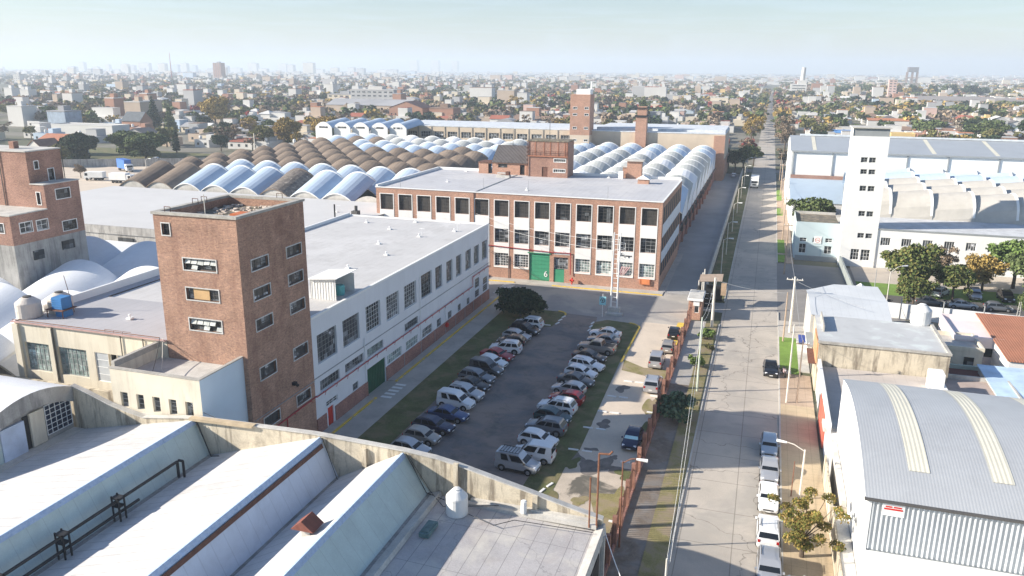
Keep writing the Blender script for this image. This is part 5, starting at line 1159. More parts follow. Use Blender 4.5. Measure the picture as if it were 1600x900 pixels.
Srow = [('hatch', 'paleblue', 2.7, 75.5, -90, 'pale blue hatchback at the far end of the kerb row'), ('sedan', 'silver', 2.75, 70.4, -90, 'silver sedan second from the far end of the kerb row'),
        ('sedan', 'white', 2.7, 65.2, -90, 'white sedan in the middle of the kerb row facing the camera'), ('suv', 'white', 2.7, 59.7, 90, 'white car seen from behind beside the yellow leaved tree'),
        ('suv', 'silver', 2.8, 54.3, -90, 'silver car nearest in the kerb row, below the small tree')]
for k_, c_, x, y, a, l in Srow: car(k_, c_, x, y, a, l, GS)
car('hatch', 'white', 5.4, 52.3, 150, 'white car on the pavement at the foot of the small tree', GS, z=.13)
car('sedan', 'black', 2.75, 97.6, -88, 'black sedan standing alone at the far kerb by the motorcycle', GS)
Frow = [('hatch', 'black', -10.2, 107.9, 92, 'black hatchback farthest along the rust fence'), ('mini', 'beige', -10.3, 101.8, 90, 'beige hatchback second from the gatehouse along the fence'),
        ('van', 'silver', -11.0, 95.9, 90, 'silver minivan third from the gatehouse along the fence'), ('suv', 'silver', -10.4, 87.9, 90, 'silver people carrier fourth from the gatehouse along the fence')]
for k_, c_, x, y, a, l in Frow: car(k_, c_, x, y, a, l, GF)
c = car('hatch', 'navy', -10.3, 72.7, -92, 'navy hatchback with a turquoise sunshade behind its windscreen', GF)
for ch in c.children:
    if ch.name.startswith('windscreen'): slot_obj(ch, [shadeM])
LT = 'cars parked behind the white wall on the right'
for i, (k_, c_, x, y, a, l) in enumerate((('suv', 'white', 29.6, 143.5, 60, 'white car between the trees of the right hand lot'), ('suv', 'silver', 34.7, 143.6, -92, 'silver car facing the wall beside the thin tree'), ('suv', 'black', 39.3, 143.6, -88, 'dark off-roader rightmost in the tree shaded lot'),
        ('sedan', 'grey', 27.0, 136.6, 0, 'dark sedan parked along the white wall under the trees'), ('sedan', 'silver', 31.5, 136.4, 4, 'silver sedan partly hidden behind the white wall'), ('hatch', 'steel', 36.6, 136.6, 2, 'steel grey hatchback behind the lattice mast of the white wall'), ('hatch', 'silver', 24.9, 146.4, 80, 'silver hatchback half hidden behind the leftmost lot tree'), ('sedan', 'black', 20.0, 133.5, 80, 'black sedan behind the hexagonal end of the grey sheet roof'))):
    car(k_, c_, x, y, a, l, LT)
car('hatch', 'white', -10.4, 291, 90, 'small white car at the far end of the inner lane', 'far cars')
car('hatch', 'white', -232, 262, 10, 'white car parked on the green yard far left', 'far cars')
for p in protos.values():
    for ch in list(p.children):
        for g_ in list(ch.children): bpy.data.objects.remove(g_)
        bpy.data.objects.remove(ch)
    bpy.data.objects.remove(p)
# motorcycle by the black sedan
t = thing('motorcycle', 'dark motorcycle with pink grey fairing parked beside the black sedan', 'motorcycle', (4.35, 96.7, .13), R(-80), None)
def local(mb, name, m): o = mb.build(name, m, None); o.parent = t; return o
for x in (-.62, .62):
    b = MB(); b.tube((x, -.06, .3), (x, .06, .3), .3, .3, 14); local(b, 'wheel', rubber)
b = MB(); b.extr([(-.45, -.14, .45), (.35, -.14, .45), (.42, -.14, .75), (.1, -.14, .95), (-.4, -.14, .82)], (0, .28, 0)); local(b, 'body', mat('pink_fairing', (.45, .33, .34), .4))
b = MB(); b.box(-.7, -.13, .8, -.05, .13, .92); local(b, 'seat', trimM)
b = MB(); b.tube((.62, 0, .3), (.4, 0, 1.0), .04, .04, 6); b.tube((.4, -.35, 1.02), (.4, .35, 1.02), .025, .025, 6); local(b, 'handlebar', steelD)
b = MB(); b.tube((.5, 0, .85), (.58, 0, .83), .1, .1, 10); local(b, 'headlight', lampM)
b = MB(); b.box(-.55, -.35, .4, -.2, -.14, .75); b.box(-.55, .14, .4, -.2, .35, .75); local(b, 'pannier', trimM)
# truck on the street and vans at far left
def lorry(name, label, x, y, a, cabm, boxm, L, H, cat='truck'):
    t = thing(name, label, cat, (x, y, .02), R(a)); P_ = lambda mb, n, m: setattr(mb.build(n, m, None), 'parent', t)
    b = MB(); b.extr([(L/2, -1.15, .6), (L/2, -1.15, 1.6), (L/2-.35, -1.15, 2.75), (L/2-1.9, -1.15, 2.8), (L/2-1.9, -1.15, .6)], (0, 2.3, 0)); P_(b, 'cab', cabm)
    b = MB(); b.face([(L/2+.005, -1.0, 1.62), (L/2+.005, 1.0, 1.62), (L/2-.325, 1.0, 2.65), (L/2-.325, -1.0, 2.65)]); P_(b, 'windscreen', carGlass)
    for s_ in (-1, 1): b = MB(); b.box(L/2-1.3, s_*1.155, 1.6, L/2-.35, s_*1.165, 2.45); P_(b, 'side_window', carGlass)
    b = MB(); b.box(-L/2, -1.22, 1.0, L/2-2.0, 1.22, H); P_(b, 'cargo_box', boxm)
    b = MB(); b.box(-L/2, -.5, .65, L/2-1.9, .5, .98); P_(b, 'chassis', trimM)
    for x_ in (L/2-.95, -L/2+1.3, -L/2+2.5):
        for s_ in (-1, 1): b = MB(); b.tube((x_, s_*.8, .48), (x_, s_*1.16, .48), .48, .48, 14); P_(b, 'wheel', rubber)
    for s_ in (-1, 1): b = MB(); b.box(L/2-.0, s_*.75, .75, L/2+.04, s_*1.05, .98); P_(b, 'headlight', lampM)
    b = MB(); b.box(L/2, -.6, .9, L/2+.03, .6, 1.35); P_(b, 'grille', trimM)
    return t
lorry('truck', 'white truck standing at the far kerb of the street', -2.9, 268, -90, whiteP, whiteP, 8.5, 3.3)
lorry('covered_truck', 'truck with a bright blue tarpaulin in the yard far left', -219, 231, -28, whiteP, mat('blue_tarp', (.06, .17, .5), .6), 9.5, 4.2)
lorry('delivery_van', 'white delivery van on the concrete yard left of the brown shells', -210, 208, 195, whiteP, whiteP, 6.3, 2.85, 'van')
lorry('box_truck', 'white box truck beside the near end of the brown shells', -197, 206, 8, whiteP, whiteP, 8.0, 3.2)

# ================================================================ RIGHT HAND SIDE OF THE STREET
t = thing('chamfered_house', 'corner building with a faceted light grey sheet roof', 'building', (12, 114, 0))
pl = [(7.3, 105.6), (16.7, 104.5), (17.2, 114), (17.0, 122.6), (11.2, 122.0), (7.25, 117.6)]
b = MB(); b.prism(pl, 0, 5.6); b.build('wall', paleC, t)
ce = (12.2, 113, 6.3)
b = MB()
hi = [(7.2, 105.4, 5.7), (16.8, 104.3, 5.7), (17.4, 114, 5.9), (17.1, 122.8, 5.75), (11.1, 122.3, 5.75), (7.1, 117.8, 5.7), (7.15, 112.3, 6.2)]
b.face([hi[0], hi[1], hi[2], hi[6]]); b.face([hi[6], hi[2], hi[3], hi[4], hi[5]])
b.build('sheet_roof', greyRoofM, t)
b = MB(); b.box(16.2, 104.2, 4.8, 17.6, 105.4, 5.5); b.build('white_box', whiteP, t)
b = MB(); b.box(7.18, 106.5, 0, 7.29, 109.4, 2.8); b.build('door', whiteP, t)
t = thing('stained_house', 'house with a long stained cream side wall and flat grey roof', 'house', (14, 99, 0))
b = MB(); b.box(7.6, 93.0, 0, 21.2, 104.3, 5.95); b.build('wall', creamD, t)
b = MB(); b.face([(7.6, 93.2, 6.02), (21.2, 93.2, 6.02), (21.0, 104.3, 6.02), (7.6, 104.3, 6.02)]); b.build('roof', mat('worn_flat_roof', (.5, .51, .51), .8, .08, .3, stain=.2, patch=((.6, .64, .62), .3, .55, .66)), t)
b = MB(); b.box(7.5, 92.85, 5.95, 21.3, 93.2, 6.2); b.box(20.9, 93.2, 6.0, 21.25, 104.3, 6.25); b.box(8.25, 97.3, 6.0, 8.4, 103.5, 6.75); b.build('parapet', copingM, t)
b = MB(); b.box(6.75, 99.0, 3.4, 8.2, 104.4, 3.6); b.build('canopy', greyTrim, t)
b = MB(); b.box(6.7, 93.4, 3.2, 7.6, 98.6, 3.35); b.build('awning', rustD, t)
b = MB(); b.box(7.45, 93.2, 3.4, 7.59, 98.8, 5.9); b.build('orange_front', mat('orange_front', (.58, .3, .16), .8), t)
b = MB(); b.box(7.5, 99, 0, 7.59, 101.5, 2.6); b.build('door', steelD, t)
b = MB(); b.box(5.9, 101.2, 3.0, 6.72, 104.2, 3.2); b.build('blue_awning', mat('blue_awning', (.05, .08, .3), .6), t)
tank(19.9, 104.6, 6.03, 1.15, 2.5, tankW, 'tall white plastic tank on the flat roof of the stained house')
t = thing('low_house', 'low flat roofed house with a white and red street front', 'house', (13, 85, 0))
b = MB(); b.box(7.8, 74.5, 0, 20.2, 92.8, 3.2); b.build('wall', whiteW, t)
b = MB(); b.face([(7.8, 74.5, 3.24), (20.2, 74.5, 3.24), (20.2, 92.8, 3.24), (7.8, 92.8, 3.24)]); b.build('roof', mat('tiled_flat_roof', (.52, .47, .43), .85, .08, .4, seams=('XY', (1.2, 1.2), .04, .25), stain=.25), t)
b = MB(); b.box(7.7, 74.4, 3.2, 8.0, 92.8, 4.1); b.box(20.0, 74.4, 3.2, 20.3, 92.8, 3.8); b.box(18.6, 88.5, 3.25, 20.0, 90.3, 5.2); b.build('parapet', whiteP, t)
b = MB(); b.box(7.62, 77.5, .1, 7.79, 84.0, 3.4); b.build('red_front', mat('brick_red_paint', (.55, .13, .09), .75), t)
b = MB(); b.box(7.4, 75.2, 2.9, 9.2, 77.4, 3.3); b.build('canopy', paleC, t)
b = MB(); b.box(7.74, 85.5, .1, 7.8, 87, 2.3); b.build('door', steelD, t)
# arched zinc hangar
t = thing('hangar', 'arched corrugated zinc hangar with pale translucent strips and a white gable', 'hangar', (16, 62, 0))
HX0, HX1 = 8.55, 40.0; hy0, hy1 = 53.3, 74.6
hz_ = lambda y: 8.1+2.1*(1-((y-(hy0+hy1)/2-.8)/((hy1-hy0)/2+.9))**2)
n = 28; yy = [hy0+(hy1-hy0)*i/n for i in range(n+1)]
def strip(x0, x1, ya, yb, m, name, off=0.0):
    b = MB(); q = [y for y in yy if ya <= y <= yb]
    for a, c in zip(q, q[1:]): b.face([(x0, a, hz_(a)+off), (x1, a, hz_(a)+off), (x1, c, hz_(c)+off), (x0, c, hz_(c)+off)])
    return b.build(name, m, t)
strip(HX0-.15, HX1, hy0, hy1, zincX, 'arched_roof')
for k in range(6): x = 11.4+k*5.2; strip(x, x+1.35, hy0+2.6, hy1-.4, skyL, 'skylight_strip', .035)
b = MB()
b.extr([(HX0, hy0, 0)]+[(HX0, y, hz_(y)-.02) for y in yy]+[(HX0, hy1, 0)], (.3, 0, 0)); b.build('gable_wall', whiteP, t)
b = MB(); b.box(HX0+.3, hy0+.1, 3.2, HX1, hy0+.3, hz_(hy0)-.05); b.build('front_backing', zincV, t)
b = MB()
for i in range(100): x = HX0+.35+i*.31; b.extr([(x, hy0+.1, 4.3), (x+.13, hy0+.1, 4.3), (x+.1, hy0+.02, 4.3), (x+.03, hy0+.02, 4.3)], (0, 0, hz_(hy0)-4.45))
b.build('front_ribs', mat('light_zinc', (.7, .72, .73), .45, .08, .8, metal=.3), t)
b = MB(); b.box(HX0-.2, hy0-.18, hz_(hy0)-.12, HX1, hy0+.15, hz_(hy0)+.02); b.build('gutter', steelD, t)
b = MB(); b.box(HX0, 45, 0, HX1, hy0, 4.2); b.build('front_base', whiteP, t)
b = MB(); b.box(9.5, hy0-.02, 7.05, 10.9, hy0+.015, 7.95); s_ = b.build('sign', whiteP, t)
for k, (tx, sz) in enumerate((('SE VENDE', .26), ('TEL 4444', .24))): pass
b = MB(); b.box(9.62, hy0-.04, 7.5, 10.78, hy0-.021, 7.62); b.box(9.7, hy0-.04, 7.68, 10.1, hy0-.021, 7.78); b.box(10.2, hy0-.04, 7.68, 10.7, hy0-.021, 7.78); b.build('sign_lettering', redD, t)
b = MB(); b.box(8.1, 62.2, 0, 8.5, 73.8, 2.9); b.box(7.6, 51.5, 0, 8.5, 62.2, 2.2); b.build('side_passage', paleC, t)
o = MB(); o.box(7.42, 46, 0, 7.55, 71.5, 2.3); o.box(7.3, 61.6, 0, 8.5, 61.9, 2.5); o = o.build('yard_wall', creamD, origin=(7.5, 60, 0)); tag(o, 'stained low wall along the pavement in front of the hangar gable', 'wall')
# pink, terracotta, blue roofed houses behind
def simple_house(name, label, x0, y0, x1, y1, h, wm, rm, roof='flat', rh=1.2, axis='X', cat='house', par=None, wins=True):
    t = thing(name, label, cat, ((x0+x1)/2, (y0+y1)/2, 0))
    b = MB(); b.box(x0, y0, 0, x1, y1, h); b.build('wall', wm, t)
    b = MB()
    if roof == 'flat':
        b.box(x0-.1, y0-.1, h, x1+.1, y0+.15, h+.5); b.box(x0-.1, y1-.15, h, x1+.1, y1+.1, h+.5); b.box(x0-.1, y0+.15, h, x0+.15, y1-.15, h+.5); b.box(x1-.15, y0+.15, h, x1+.1, y1-.15, h+.5); b.build('parapet', par or wm, t)
        b = MB(); b.face([(x0, y0, h+.02), (x1, y0, h+.02), (x1, y1, h+.02), (x0, y1, h+.02)])
    elif roof == 'shed': b.extr([(x0-.2, y0-.2, h), (x1+.2, y0-.2, h), (x1+.2, y0-.2, h+.12), (x0-.2, y0-.2, h+.12)], (0, y1-y0+.4, rh))
    elif axis == 'X':
        ym = (y0+y1)/2
        for s_ in (1,): b.extr([(x0-.3, y0-.4, h-.1), (x0-.3, ym, h+rh), (x0-.3, y1+.4, h-.1), (x0-.3, y1+.4, h+.05), (x0-.3, ym, h+rh+.16), (x0-.3, y0-.4, h+.05)], (x1-x0+.6, 0, 0))
        b2 = MB(); b2.extr([(x0, y0, h), (x0, ym, h+rh), (x0, y1, h)], (.2, 0, 0)); b2.extr([(x1-.2, y0, h), (x1-.2, ym, h+rh), (x1-.2, y1, h)], (.2, 0, 0)); b2.build('gable', wm, t)
    else:
        xm = (x0+x1)/2
        b.extr([(x0-.4, y0-.3, h-.1), (xm, y0-.3, h+rh), (x1+.4, y0-.3, h-.1), (x1+.4, y0-.3, h+.05), (xm, y0-.3, h+rh+.16), (x0-.4, y0-.3, h+.05)], (0, y1-y0+.6, 0))
        b2 = MB(); b2.extr([(x0, y0, h), (xm, y0, h+rh), (x1, y0, h)], (0, .2, 0)); b2.build('gable', wm, t)
    b.build('roof', rm, t)
    if wins:
        w_ = MB(); n = max(2, int((x1-x0)/3.2))
        for i in range(n):
            x = x0+(x1-x0)*(i+.5)/n; w_ = MB(); w_.box(x-.55, y0-.04, h*.45, x+.55, y0-.003, h*.45+1.1); w_.build('window', glassD, t)
    return t
simple_house('pink_house', 'pale pink house front below the white yard wall', 24.6, 107.5, 30.0, 117.2, 3.6, pinkW, pinkW, cat='house')
simple_house('cream_outhouse', 'plain cream outhouse right of the tall white tank', 21.3, 103.5, 27.0, 109.5, 3.4, creamW, mat('beige_roof', (.5, .47, .43), .8))
simple_house('terracotta_house', 'house with a big orange tile roof at the right edge', 29.0, 100.5, 42, 117, 3.6, whiteP, terra, 'shed', .9)
simple_house('blue_roof_house', 'low house with a pale blue sheet roof below the orange tiles', 25.5, 88.0, 42, 98.6, 3.0, paleC, mat('pale_blue_sheet', (.5, .64, .78), .5), 'shed', .3)
simple_house('green_patio', 'small patio with pale green walls and dark chairs behind the stained house', 21.4, 94.8, 26.2, 99.5, 2.4, mat('pale_green_wall', (.5, .56, .46), .85), mat('red_patio_floor', (.16, .06, .05), .8), wins=False)
simple_house('cream_wall_house', 'pale rough walled house behind the low red fronted house', 20.5, 80, 27.5, 94.6, 2.8, paleC, mat('brown_flat', (.42, .34, .3), .9), wins=False)
o = MB(); pts = [(18.2, 127.6), (37, 125.8), (60, 124)]
for (xa, ya), (xb, yb) in zip(pts, pts[1:]): o.prism([(xa, ya), (xb, yb), (xb, yb+.25), (xa, ya+.25)], 0, 2.3)
o = o.build('yard_wall', whiteP, origin=(30, 126.5, 0)); tag(o, 'long white wall in front of the tree shaded car lot', 'wall')
sheet('car_lot', rect(17, 128, 70, 141), .02, mat('lot_dark', (.11, .105, .1), .95, .2, .3, fine=.2)); sheet('lot_lawn', rect(17, 141, 70, 149), .022, grassL); sheet('lot_path', rect(17, 149, 70, 161), .02, mat('tan_path', (.48, .42, .35), .9, .1, .3))
t = thing('small_gable', 'small white hut with a steep gabled roof behind the chamfered roof', 'hut', (16.2, 131, 0))
b = MB(); b.box(14.8, 128.5, 0, 17.3, 133, 2.4); b.build('wall', whiteP, t)
b = MB(); b.extr([(14.5, 128.2, 2.4), (16.05, 128.2, 3.6), (17.6, 128.2, 2.4)], (0, 5.1, 0)); b.build('roof', whiteP, t)
for i, (x, y, l) in enumerate(((21.2, 126.9, 'concrete post of the white wall nearest the small hut'), (26.8, 126.4, 'second concrete post of the white wall'), (32.0, 125.9, 'third concrete post of the white wall'))):
    o = MB(); o.tube((0, 0, 0), (0, 0, 3.4), .1, .08, 6); o.path([(0, 0, 2.0), (.9, -.8, .2)], .03, 4); o = o.build('wall_post', steelG); o.location = (x, y-.2, 0); tag(o, l, 'post')
o = MB()
for dx_ in (-.3, .3): o.tube((36.2+dx_, 125.2, 0), (36.2+dx_*.3, 125.2, 4.6), .04, .04, 5)
for k in range(6): o.tube((35.95, 125.2, .6+k*.6), (36.45, 125.2, .9+k*.6), .025, .025, 4)
o = o.build('lattice_mast', paleC, origin=(36.2, 125.2, 0)); tag(o, 'short pale lattice mast by the white wall', 'mast')

# ---- white factory with tall white tower
t = thing('white_tower', 'tall white tower with paired dark windows across the street', 'tower', (18, 163, 0))
tx0, tx1, ty0, ty1 = 14.9, 21.2, 161.0, 166.0
dxs = lambda z: 0.0
ow = []
for z0_, z1_ in ((19.8, 20.75), (17.65, 18.55), (14.5, 15.5), (9.75, 10.75), (5.6, 6.55)):
    off = (20.75-z1_)*.07
    for a in (16.75, 18.15): ow.append((a+off, a+1.15+off, z0_, z1_))
gr = [(16.9, 18.4, 1.3, 3.4), (18.7, 20.3, 1.3, 3.4)]
b = MB(); wall_open(b, 'Y', ty0, tx0, tx1, 0, 24.6, ow+gr, .25, -1); b.box(tx0, ty0+.5, 24.6, tx0+.3, ty1, 26.0) if False else None
b.face([(tx0, ty0, 0), (tx0, ty1, 0), (tx0, ty1, 26.2), (tx0, ty0, 26.2)]); b.face([(tx1, ty0, 0), (tx1, ty1, 0), (tx1, ty1, 24.6), (tx1, ty0, 24.6)]); b.face([(tx0, ty1, 0), (tx1, ty1, 0), (tx1, ty1, 24.6), (tx0, ty1, 24.6)])
b.build('wall', whiteP, t)
b = MB(); b.box(tx0+.05, ty0+.12, 24.55, tx1-.1, ty1-.1, 26.0); b.build('grey_crown', greyTrim, t)
b = MB(); b.box(tx0-.3, ty0-.25, 26.0, tx1+.15, ty1+.3, 26.2); b.build('roof_slab', paleC, t)
for o_ in ow: window(t, 'Y', ty0, *o_, -1, 2, 2, .22, steelG, glassD, t=.06)
for o_ in gr: window(t, 'Y', ty0, *o_, -1, 3, 3, .22, whiteP, glassD, t=.05)
t = thing('light_blue_annex', 'light blue grey two storey front with a round red emblem sign', 'building', (10.6, 166, 0))
ow = [(7.7, 9.0, 3.4, 4.2), (10.1, 10.8, 3.4, 4.3), (11.2, 11.9, 3.4, 4.3), (12.45, 13.75, 3.5, 4.35), (12.4, 13.8, 1.2, 2.8), (9.6, 11.9, .1, 2.6), (7.7, 9.0, 1.1, 3.0)]
bw = mat('light_blue_wall', (.5, .6, .63), .8, .05, .4)
b = MB(); wall_open(b, 'Y', 165, 6.8, 14.85, 0, 7.4, ow, .3, -1); b.face([(6.8, 165, 0), (6.8, 178, 0), (6.8, 178, 7.4), (6.8, 165, 7.4)]); b.build('wall', bw, t)
b = MB(); b.face([(6.8, 165, 6.9), (14.85, 165, 6.9), (14.85, 178, 6.9), (6.8, 178, 6.9)]); b.build('roof', mossRoof, t)
b = MB(); b.box(6.7, 177.8, 0, 14.85, 178.2, 7.4); b.build('rear_wall', paleC, t)
for k, o_ in enumerate(ow):
    if k == 5: b = MB(); b.box(o_[0], 165.15, .1, o_[1], 165.22, 2.6); b.build('door', bw, t)
    else: window(t, 'Y', 165, *o_, -1, 2, 2, .22, whiteP, glassD, sub=False)
b = MB(); b.box(10.35, 164.9, 3.2, 11.75, 164.96, 4.6); sg = b.build('sign', whiteP, t)
b = MB(); n = 18
for k in range(n):
    a0, a1 = 2*math.pi*k/n, 2*math.pi*(k+1)/n
    b.face([(11.05+math.cos(a)*r_, 164.88, 3.9+math.sin(a)*r_) for a, r_ in ((a0, .48), (a1, .48), (a1, .4), (a0, .4))])
b.box(10.8, 164.87, 3.84, 11.02, 164.89, 3.96); b.box(11.08, 164.87, 3.84, 11.3, 164.89, 3.96)
e_ = b.build('emblem', redD, t)
o = MB(); o.box(7.0, 163.2, 0, 14.7, 163.3, 1.0)
o = o.build('low_fence', greyTrim, origin=(10.8, 163.2, 0)); tag(o, 'low grey fence in front of the light blue annex', 'fence')
t = thing('side_yard_wall', 'grey green wall closing the dead end beside the white tower', 'wall', (15.4, 150, 0))
b = MB(); b.prism([(15.0, 160.8), (15.5, 128), (15.75, 128), (15.3, 160.8)], 0, 1.9); b.build('wall', mat('grey_green_wall', (.28, .31, .3), .85), t)
# long white front wing
t = thing('white_wing', 'long white wing with a row of barred windows behind the trees', 'building', (40, 170, 0))
ow = [(21.9+k*3.6, 23.6+k*3.6, 4.4, 5.9) for k in range(12)]
b = MB(); wall_open(b, 'Y', 161.2, 21.2, 66, 0, 7.35, ow, .25, -1); b.build('wall', whiteP, t)
b = MB(); b.face([(21.2, 161.2, 7.38), (66, 161.2, 7.38), (66, 176, 7.38), (21.2, 176, 7.38)]); b.build('roof', mat('wing_roof', (.55, .56, .57), .8), t)
b = MB(); b.box(21.2, 161.1, 7.35, 66, 161.3, 7.6); b.build('edge', greyTrim, t)
for o_ in ow: window(t, 'Y', 161.2, *o_, -1, 4, 1, .2, whiteP, glassM, sub=False)
# barrel field, arches facing along the street side
t = thing('vaulted_factory', 'field of pale arched shell roofs behind the white tower', 'factory hall', (50, 205, 0))
def xshell(xl, xr, yf, yr, z, rise, dz, m):
    b = MB(); n = 20; L_ = []; R_ = []
    for i in range(n+1):
        u = i/n; y = yf+(yr-yf)*u; h = rise*math.sqrt(max(0, 1-(2*u-1)**2))
        L_.append((xl, y, z+h)); R_.append((xr, y, z+h+dz))
    for i in range(n): b.mi(0); b.face([L_[i], R_[i], R_[i+1], L_[i+1]])
    b.mi(0); b.face([(xl, yf, z-.3), (xr, yf, z-.3), R_[0], L_[0]])
    for i in range(n):
        b.mi(1); a, c = R_[i], R_[i+1]
        b.face([a, c, (c[0], c[1], c[2]-1.4-dz), (a[0], a[1], a[2]-1.4-dz)])
        b.face([(a[0]-.4, a[1], a[2]+.06), (c[0]-.4, c[1], c[2]+.06), (c[0]+.05, c[1], c[2]+.08), (a[0]+.05, a[1], a[2]+.08)])
        b.face([(a[0]-.4, a[1], a[2]+.06), (c[0]-.4, c[1], c[2]+.06), (c[0]-.4, c[1], c[2]-.1), (a[0]-.4, a[1], a[2]-.1)])
    return b.build('barrel_shell', [m, whiteP], t)
for r_ in range(5):
    for k in range(8 if r_ < 3 else 9):
        xl = 17.6+k*7.6+r_*.5
        xshell(xl, xl+7.6, 176+r_*11, 187+r_*11, 7.2, 4.6, .85, shellC if r_ < 3 else shellW)
b = MB(); b.box(21.3, 176.2, 0, 80, 231, 7.3); b.build('base', paleC, t)
# big grey roofed shed behind
t = thing('grey_roof_shed', 'big white shed with a low pitched grey roof and dark downpipes', 'building', (48, 245, 0))
bx0, by0, by1 = 6.1, 224.0, 262
b = MB(); b.extr([(bx0, by0, 0), (bx0, by0, 15.9), (bx0, 243, 18.4), (bx0, by1, 16.0), (bx0, by1, 0)], (.4, 0, 0)); b.build('gable_wall', whiteP, t)
b = MB(); b.box(bx0+.4, by0+.05, 0, 110, by0+.4, 15.85); b.build('front_wall', whiteP, t)
b = MB(); b.face([(bx0-.2, by0-.4, 15.9), (110, by0-.4, 15.9), (110, 243, 18.5), (bx0-.2, 243, 18.5)]); b.face([(bx0-.2, by1+.4, 16), (110, by1+.4, 16), (110, 243, 18.5), (bx0-.2, 243, 18.5)]); b.build('roof', mat('shed_grey_roof', (.4, .43, .46), .55, .05, .2, metal=.2, stain=.1), t)
b = MB(); b.box(bx0+2.5, 242.2, 18.5, 110, 243.8, 18.9); b.build('ridge_cap', mat('pale_ridge', (.6, .64, .67), .5), t)
for k in range(7):
    x = 11.5+k*14.2; b = MB(); b.face([(x, by0+1, 16.1), (x+1.0, by0+1, 16.1), (x+1.0, 241.8, 18.4), (x, 241.8, 18.4)]); b.build('skylight_strip', skyL, t)
b = MB(); b.box(bx0+.3, by0-.45, 15.55, 110, by0-.3, 15.95)
for x in (6.7, 16.4, 34.0, 43.4, 54.6, 65, 76): b.box(x, by0-.2, 7, x+.3, by0+.04, 15.6)
b.build('downpipe', greyTrim, t)
t = thing('lean_to', 'building with a blue grey sheet roof between the tower and white shed', 'building', (13, 214, 0))
b = MB(); b.box(6.5, 200, 0, 20.6, 223.6, 6.0); b.build('wall', whiteP, t)
b = MB(); b.extr([(6.3, 199.6, 6.0), (20.8, 199.6, 6.0), (20.8, 199.6, 6.12), (6.3, 199.6, 6.12)], (0, 23.6, 2.7)); b.build('sheet_roof', blueSheet, t)
b = MB(); b.box(6.5, 223.0, 8.6, 20, 223.5, 9.7); b.build('brick_band', brickM, t)
t = thing('white_outbuilding', 'low white outbuilding behind the light blue annex', 'building', (15, 188, 0))
b = MB(); b.box(13.2, 180, 0, 20.8, 196, 6.2); b.box(6.7, 194, 0, 13.2, 199, 4.6); b.build('wall', whiteP, t)
b = MB(); b.face([(13.2, 180, 6.23), (20.8, 180, 6.23), (20.8, 196, 6.23), (13.2, 196, 6.23)]); b.build('roof', paleC, t)

# ================================================================ POLES, LAMPS, SIGNS, WIRES
def pole(name, x, y, h, label, m, r=.14, cat='utility pole', arm=None, lamp=None, group=None, z=.1, tilt=(0, 0), cross=None):
    t = thing(name, label, cat, (x, y, z), group=group)
    b = MB(); b.tube((x, y, z), (x+tilt[0], y+tilt[1], z+h), r, r*.65, 10); b.build('shaft', m, t)
    tx, ty, tz = x+tilt[0], y+tilt[1], z+h
    if cross:
        b = MB(); b.box(tx-cross, ty-.06, tz-.5, tx+cross, ty+.06, tz-.38); b.build('crossarm', m, t)
        for q in (-.9, -.3, .3, .9): b = MB(); b.tube((tx+cross*q, ty, tz-.38), (tx+cross*q, ty, tz-.2), .05, .03, 6); b.build('insulator', whiteP, t)
    if lamp:
        dx_, dy_, up_ = lamp; b = MB(); b.path([(tx, ty, tz-.15), (tx+dx_*.6, ty+dy_*.6, tz+up_*.8), (tx+dx_, ty+dy_, tz+up_)], .045, 6); b.build('arm', m, t)
        b = MB(); u = Vector((dx_, dy_, 0)).normalized(); p0 = Vector((tx+dx_, ty+dy_, tz+up_)); p1 = p0+u*.85; b.tube(p0-Vector((0, 0, .03)), p1-Vector((0, 0, .03)), .09, .14, 8); b.build('lamp_head', whiteP, t)
    return t
pole('concrete_pole', -5.45, 113.6, 7.4, 'thick pale pole at the near end of the gate canopy verge', poleW, .22)
pole('green_pole', -5.35, 88.4, 9.0, 'slender pale green pole on the verge among shrubs', mat('pale_green_pole', (.5, .56, .46), .7), .12)
pole('concrete_pole', 5.3, 114.6, 8.2, 'tall pale pole with crossarm by the blue awning', poleW, .2, cross=1.1)
pole('wood_pole', 4.35, 110.2, 7.0, 'slim pinkish pole in front of the tall pale pole', woodP, .12)
pole('white_pole', 4.5, 88.2, 9.2, 'thin white pole beside the black sedan', poleW, .11)
pole('wood_pole', 5.6, 88.6, 7.4, 'thin brownish pole with crossarm near the black sedan', woodP, .1, cross=.7)
pole('street_lamp', 5.3, 66.6, 4.7, 'white street lamp leaning over the parked kerb row', poleW, .1, 'street lamp', lamp=(-1.5, .3, .35))
pole('rust_post', 4.6, 66.8, 3.4, 'thin rusty post beside the leaning street lamp', rustM, .05, 'post')
pole('rust_lamp', -8.35, 54.5, 7.4, 'rusty lamp post with a white head over the footpath fence', rustM, .08, 'street lamp', lamp=(1.0, 0, .35))
pole('wire_pole', -3.9, 46.0, 5.4, 'pale pole at the bottom of the street verge carrying wires', poleW, .1)
for i, y in enumerate((146, 163, 188, 214, 240, 266, 292)):
    pole('verge_lamp', -6.1, y, 6.5, '{} lamp of the row on the dark verge between lane and street'.format(('nearest', 'second', 'third', 'fourth', 'fifth', 'sixth', 'farthest')[i]), poleW, .09, 'street lamp', lamp=(.9, 0, .3), group='lamps along the dark verge')
for i, y in enumerate((150, 182, 216, 250, 285)):
    pole('street_pole', 4.9, y, 9.5, '{} wooden pole of the row on the pavement below the white buildings'.format(('nearest', 'second', 'third', 'fourth', 'farthest')[i]), woodP, .13, group='poles on the right hand pavement', cross=.8)
pole('yard_lamp', 19.0, 125.8, 7.4, 'thin pale lamp post beside the round shrub tree and white wall', poleW, .08, 'street lamp', lamp=(1.6, .8, .8))
pole('yard_pole', 17.6, 129.5, 6.8, 'slim grey pole behind the small gabled hut', steelG, .07)
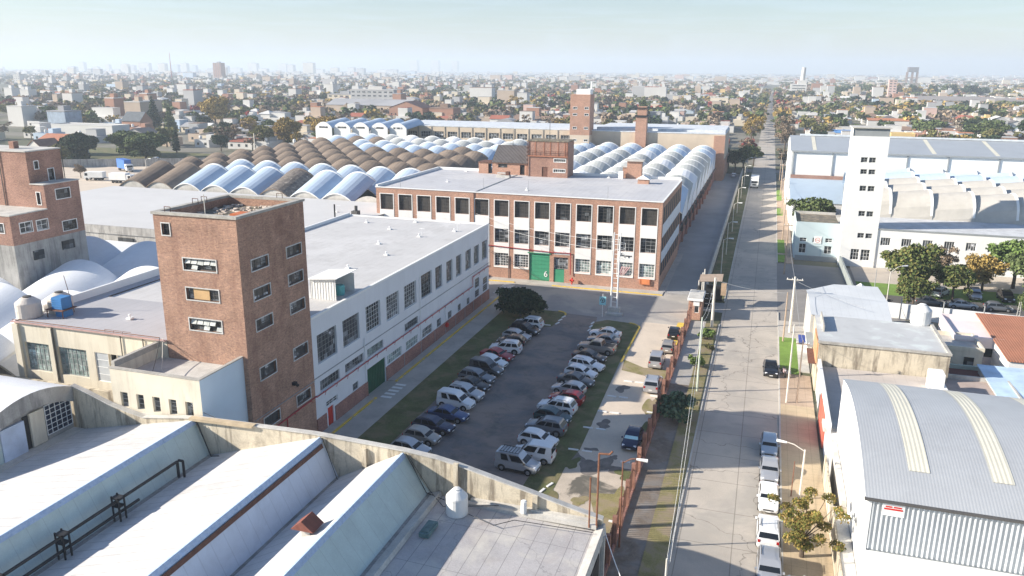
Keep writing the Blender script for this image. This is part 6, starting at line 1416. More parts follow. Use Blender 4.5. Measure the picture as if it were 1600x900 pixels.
pole('far_left_pole', -178, 196, 9.0, 'white forked pole rising beyond the brown shells', poleW, .16, lamp=(1.2, 0, .5))
pole('far_left_pole', -186, 262, 12, 'tall pale pole on the left edge of the brown shells', poleW, .25)
pole('far_left_pole', -176, 292, 10, 'pale pole near the white arched fronts', poleW, .25)
def wire(pts, label, sag=.5, r=.02, m=None):
    b = MB()
    for (a, c) in zip(pts, pts[1:]):
        a = Vector(a); c = Vector(c); n = 14; q = []
        for i in range(n+1):
            u = i/n; p = a.lerp(c, u); p.z -= sag*4*u*(1-u); q.append(p)
        b.path(q, r, 4)
    o = b.build('wire', m or steelG); return tag(o, label, 'wire')
wire([(-3.9, 46, 5.4), (-5.35, 88.4, 9.0), (-5.45, 113.6, 7.3)], 'thin wire strung along the verge poles', .9, .012, whiteP)
wire([(-3.7, 46, 5.2), (-5.15, 88.4, 8.7), (-5.25, 113.6, 7.0)], 'lower wire strung along the verge poles', 1.2, .012, whiteP)
wire([(-8.3, 47.6, 5.6), (-5.6, 42.0, 4.9), (-1.0, 36, 4.6)], 'pale cable from the near roof corner across the footpath', .25, .03, whiteP)
wire([(4.2, 110.2, 7.0), (-5.45, 113.6, 7.2)], 'wire crossing the street to the thick pale pole', .4, .02)
wire([(5.3, 114.6, 7.8), (14, 108, 6.4)], 'wire from the tall pole to the faceted roof', .3, .02)
wire([(5.6, 88.6, 7.2), (5.3, 114.6, 7.9), (4.9, 150, 9.2), (4.9, 182, 9.2), (4.9, 216, 9.2), (4.9, 250, 9.2)], 'wire along the right hand pavement poles', .7, .02)
wire([(-19.9, 116, 9.8), (-48.0, 130.4, 10.2)], 'pale wire from the lattice tower to the brick factory', .7, .02, whiteP)
wire([(-19.9, 116, 11.2), (-48.0, 130.4, 11.4)], 'upper pale wire from the lattice tower to the brick factory', .7, .02, whiteP)
wire([(-49.9, 54.2, 12.9), (-46.4, 49.2, 12.0), (-41.7, 48.9, 9.2), (-36, 48.3, 8.7)], 'black cable drooping across the annex and parapet', .2, .03, blackP)
wire([(-49.6, 54.2, 12.9), (-47.6, 51.5, 11.2), (-45.6, 50.4, 11.1)], 'pale cable lying over the annex roof', .3, .025, poleW)
# lattice tower
t = thing('lattice_tower', 'white twin legged ladder tower on the island by the factory', 'tower', (-20.4, 116, 0))
for x in (-20.8, -19.85): b = MB(); b.tube((x, 116, .9), (x+.12, 116, 12.6), .14, .1, 8); b.build('leg', whiteP, t)
b = MB()
for k in range(15): z = 1.8+k*.75; b.tube((-20.8, 116, z), (-19.8, 116, z), .045, .045, 5)
b.build('rung', whiteP, t)
b = MB()
for z in (8.6, 9.4, 10.2, 11.0): 
    for i in range(8):
        a0, a1 = math.pi*(i/8-.5), math.pi*((i+1)/8-.5); b.tube((-19.7+.75*math.cos(a0), 116+.6*math.sin(a0), z), (-19.7+.75*math.cos(a1), 116+.6*math.sin(a1), z), .03, .03, 4)
b.path([(-18.95, 116, 8.4), (-18.95, 116, 11.1)], .03, 4); b.build('safety_cage', whiteP, t)
b = MB(); b.box(-21.2, 115.5, 0, -19.4, 116.5, 1.0); b.box(-21.4, 114.6, 0, -18.8, 115.5, .35); b.build('plinth', paleC, t)
t = thing('parking_sign', 'pale cyan sign with a round emblem on a thin post by the ladder tower', 'sign', (-21.6, 113.6, 0))
b = MB(); b.tube((-21.6, 113.6, 0), (-21.6, 113.6, 3.6), .05, .04, 6); b.build('post', whiteP, t)
b = MB(); b.box(-22.1, 113.5, 1.9, -21.1, 113.58, 3.2); b.build('panel', signB, t)
b = MB()
for k in range(14):
    if k in (3, 8): continue
    a0, a1 = 2*math.pi*k/14, 2*math.pi*(k+1)/14
    b.face([(-21.6+math.cos(a)*r_, 113.49, 2.6+math.sin(a)*r_) for a, r_ in ((a0, .36), (a1, .36), (a1, .26), (a0, .26))])
b.box(-21.68, 113.48, 2.45, -21.52, 113.5, 2.75); b.build('emblem', steelD, t)
o = MB(); o.box(0, 0, 0, 1.1, 1.5, 1.0); o.extr([(-.1, -.1, 1.0), (.55, -.1, 1.5), (1.2, -.1, 1.0)], (0, 1.7, 0)); o = o.build('white_kiosk', whiteP); o.location = (-23.3, 52.6, .02); tag(o, 'small white gabled box peeking over the stained parapet', 'box')
o = MB(); o.extr([(-.6, -.3, 0), (.5, -.4, 0), (.6, .4, 0), (-.1, .6, 0), (-.5, .3, 0)], (.1, 0, .28)); o = o.build('plastic_bag', whiteP); o.location = (-18.4, 57.6, .02); tag(o, 'white bag or debris lying at the end of the parking lot', 'bag')

# ================================================================ TREES
def np_mesh(name, V, F, mats, mi=None):
    me = bpy.data.meshes.new(name); V = np.asarray(V, dtype=np.float32); F = np.asarray(F, dtype=np.int32); k = F.shape[1]
    me.vertices.add(len(V)); me.vertices.foreach_set('co', V.ravel()); me.loops.add(F.size); me.loops.foreach_set('vertex_index', F.ravel())
    me.polygons.add(len(F)); me.polygons.foreach_set('loop_start', np.arange(0, F.size, k, dtype=np.int32)); me.polygons.foreach_set('loop_total', np.full(len(F), k, dtype=np.int32))
    for m in mats: me.materials.append(m)
    if mi is not None: me.polygons.foreach_set('material_index', np.asarray(mi, dtype=np.int32))
    me.update(calc_edges=True); return me
def leaf_cloud(rs, n, blobs, size):
    """quads scattered in the shells of the blobs (x,y,z,rx,rz); returns V,F"""
    w = np.array([b[3]**2 for b in blobs]); w = w/w.sum(); idx = rs.choice(len(blobs), n, p=w); B = np.array(blobs)[idx]
    d = rs.normal(size=(n, 3)); d /= np.linalg.norm(d, axis=1, keepdims=True); d[:, 2] = np.where(d[:, 2] < -.35, -d[:, 2]*.5, d[:, 2])
    rad = rs.uniform(.45, 1.08, (n, 1))**.6
    P = B[:, :3]+d*rad*np.stack([B[:, 3], B[:, 3], B[:, 4]], 1)
    u = rs.normal(size=(n, 3))+d*.2; u /= np.linalg.norm(u, axis=1, keepdims=True); v = np.cross(d+rs.normal(size=(n, 3))*.6, u); v /= np.linalg.norm(v, axis=1, keepdims=True)+1e-6
    s = size*rs.uniform(.6, 1.4, (n, 1)); u = u*s; v = v*s*.7
    V = np.stack([P-u-v*.3, P-v, P+u-v*.2, P+v], 1).reshape(-1, 3); F = np.arange(4*n).reshape(-1, 4); return V, F
def blob_set(rs, kind, r, h):
    bl = []
    if kind == 'round':
        for k in range(11): a = rs.uniform(0, 6.28); q = rs.uniform(.2, .72)*r; bl.append((math.cos(a)*q, math.sin(a)*q, h*rs.uniform(.45, .85), r*rs.uniform(.3, .5), h*rs.uniform(.13, .22)))
    elif kind == 'sparse':
        for k in range(16): a = rs.uniform(0, 6.28); q = rs.uniform(.1, .85)*r; bl.append((math.cos(a)*q, math.sin(a)*q, h*rs.uniform(.4, .92), r*rs.uniform(.18, .32), h*rs.uniform(.08, .14)))
    elif kind == 'conifer':
        for k in range(12): u = k/12; bl.append((rs.uniform(-.1, .1)*r, rs.uniform(-.1, .1)*r, h*(.12+.82*u), r*(1-u)*.95+.2, h*.06))
    elif kind == 'column':
        for k in range(8): bl.append((0, 0, h*(.12+.8*k/8), r*(1-.6*(k/8)**2), h*.09))
    elif kind == 'airy':
        for k in range(34): a = rs.uniform(0, 6.28); q = rs.uniform(.05, .9)*r; bl.append((math.cos(a)*q, math.sin(a)*q, h*rs.uniform(.38, .95)-.1*q, r*rs.uniform(.12, .24), h*rs.uniform(.06, .11)))
    elif kind == 'full':
        for k in range(22): a = rs.uniform(0, 6.28); q = rs.uniform(0, .78)*r; bl.append((math.cos(a)*q, math.sin(a)*q, h*rs.uniform(.3, .86)-.15*q, r*rs.uniform(.2, .36), h*rs.uniform(.1, .17)))
    elif kind == 'mound':
        for k in range(30): a = rs.uniform(0, 6.28); q = rs.uniform(0, .8)*r; bl.append((math.cos(a)*q, math.sin(a)*q, h*rs.uniform(.12, .84)*(1-.25*(q/r)**2), r*rs.uniform(.2, .34), h*rs.uniform(.1, .18)))
    elif kind == 'bush':
        for k in range(9): a = rs.uniform(0, 6.28); q = rs.uniform(0, .7)*r; bl.append((math.cos(a)*q, math.sin(a)*q, h*rs.uniform(.3, .75), r*rs.uniform(.32, .5), h*rs.uniform(.2, .3)))
    if kind in ('full', 'mound', 'round'): bl += [(0, 0, h*.56, r*.78, h*.3)]*2
    return bl
def tree_proto(kind, r, h, n, size, seed, lm, trunk=True):
    rs = np.random.RandomState(seed); bl = blob_set(rs, kind, r, h)
    V, F = leaf_cloud(rs, n, bl, size); cm = np_mesh('crown', V, F, [lm])
    tm = None
    if trunk:
        b = MB(); b.tube((0, 0, 0), (.1, .05, h*.45), .05*h*.5+.08, .05+h*.012, 8)
        for q in bl[::2]: b.tube((.05, .03, h*.3), (q[0]*.8, q[1]*.8, q[2]), .02+h*.008, .02, 5)
        tm = bpy.data.meshes.new('trunk'); tm.from_pydata(b.v, [], b.f); tm.materials.append(barkM)
    return cm, tm
TP = {}
def tree(key, x, y, label, sc=1.0, lm=None, group=None, rz=None, z=0, cat='tree', name='tree'):
    cm, tm = TP[key]; t = thing(name, label, cat, (x, y, z), rz if rz is not None else (x*7.3+y*3.1) % 6.28, group)
    t.scale = (sc, sc, sc) if not isinstance(sc, tuple) else sc
    c = bpy.data.objects.new('crown', cm); COL.objects.link(c); c.parent = t
    if lm: slot_obj(c, [lm])
    if tm: q = bpy.data.objects.new('trunk', tm); COL.objects.link(q); q.parent = t
    return t
TP['round'] = tree_proto('round', 3.6, 8, 2600, .26, 1, LG); TP['round_b'] = tree_proto('round', 3.8, 7.4, 2600, .26, 2, LO)
TP['sparse'] = tree_proto('sparse', 3.4, 8.5, 1700, .2, 3, LB); TP['sparse_b'] = tree_proto('sparse', 3.8, 9.5, 2000, .2, 4, LY)
TP['conifer'] = tree_proto('conifer', 2.6, 11, 2200, .32, 5, LD); TP['column'] = tree_proto('column', 1.3, 9, 1500, .25, 6, LD)
TP['shrub'] = tree_proto('mound', 3.7, 4.4, 8000, .19, 8, LD, True); TP['bush'] = tree_proto('bush', 1.2, 1.5, 900, .16, 9, LL, True)
TP['cactus'] = tree_proto('bush', 2.1, 2.2, 1700, .17, 10, LC, True); TP['lowcone'] = tree_proto('conifer', 2.6, 3.6, 3600, .2, 12, LD)
tree('shrub', -33.3, 109.6, 'big dark evergreen shrub at the far corner of the parking lot', (1.3, 1.05, 1.1), cat='shrub', name='shrub')
tree('cactus', -6.7, 80.8, 'large grey green bush crowding the footpath beside the fence', 1.35, cat='bush', name='bush')
tree('bush', -5.6, 107.8, 'light green bush on the verge nearest the thick pole', (1.1, 1.0, 1.0), cat='bush', name='bush')
tree('bush', -6.2, 96.2, 'bright green rounded bush halfway along the verge', (.9, .9, 1.1), cat='bush', name='bush')
tree('bush', -5.1, 103.5, 'small yellow green bush on the verge beside the kerb', .55, LO, cat='bush', name='bush')
TP['huge'] = tree_proto('mound', 4.3, 6.6, 10000, .27, 31, LG)
TP['street'] = tree_proto('airy', 3.1, 5.4, 8000, .09, 14, LA)
TP['full'] = tree_proto('full', 4.3, 8.2, 7000, .24, 41, LU); TP['full_b'] = tree_proto('full', 4.6, 8.8, 7000, .25, 42, LU)
tree('street', 5.2, 57.6, 'small tree with thin yellow and green leaves over the parked white car', 1.0)
tree('full', 23.8, 132.6, 'rounded green tree with rusty tints just behind the white wall', .75)
tree('full_b', 24.5, 141.0, 'taller leafy tree left of the row in front of the white wing', 1.1)
tree('full', 30.9, 140.6, 'thin leaved yellow brown tree in the middle of the car lot', .85)
tree('sparse', 30.6, 150.2, 'nearly bare tree against the barred windows of the white wing', .9, LB)
tree('full_b', 37.0, 149, 'ochre leaved tree right of the bare tree by the white wing', .8, LY)
tree('full', 42.5, 152.5, 'bright green broad tree on the lawn at the right edge', 1.2, LL)
tree('full_b', 43.4, 143.0, 'dark green tree overhanging the right end of the car lot', 1.15, LG)
tree('round_b', 39.6, 131.6, 'grey green bush tree at the right edge by the white wall', .62, LG)
tree('full', 11.0, 186, 'dense rounded green tree in the walled yard left of the white tower', 1.3, LG)
tree('round_b', -10.5, 300, 'dark tree at the end of the inner lane beside the cream building', 1.15, LD)
tree('round', -8.0, 312, 'dark green tree where the lane meets the cross street', 1.2, LG)
tree('round', -13.5, 316, 'dark crown between the rear building and the lane end', 1.0, LD)
tree('round', -4.6, 330, 'dark tree on the left corner of the cross street', 1.0, LG)
tree('sparse', -8.5, 352, 'bare greyish tree behind the dark corner trees', 1.1)
tree('round', -7.8, 372, 'red leaved tree on the left side of the long street', .95, LR)
tree('sparse_b', -8.0, 425, 'tall ochre tree leaning over the far street', 1.7, LY)
tree('sparse', 6.5, 318, 'bare grey tree over the right pavement by the grey roofed shed', 1.0)
tree('round_b', 6.6, 334, 'dark low tree on the right pavement past the cross street', .7, LD)
tree('sparse', 11.5, 352, 'reddish brown tree behind the grey roofed shed corner', 1.0, LR)
tree('sparse', 7.5, 385, 'bare brown tree on the right of the long street', 1.6)
tree('sparse', 7.5, 440, 'tall pale bare tree on the right of the far street', 1.8)
tree('column', -246, 290, 'dark narrow cypress beyond the left yard', 1.2)
tree('huge', -243, 268, 'huge spreading green tree beyond the blue covered truck', (2.6, 2.2, 1.75), LG)
tree('huge', -258, 276, 'broad green tree merging with the huge one at its left', (2.3, 2, 1.7), LG)
tree('huge', -257, 248, 'dark rounded tree behind the left brick tower', 1.9, LD)
tree('huge', -252, 233, 'paler green tree in front of the dark rounded one by the left tower', 1.35, LO)
tree('conifer', -352, 398, 'tall dark conifer among the far left houses', 1.9)
tree('conifer', -318, 372, 'spreading cedar behind the grey roofed cottage', 1.6, LG)
tree('full_b', -333, 430, 'big golden poplar among the houses left of the shells', (2.2, 2.2, 2.3), LY)
tree('round', -219, 211, 'small flat crowned tree on the left yard by the white van', .6, LB)
for i, (x, y, l, k, m, s_) in enumerate(((-216, 330, 'ochre tree above the brown shells, left one', 'sparse_b', LY, 1.5), (-205, 345, 'ochre tree above the brown shells, right one', 'sparse_b', LY, 1.5), (-221, 318, 'olive tree at the left edge behind the brown shells', 'round', LO, 1.3), (-196, 330, 'green tree behind the pale blue rear shells', 'round', LG, 1.2), (-190, 352, 'dark green tree behind the white arched fronts', 'round_b', LD, 1.1), (-176, 372, 'bare twiggy tree behind the leftmost arched front', 'sparse', LB, 1.5), (-160, 362, 'dark cedar rising behind the arched fronts', 'conifer', LG, 1.1), (-150, 380, 'bare grey tree right of the dark cedar', 'sparse', LB, 1.6), (-232, 302, 'low dark tree beside the pale pole at the left', 'round', LD, .9), (-240, 322, 'brown bare tree left of the brown shells', 'sparse', LB, 1.3))):
    tree({'sparse_b': 'full_b', 'round': 'full', 'round_b': 'huge'}.get(k, k), x, y, l, s_*(1.15 if k != 'sparse' else 1), m)
# yard wall at the far left and yard surface
sheet('left_yard', [(-139, 143), (-139, 200), (-165, 262), (-222, 262), (-300, 236), (-230, 160)], .01, yardC)
sheet('left_green', [(-226, 240), (-300, 236), (-330, 300), (-216, 290)], .012, grassM)
o = MB(); pts = [(-262, 226), (-216, 248), (-184, 268), (-168, 300), (-160, 330)]
for (xa, ya), (xb, yb) in zip(pts, pts[1:]): o.extr([(xa, ya, 0), (xb, yb, 0), (xb, yb, 2.9), (xa, ya, 2.9)], (.3, .3, 0))
o = o.build('boundary_wall', greyC, origin=(-220, 250, 0)); tag(o, 'long grey boundary wall behind the white delivery van', 'wall')

# ================================================================ THE TOWN
rs = random.Random(11)
wallC = [('white', mat('town_white', (.6, .59, .565), .85, .08, .05)), ('cream', mat('town_cream', (.6, .53, .42), .85, .1, .05)), ('grey', mat('town_grey', (.42, .42, .42), .88, .12, .05)), ('brick', mat('town_brick', (.36, .2, .14), .9, .12, .05)), ('pink', mat('town_pink', (.58, .42, .37), .88, .1, .05)), ('tan', mat('town_tan', (.47, .38, .3), .9, .12, .05)), ('yellow', mat('town_yellow', (.62, .45, .2), .85, .08, .05)), ('pale blue', mat('town_blue', (.45, .54, .64), .8, .08, .05))]
roofC = [('pale', mat('town_roof_pale', (.48, .465, .445), .8, .1, .04)), ('white', mat('town_roof_white', (.6, .595, .58), .75, .06, .04)), ('grey', mat('town_roof_grey', (.33, .33, .34), .85, .15, .04)), ('dark', mat('town_roof_dark', (.15, .14, .14), .85, .2, .04)), ('red', mat('town_roof_red', (.33, .11, .07), .85, .15, .04)), ('brown', mat('town_roof_brown', (.24, .16, .12), .9, .15, .04)), ('orange', mat('town_roof_orange', (.48, .2, .1), .85, .15, .04))]
def house_mb(kind, w, d, h, r):
    """returns wall MB, roof MB, windows list of MB, extras"""
    W_, F_, X_, T_ = MB(), MB(), [], None
    if kind == 'flat':
        W_.box(-w/2, -d/2, 0, w/2, d/2, h); W_.box(-w/2, -d/2, h, w/2, -d/2+.25, h+.7); W_.box(-w/2, d/2-.25, h, w/2, d/2, h+.7); W_.box(-w/2, -d/2+.25, h, -w/2+.25, d/2-.25, h+.7); W_.box(w/2-.25, -d/2+.25, h, w/2, d/2-.25, h+.7)
        F_.box(-w/2+.26, -d/2+.26, h+.01, w/2-.26, d/2-.26, h+.12)
        if r.random() < .6: a = r.uniform(-w/2+2, w/2-3.5); W_.box(a, 0, h+.13, a+3, d/2-.3, h+2.6)
        if r.random() < .55: T_ = MB(); T_.lathe([(.7, h+.8), (.7, h+2.0), (.3, h+2.4)], r.uniform(-w/3, w/3), -d/4, 10)
    elif kind == 'two':
        W_.box(-w/2, -d/2, 0, w/2, d/2, h); W_.box(-w/2, -d/6, h, w/5, d/2, h*2); F_.box(w/5+.02, -d/2+.05, h+.01, w/2-.05, d/2-.05, h+.12); F_.box(-w/2-.1, -d/6-.1, h*2, w/5+.1, d/2+.1, h*2+.15)
    elif kind == 'gable':
        W_.box(-w/2, -d/2, 0, w/2, d/2, h); W_.extr([(-w/2, -d/2, h), (-w/2, 0, h+1.9), (-w/2, d/2, h)], (w, 0, 0))
        F_.extr([(-w/2-.4, -d/2-.5, h-.2), (-w/2-.4, 0, h+1.95), (-w/2-.4, d/2+.5, h-.2), (-w/2-.4, d/2+.5, h+0), (-w/2-.4, 0, h+2.15), (-w/2-.4, -d/2-.5, h+0)], (w+.8, 0, 0))
    elif kind == 'gable_y':
        W_.box(-w/2, -d/2, 0, w/2, d/2, h); W_.extr([(-w/2, -d/2, h), (0, -d/2, h+2.3), (w/2, -d/2, h)], (0, d, 0))
        F_.extr([(-w/2-.5, -d/2-.4, h-.2), (0, -d/2-.4, h+2.35), (w/2+.5, -d/2-.4, h-.2), (w/2+.5, -d/2-.4, h), (0, -d/2-.4, h+2.55), (-w/2-.5, -d/2-.4, h)], (0, d+.8, 0))
    elif kind == 'hip':
        W_.box(-w/2, -d/2, 0, w/2, d/2, h); a, b_ = w/2+.5, d/2+.5; c = max(.5, w/2-d/2+.5)
        q = [(-a, -b_, h), (a, -b_, h), (a, b_, h), (-a, b_, h), (-c, 0, h+2.1), (c, 0, h+2.1)]
        for f in ((0, 1, 5, 4), (1, 2, 5), (2, 3, 4, 5), (3, 0, 4)): F_.face([q[i] for i in f])
    elif kind == 'shed':
        W_.box(-w/2, -d/2, 0, w/2, d/2, h); F_.extr([(-w/2-.2, -d/2-.3, h), (w/2+.2, -d/2-.3, h), (w/2+.2, -d/2-.3, h+.1), (-w/2-.2, -d/2-.3, h+.1)], (0, d+.6, 1.1)); W_.box(-w/2, d/2-.2, h, w/2, d/2, h+.9)
    elif kind == 'vault':
        W_.box(-w/2, -d/2, 0, w/2, d/2, h); n = 8; p = [(-w/2, -w/2+0, 0)]
        pts = [(-w/2+w*i/n, h+w*.16*(1-(2*i/n-1)**2)) for i in range(n+1)]
        F_.extr([(x, -d/2, z+.02) for x, z in pts], (0, d, 0))
    elif kind == 'block':
        W_.box(-w/2, -d/2, 0, w/2, d/2, h); F_.box(-w/2-.1, -d/2-.1, h, w/2+.1, d/2+.1, h+.5); W_.box(-1.5, -1.5, h+.5, 1.8, 2, h+3.2)
    nw = max(2, int(w/4)); st = 1 if h < 5 else int(h/3)
    return W_, F_, T_, [( -w/2+w*(i+.5)/nw, s_*3+1.1) for i in range(nw) for s_ in range(min(st, 9))]
hp = {}
def town_house(kind, x, y, w, d, h, wi, ri, label, group, rz=0, parts=True, cat='house', name=None):
    key = (kind, w, d, h)
    if key not in hp:
        W_, F_, T_, wn_ = house_mb(kind, w, d, h, random.Random(hash((kind, w, d)) % 97 if False else int(w*10+d*3+h)))
        ms = []
        for b_, n_ in ((W_, 'wall'), (F_, 'roof')) + (((T_, 'water_tank'),) if T_ else ()):
            me = bpy.data.meshes.new(n_); me.from_pydata(b_.v, [], b_.f); me.materials.append(wallC[0][1]); ms.append((n_, me))
        wm = []
        for u, z in wn_[:6 if h < 8 else 40]:
            b_ = MB(); b_.box(u-.6, -d/2-.05, z, u+.6, -d/2+.02, z+1.2); me = bpy.data.meshes.new('window'); me.from_pydata(b_.v, [], b_.f); me.materials.append(glassD); wm.append(me)
        hp[key] = (ms, wm)
    ms, wm = hp[key]
    t = thing(name or {'vault': 'warehouse', 'block': 'apartment_block'}.get(kind, 'town_house'), label, cat, (x, y, 0), rz, group)
    for n_, me in ms:
        o = bpy.data.objects.new(n_, me); COL.objects.link(o); o.parent = t
        slot_obj(o, [wallC[wi][1] if n_ == 'wall' else (roofC[ri][1] if n_ == 'roof' else tankW)])
    if parts:
        for me in wm: o = bpy.data.objects.new('window', me); COL.objects.link(o); o.parent = t
    return t
def in_site(x, y):
    # keep clear of the factory, the streets and the named far things
    if -142 < x < 122 and y < 303: return True
    if -190 < x < -10 and y < 300: return True
    if -16 < x < 14: return True
    if x < -139 and y < 300 and x > -262-(y-200)*.2: return True
    return False
def visible(x, y, m=1.1):
    # inside the horizontal field of view of a viewer at the origin, with margin
    a = math.degrees(math.atan2(-x, y)); return -16-6*m < a < 50+6*m and y > 0 or (x < 0 and -24 < a < 58)
zone = lambda x, y: ('left of the shell roofs' if x < -150 else ('behind the cream rear building' if x < -12 else 'right of the long street'))
dist = lambda y: ('near' if y < 420 else ('middle' if y < 560 else 'farther'))
spots = []
row = 0
# street blocks: rows of plots facing cross streets
y = 318.0
while y < 2300:
    blk = 0
    for dy_ in (0, 12, 24, 50, 62, 74, 86, 98):
        yy_ = y+dy_
        if dy_ > 74 and y > 900: continue
        x = -2.0-1.15*yy_
        while x < .48*yy_+60:
            w = rs.choice((8, 9, 10, 12)); x += w+rs.uniform(.3, 3.5)
            if rs.random() < .16: continue
            if rs.random() < .045: x += 9
            xx = x-w/2
            if in_site(xx-7, yy_) or in_site(xx+7, yy_) or in_site(xx, yy_-8): continue
            if abs((xx % 118)-59) < 7: continue
            spots.append((xx, yy_+rs.uniform(-1, 1), w))
    y += 118
# plots left of the yard, nearer
for _y in range(176, 316, 11):
    x = -300-(_y-200)*.6
    while x > -1.25*_y-60:
        w = rs.choice((8, 9, 10, 12)); x -= w+rs.uniform(.5, 3)
        if rs.random() < .06: continue
        spots.append((x, _y+rs.uniform(-1, 1), w))
fwx, fwy = -math.sin(R(17.56)), math.cos(R(17.56))
spots = [s_ for s_ in spots if abs((s_[0]*fwy-s_[1]*fwx)/(s_[0]*fwx+s_[1]*fwy)) < .70 and s_[0]*fwx+s_[1]*fwy > 150]
named = [(-351, 383, 14), (-339, 339, 20), (-392, 366, 20), (-249, 539, 22), (-344, 687, 30), (-262, 425, 30), (172, 929, 60), (-725, 644, 22), (-796, 685, 22), (41, 1349, 24), (359, 2464, 20), (-296, 330, 12), (-333, 430, 16), (-240, 470, 24), (-352, 398, 10), (-318, 372, 8), (184, 1392, 10), (-300, 275, 14), (95, 345, 20)]
spots = [s_ for s_ in spots if all(abs(s_[0]-n_[0]) > n_[2]*.5+7 or abs(s_[1]-n_[1]) > n_[2]*.5+7 for n_ in named)]
spots.sort(key=lambda s_: s_[1]*fwy+s_[0]*fwx)
kinds = [('flat', 'flat roofed', 34), ('two', 'two storey flat roofed', 20), ('gable', 'gabled', 13), ('gable_y', 'front gabled', 7), ('hip', 'hip roofed', 10), ('shed', 'lean-to roofed', 12), ('vault', 'arched roof', 4)]
kw = [k[2] for k in kinds]
HS = (2.9, 3.2)
tree_spots = []
def choose():
    kd = rs.choices(kinds, kw)[0]; wi = rs.choices(range(8), (44, 18, 12, 7, 4, 9, 2, 4))[0]
    ri = rs.choices(range(7), (30, 22, 16, 6, 8, 10, 4))[0] if kd[0] in ('flat', 'two', 'shed', 'vault') else rs.choices(range(7), (8, 8, 18, 14, 24, 22, 6))[0]
    return kd, wi, ri
house_no = 0; farV, farF, farI = {}, {}, 0
far_mb = {}
def add_far(b, m):
    r = far_mb.setdefault(m.name, [[], []]); n = len(r[0]); r[0] += b.v; r[1] += [tuple(i+n for i in f) for f in b.f]
for (x, y, w) in spots:
    if rs.random() < .13: tree_spots.append((x, y)); continue
    if rs.random() < .32: tree_spots.append((x+rs.uniform(-8, 8), y+rs.choice((-8, 7))))
    kd, wi, ri = choose(); d = rs.choice((9, 11)); h = rs.choice(HS) if kd[0] != 'vault' else 4.5
    if house_no < 290:
        g = '{} {} houses {}'.format(dist(y), wallC[wi][0], zone(x, y))
        lab = '{} {} house, {} roof, {}, {} rows'.format(kd[1], wallC[wi][0], roofC[ri][0], zone(x, y), dist(y)) if kd[0] != 'vault' else '{} walled warehouse, {} arched roof, {}, {} rows'.format(wallC[wi][0], roofC[ri][0], zone(x, y), dist(y))
        town_house(kd[0], x, y, w, d, h, wi, ri, lab, 'houses: '+lab[:60], parts=y < 460, cat='house' if kd[0] != 'vault' else 'warehouse')
        house_no += 1
    else:
        hh = h*rs.choice((1, 1, 1, 1.9)) if kd[0] != 'vault' else h
        if rs.random() < .02: kd = ('block', '', 0); hh = rs.choice((9, 12, 15, 18)); wi = rs.choice((0, 0, 2, 3, 5))
        W_, F_, T_, _ = house_mb(kd[0], w*(1.0 if rs.random() < .9 else 2.0), d, hh, rs)
        for b_, m_ in ((W_, wallC[wi][1]), (F_, roofC[ri][1])): b_.bm(0, (x, y, 0)); add_far(b_, m_)
# sparse far belt of buildings to the horizon
for _ in range(2600):
    D = 2250*math.exp(rs.uniform(0, 1.35)); a = rs.uniform(-.66, .66)
    x = fwx*D+a*D*fwy; y = fwy*D-a*D*fwx
    kd, wi, ri = choose()
    big = rs.random()
    w = rs.uniform(12, 40); h = rs.uniform(4, 8) if big < .9 else rs.uniform(10, 22)
    if a < -.35 and rs.random() < .3: h *= 1.8
    b_ = MB(); b_.box(x-w/2, y-7, 0, x+w/2, y+7, h); add_far(b_, wallC[rs.choices(range(8), (50, 14, 12, 6, 4, 8, 2, 4))[0]][1])
    b_ = MB(); b_.box(x-w/2, y-7, h+.02, x+w/2, y+7, h+.6); add_far(b_, roofC[ri][1])
far_obj = MB(); ms = []
for k_, (mn, (v, f)) in enumerate(far_mb.items()):
    n = len(far_obj.v); far_obj.v += v; far_obj.f += [tuple(i+n for i in q) for q in f]; far_obj.m += [k_]*len(f); ms.append(MATS[mn])
o = far_obj.build('distant_town', ms); tag(o, 'dense low town of white and grey houses fading toward the horizon', 'town', kind='stuff')
# extra trees along streets and in gardens
for (x, y, w) in spots[::5]: tree_spots.append((x+rs.uniform(-5, 5), y-8.5))
k = 0
while k < 4200:
    D = 600*math.exp(rs.uniform(0, 2.75)); a = rs.uniform(-.68, .68); x = fwx*D+a*D*fwy; y = fwy*D-a*D*fwx
    if not in_site(x, y): tree_spots.append((x, y))
    k += 1
for _ in range(60): q_ = rs.uniform(180, 312); tree_spots.append((-300-(q_-200)*.6-rs.uniform(0, 130), q_))
for yy_ in range(440, 1500, 11):
    for s_ in (-8, 7.5): tree_spots.append((s_+rs.uniform(-1, 1), yy_+rs.uniform(-4, 4)))
tree_spots = [p for p in tree_spots if not in_site(*p) or (abs(p[0]) < 12 and p[1] > 430)]
tree_spots.sort(key=lambda p: p[0]*fwx+p[1]*fwy)
leafs = [('dark green', LD, 16), ('green', LG, 22), ('olive', LO, 20), ('ochre', LY, 12), ('bare brown', LB, 28), ('red', LR, 2)]
lk = {'dark green': ('round', 'round_b', 'conifer', 'round'), 'green': ('round', 'round_b'), 'olive': ('round', 'round_b'), 'ochre': ('sparse_b', 'round'), 'bare brown': ('sparse', 'sparse_b'), 'red': ('sparse', 'round')}
TM = {}
for n_, kd_, sd_ in (('m_round', 'round', 21), ('m_sparse', 'sparse', 22), ('m_con', 'conifer', 23), ('m_round2', 'round', 24)): TP[n_] = tree_proto(kd_, 3.8, 8, 620 if kd_ != 'sparse' else 460, .5 if kd_ != 'sparse' else .36, sd_, LG)
far_leaf = {}
nt_ = 0
lowV, lowF = leaf_cloud(np.random.RandomState(5), 70, blob_set(np.random.RandomState(6), 'round', 4.2, 7.5), 1.25)
lowV2, lowF2 = leaf_cloud(np.random.RandomState(7), 55, blob_set(np.random.RandomState(8), 'round', 4.6, 8.5), 1.3)
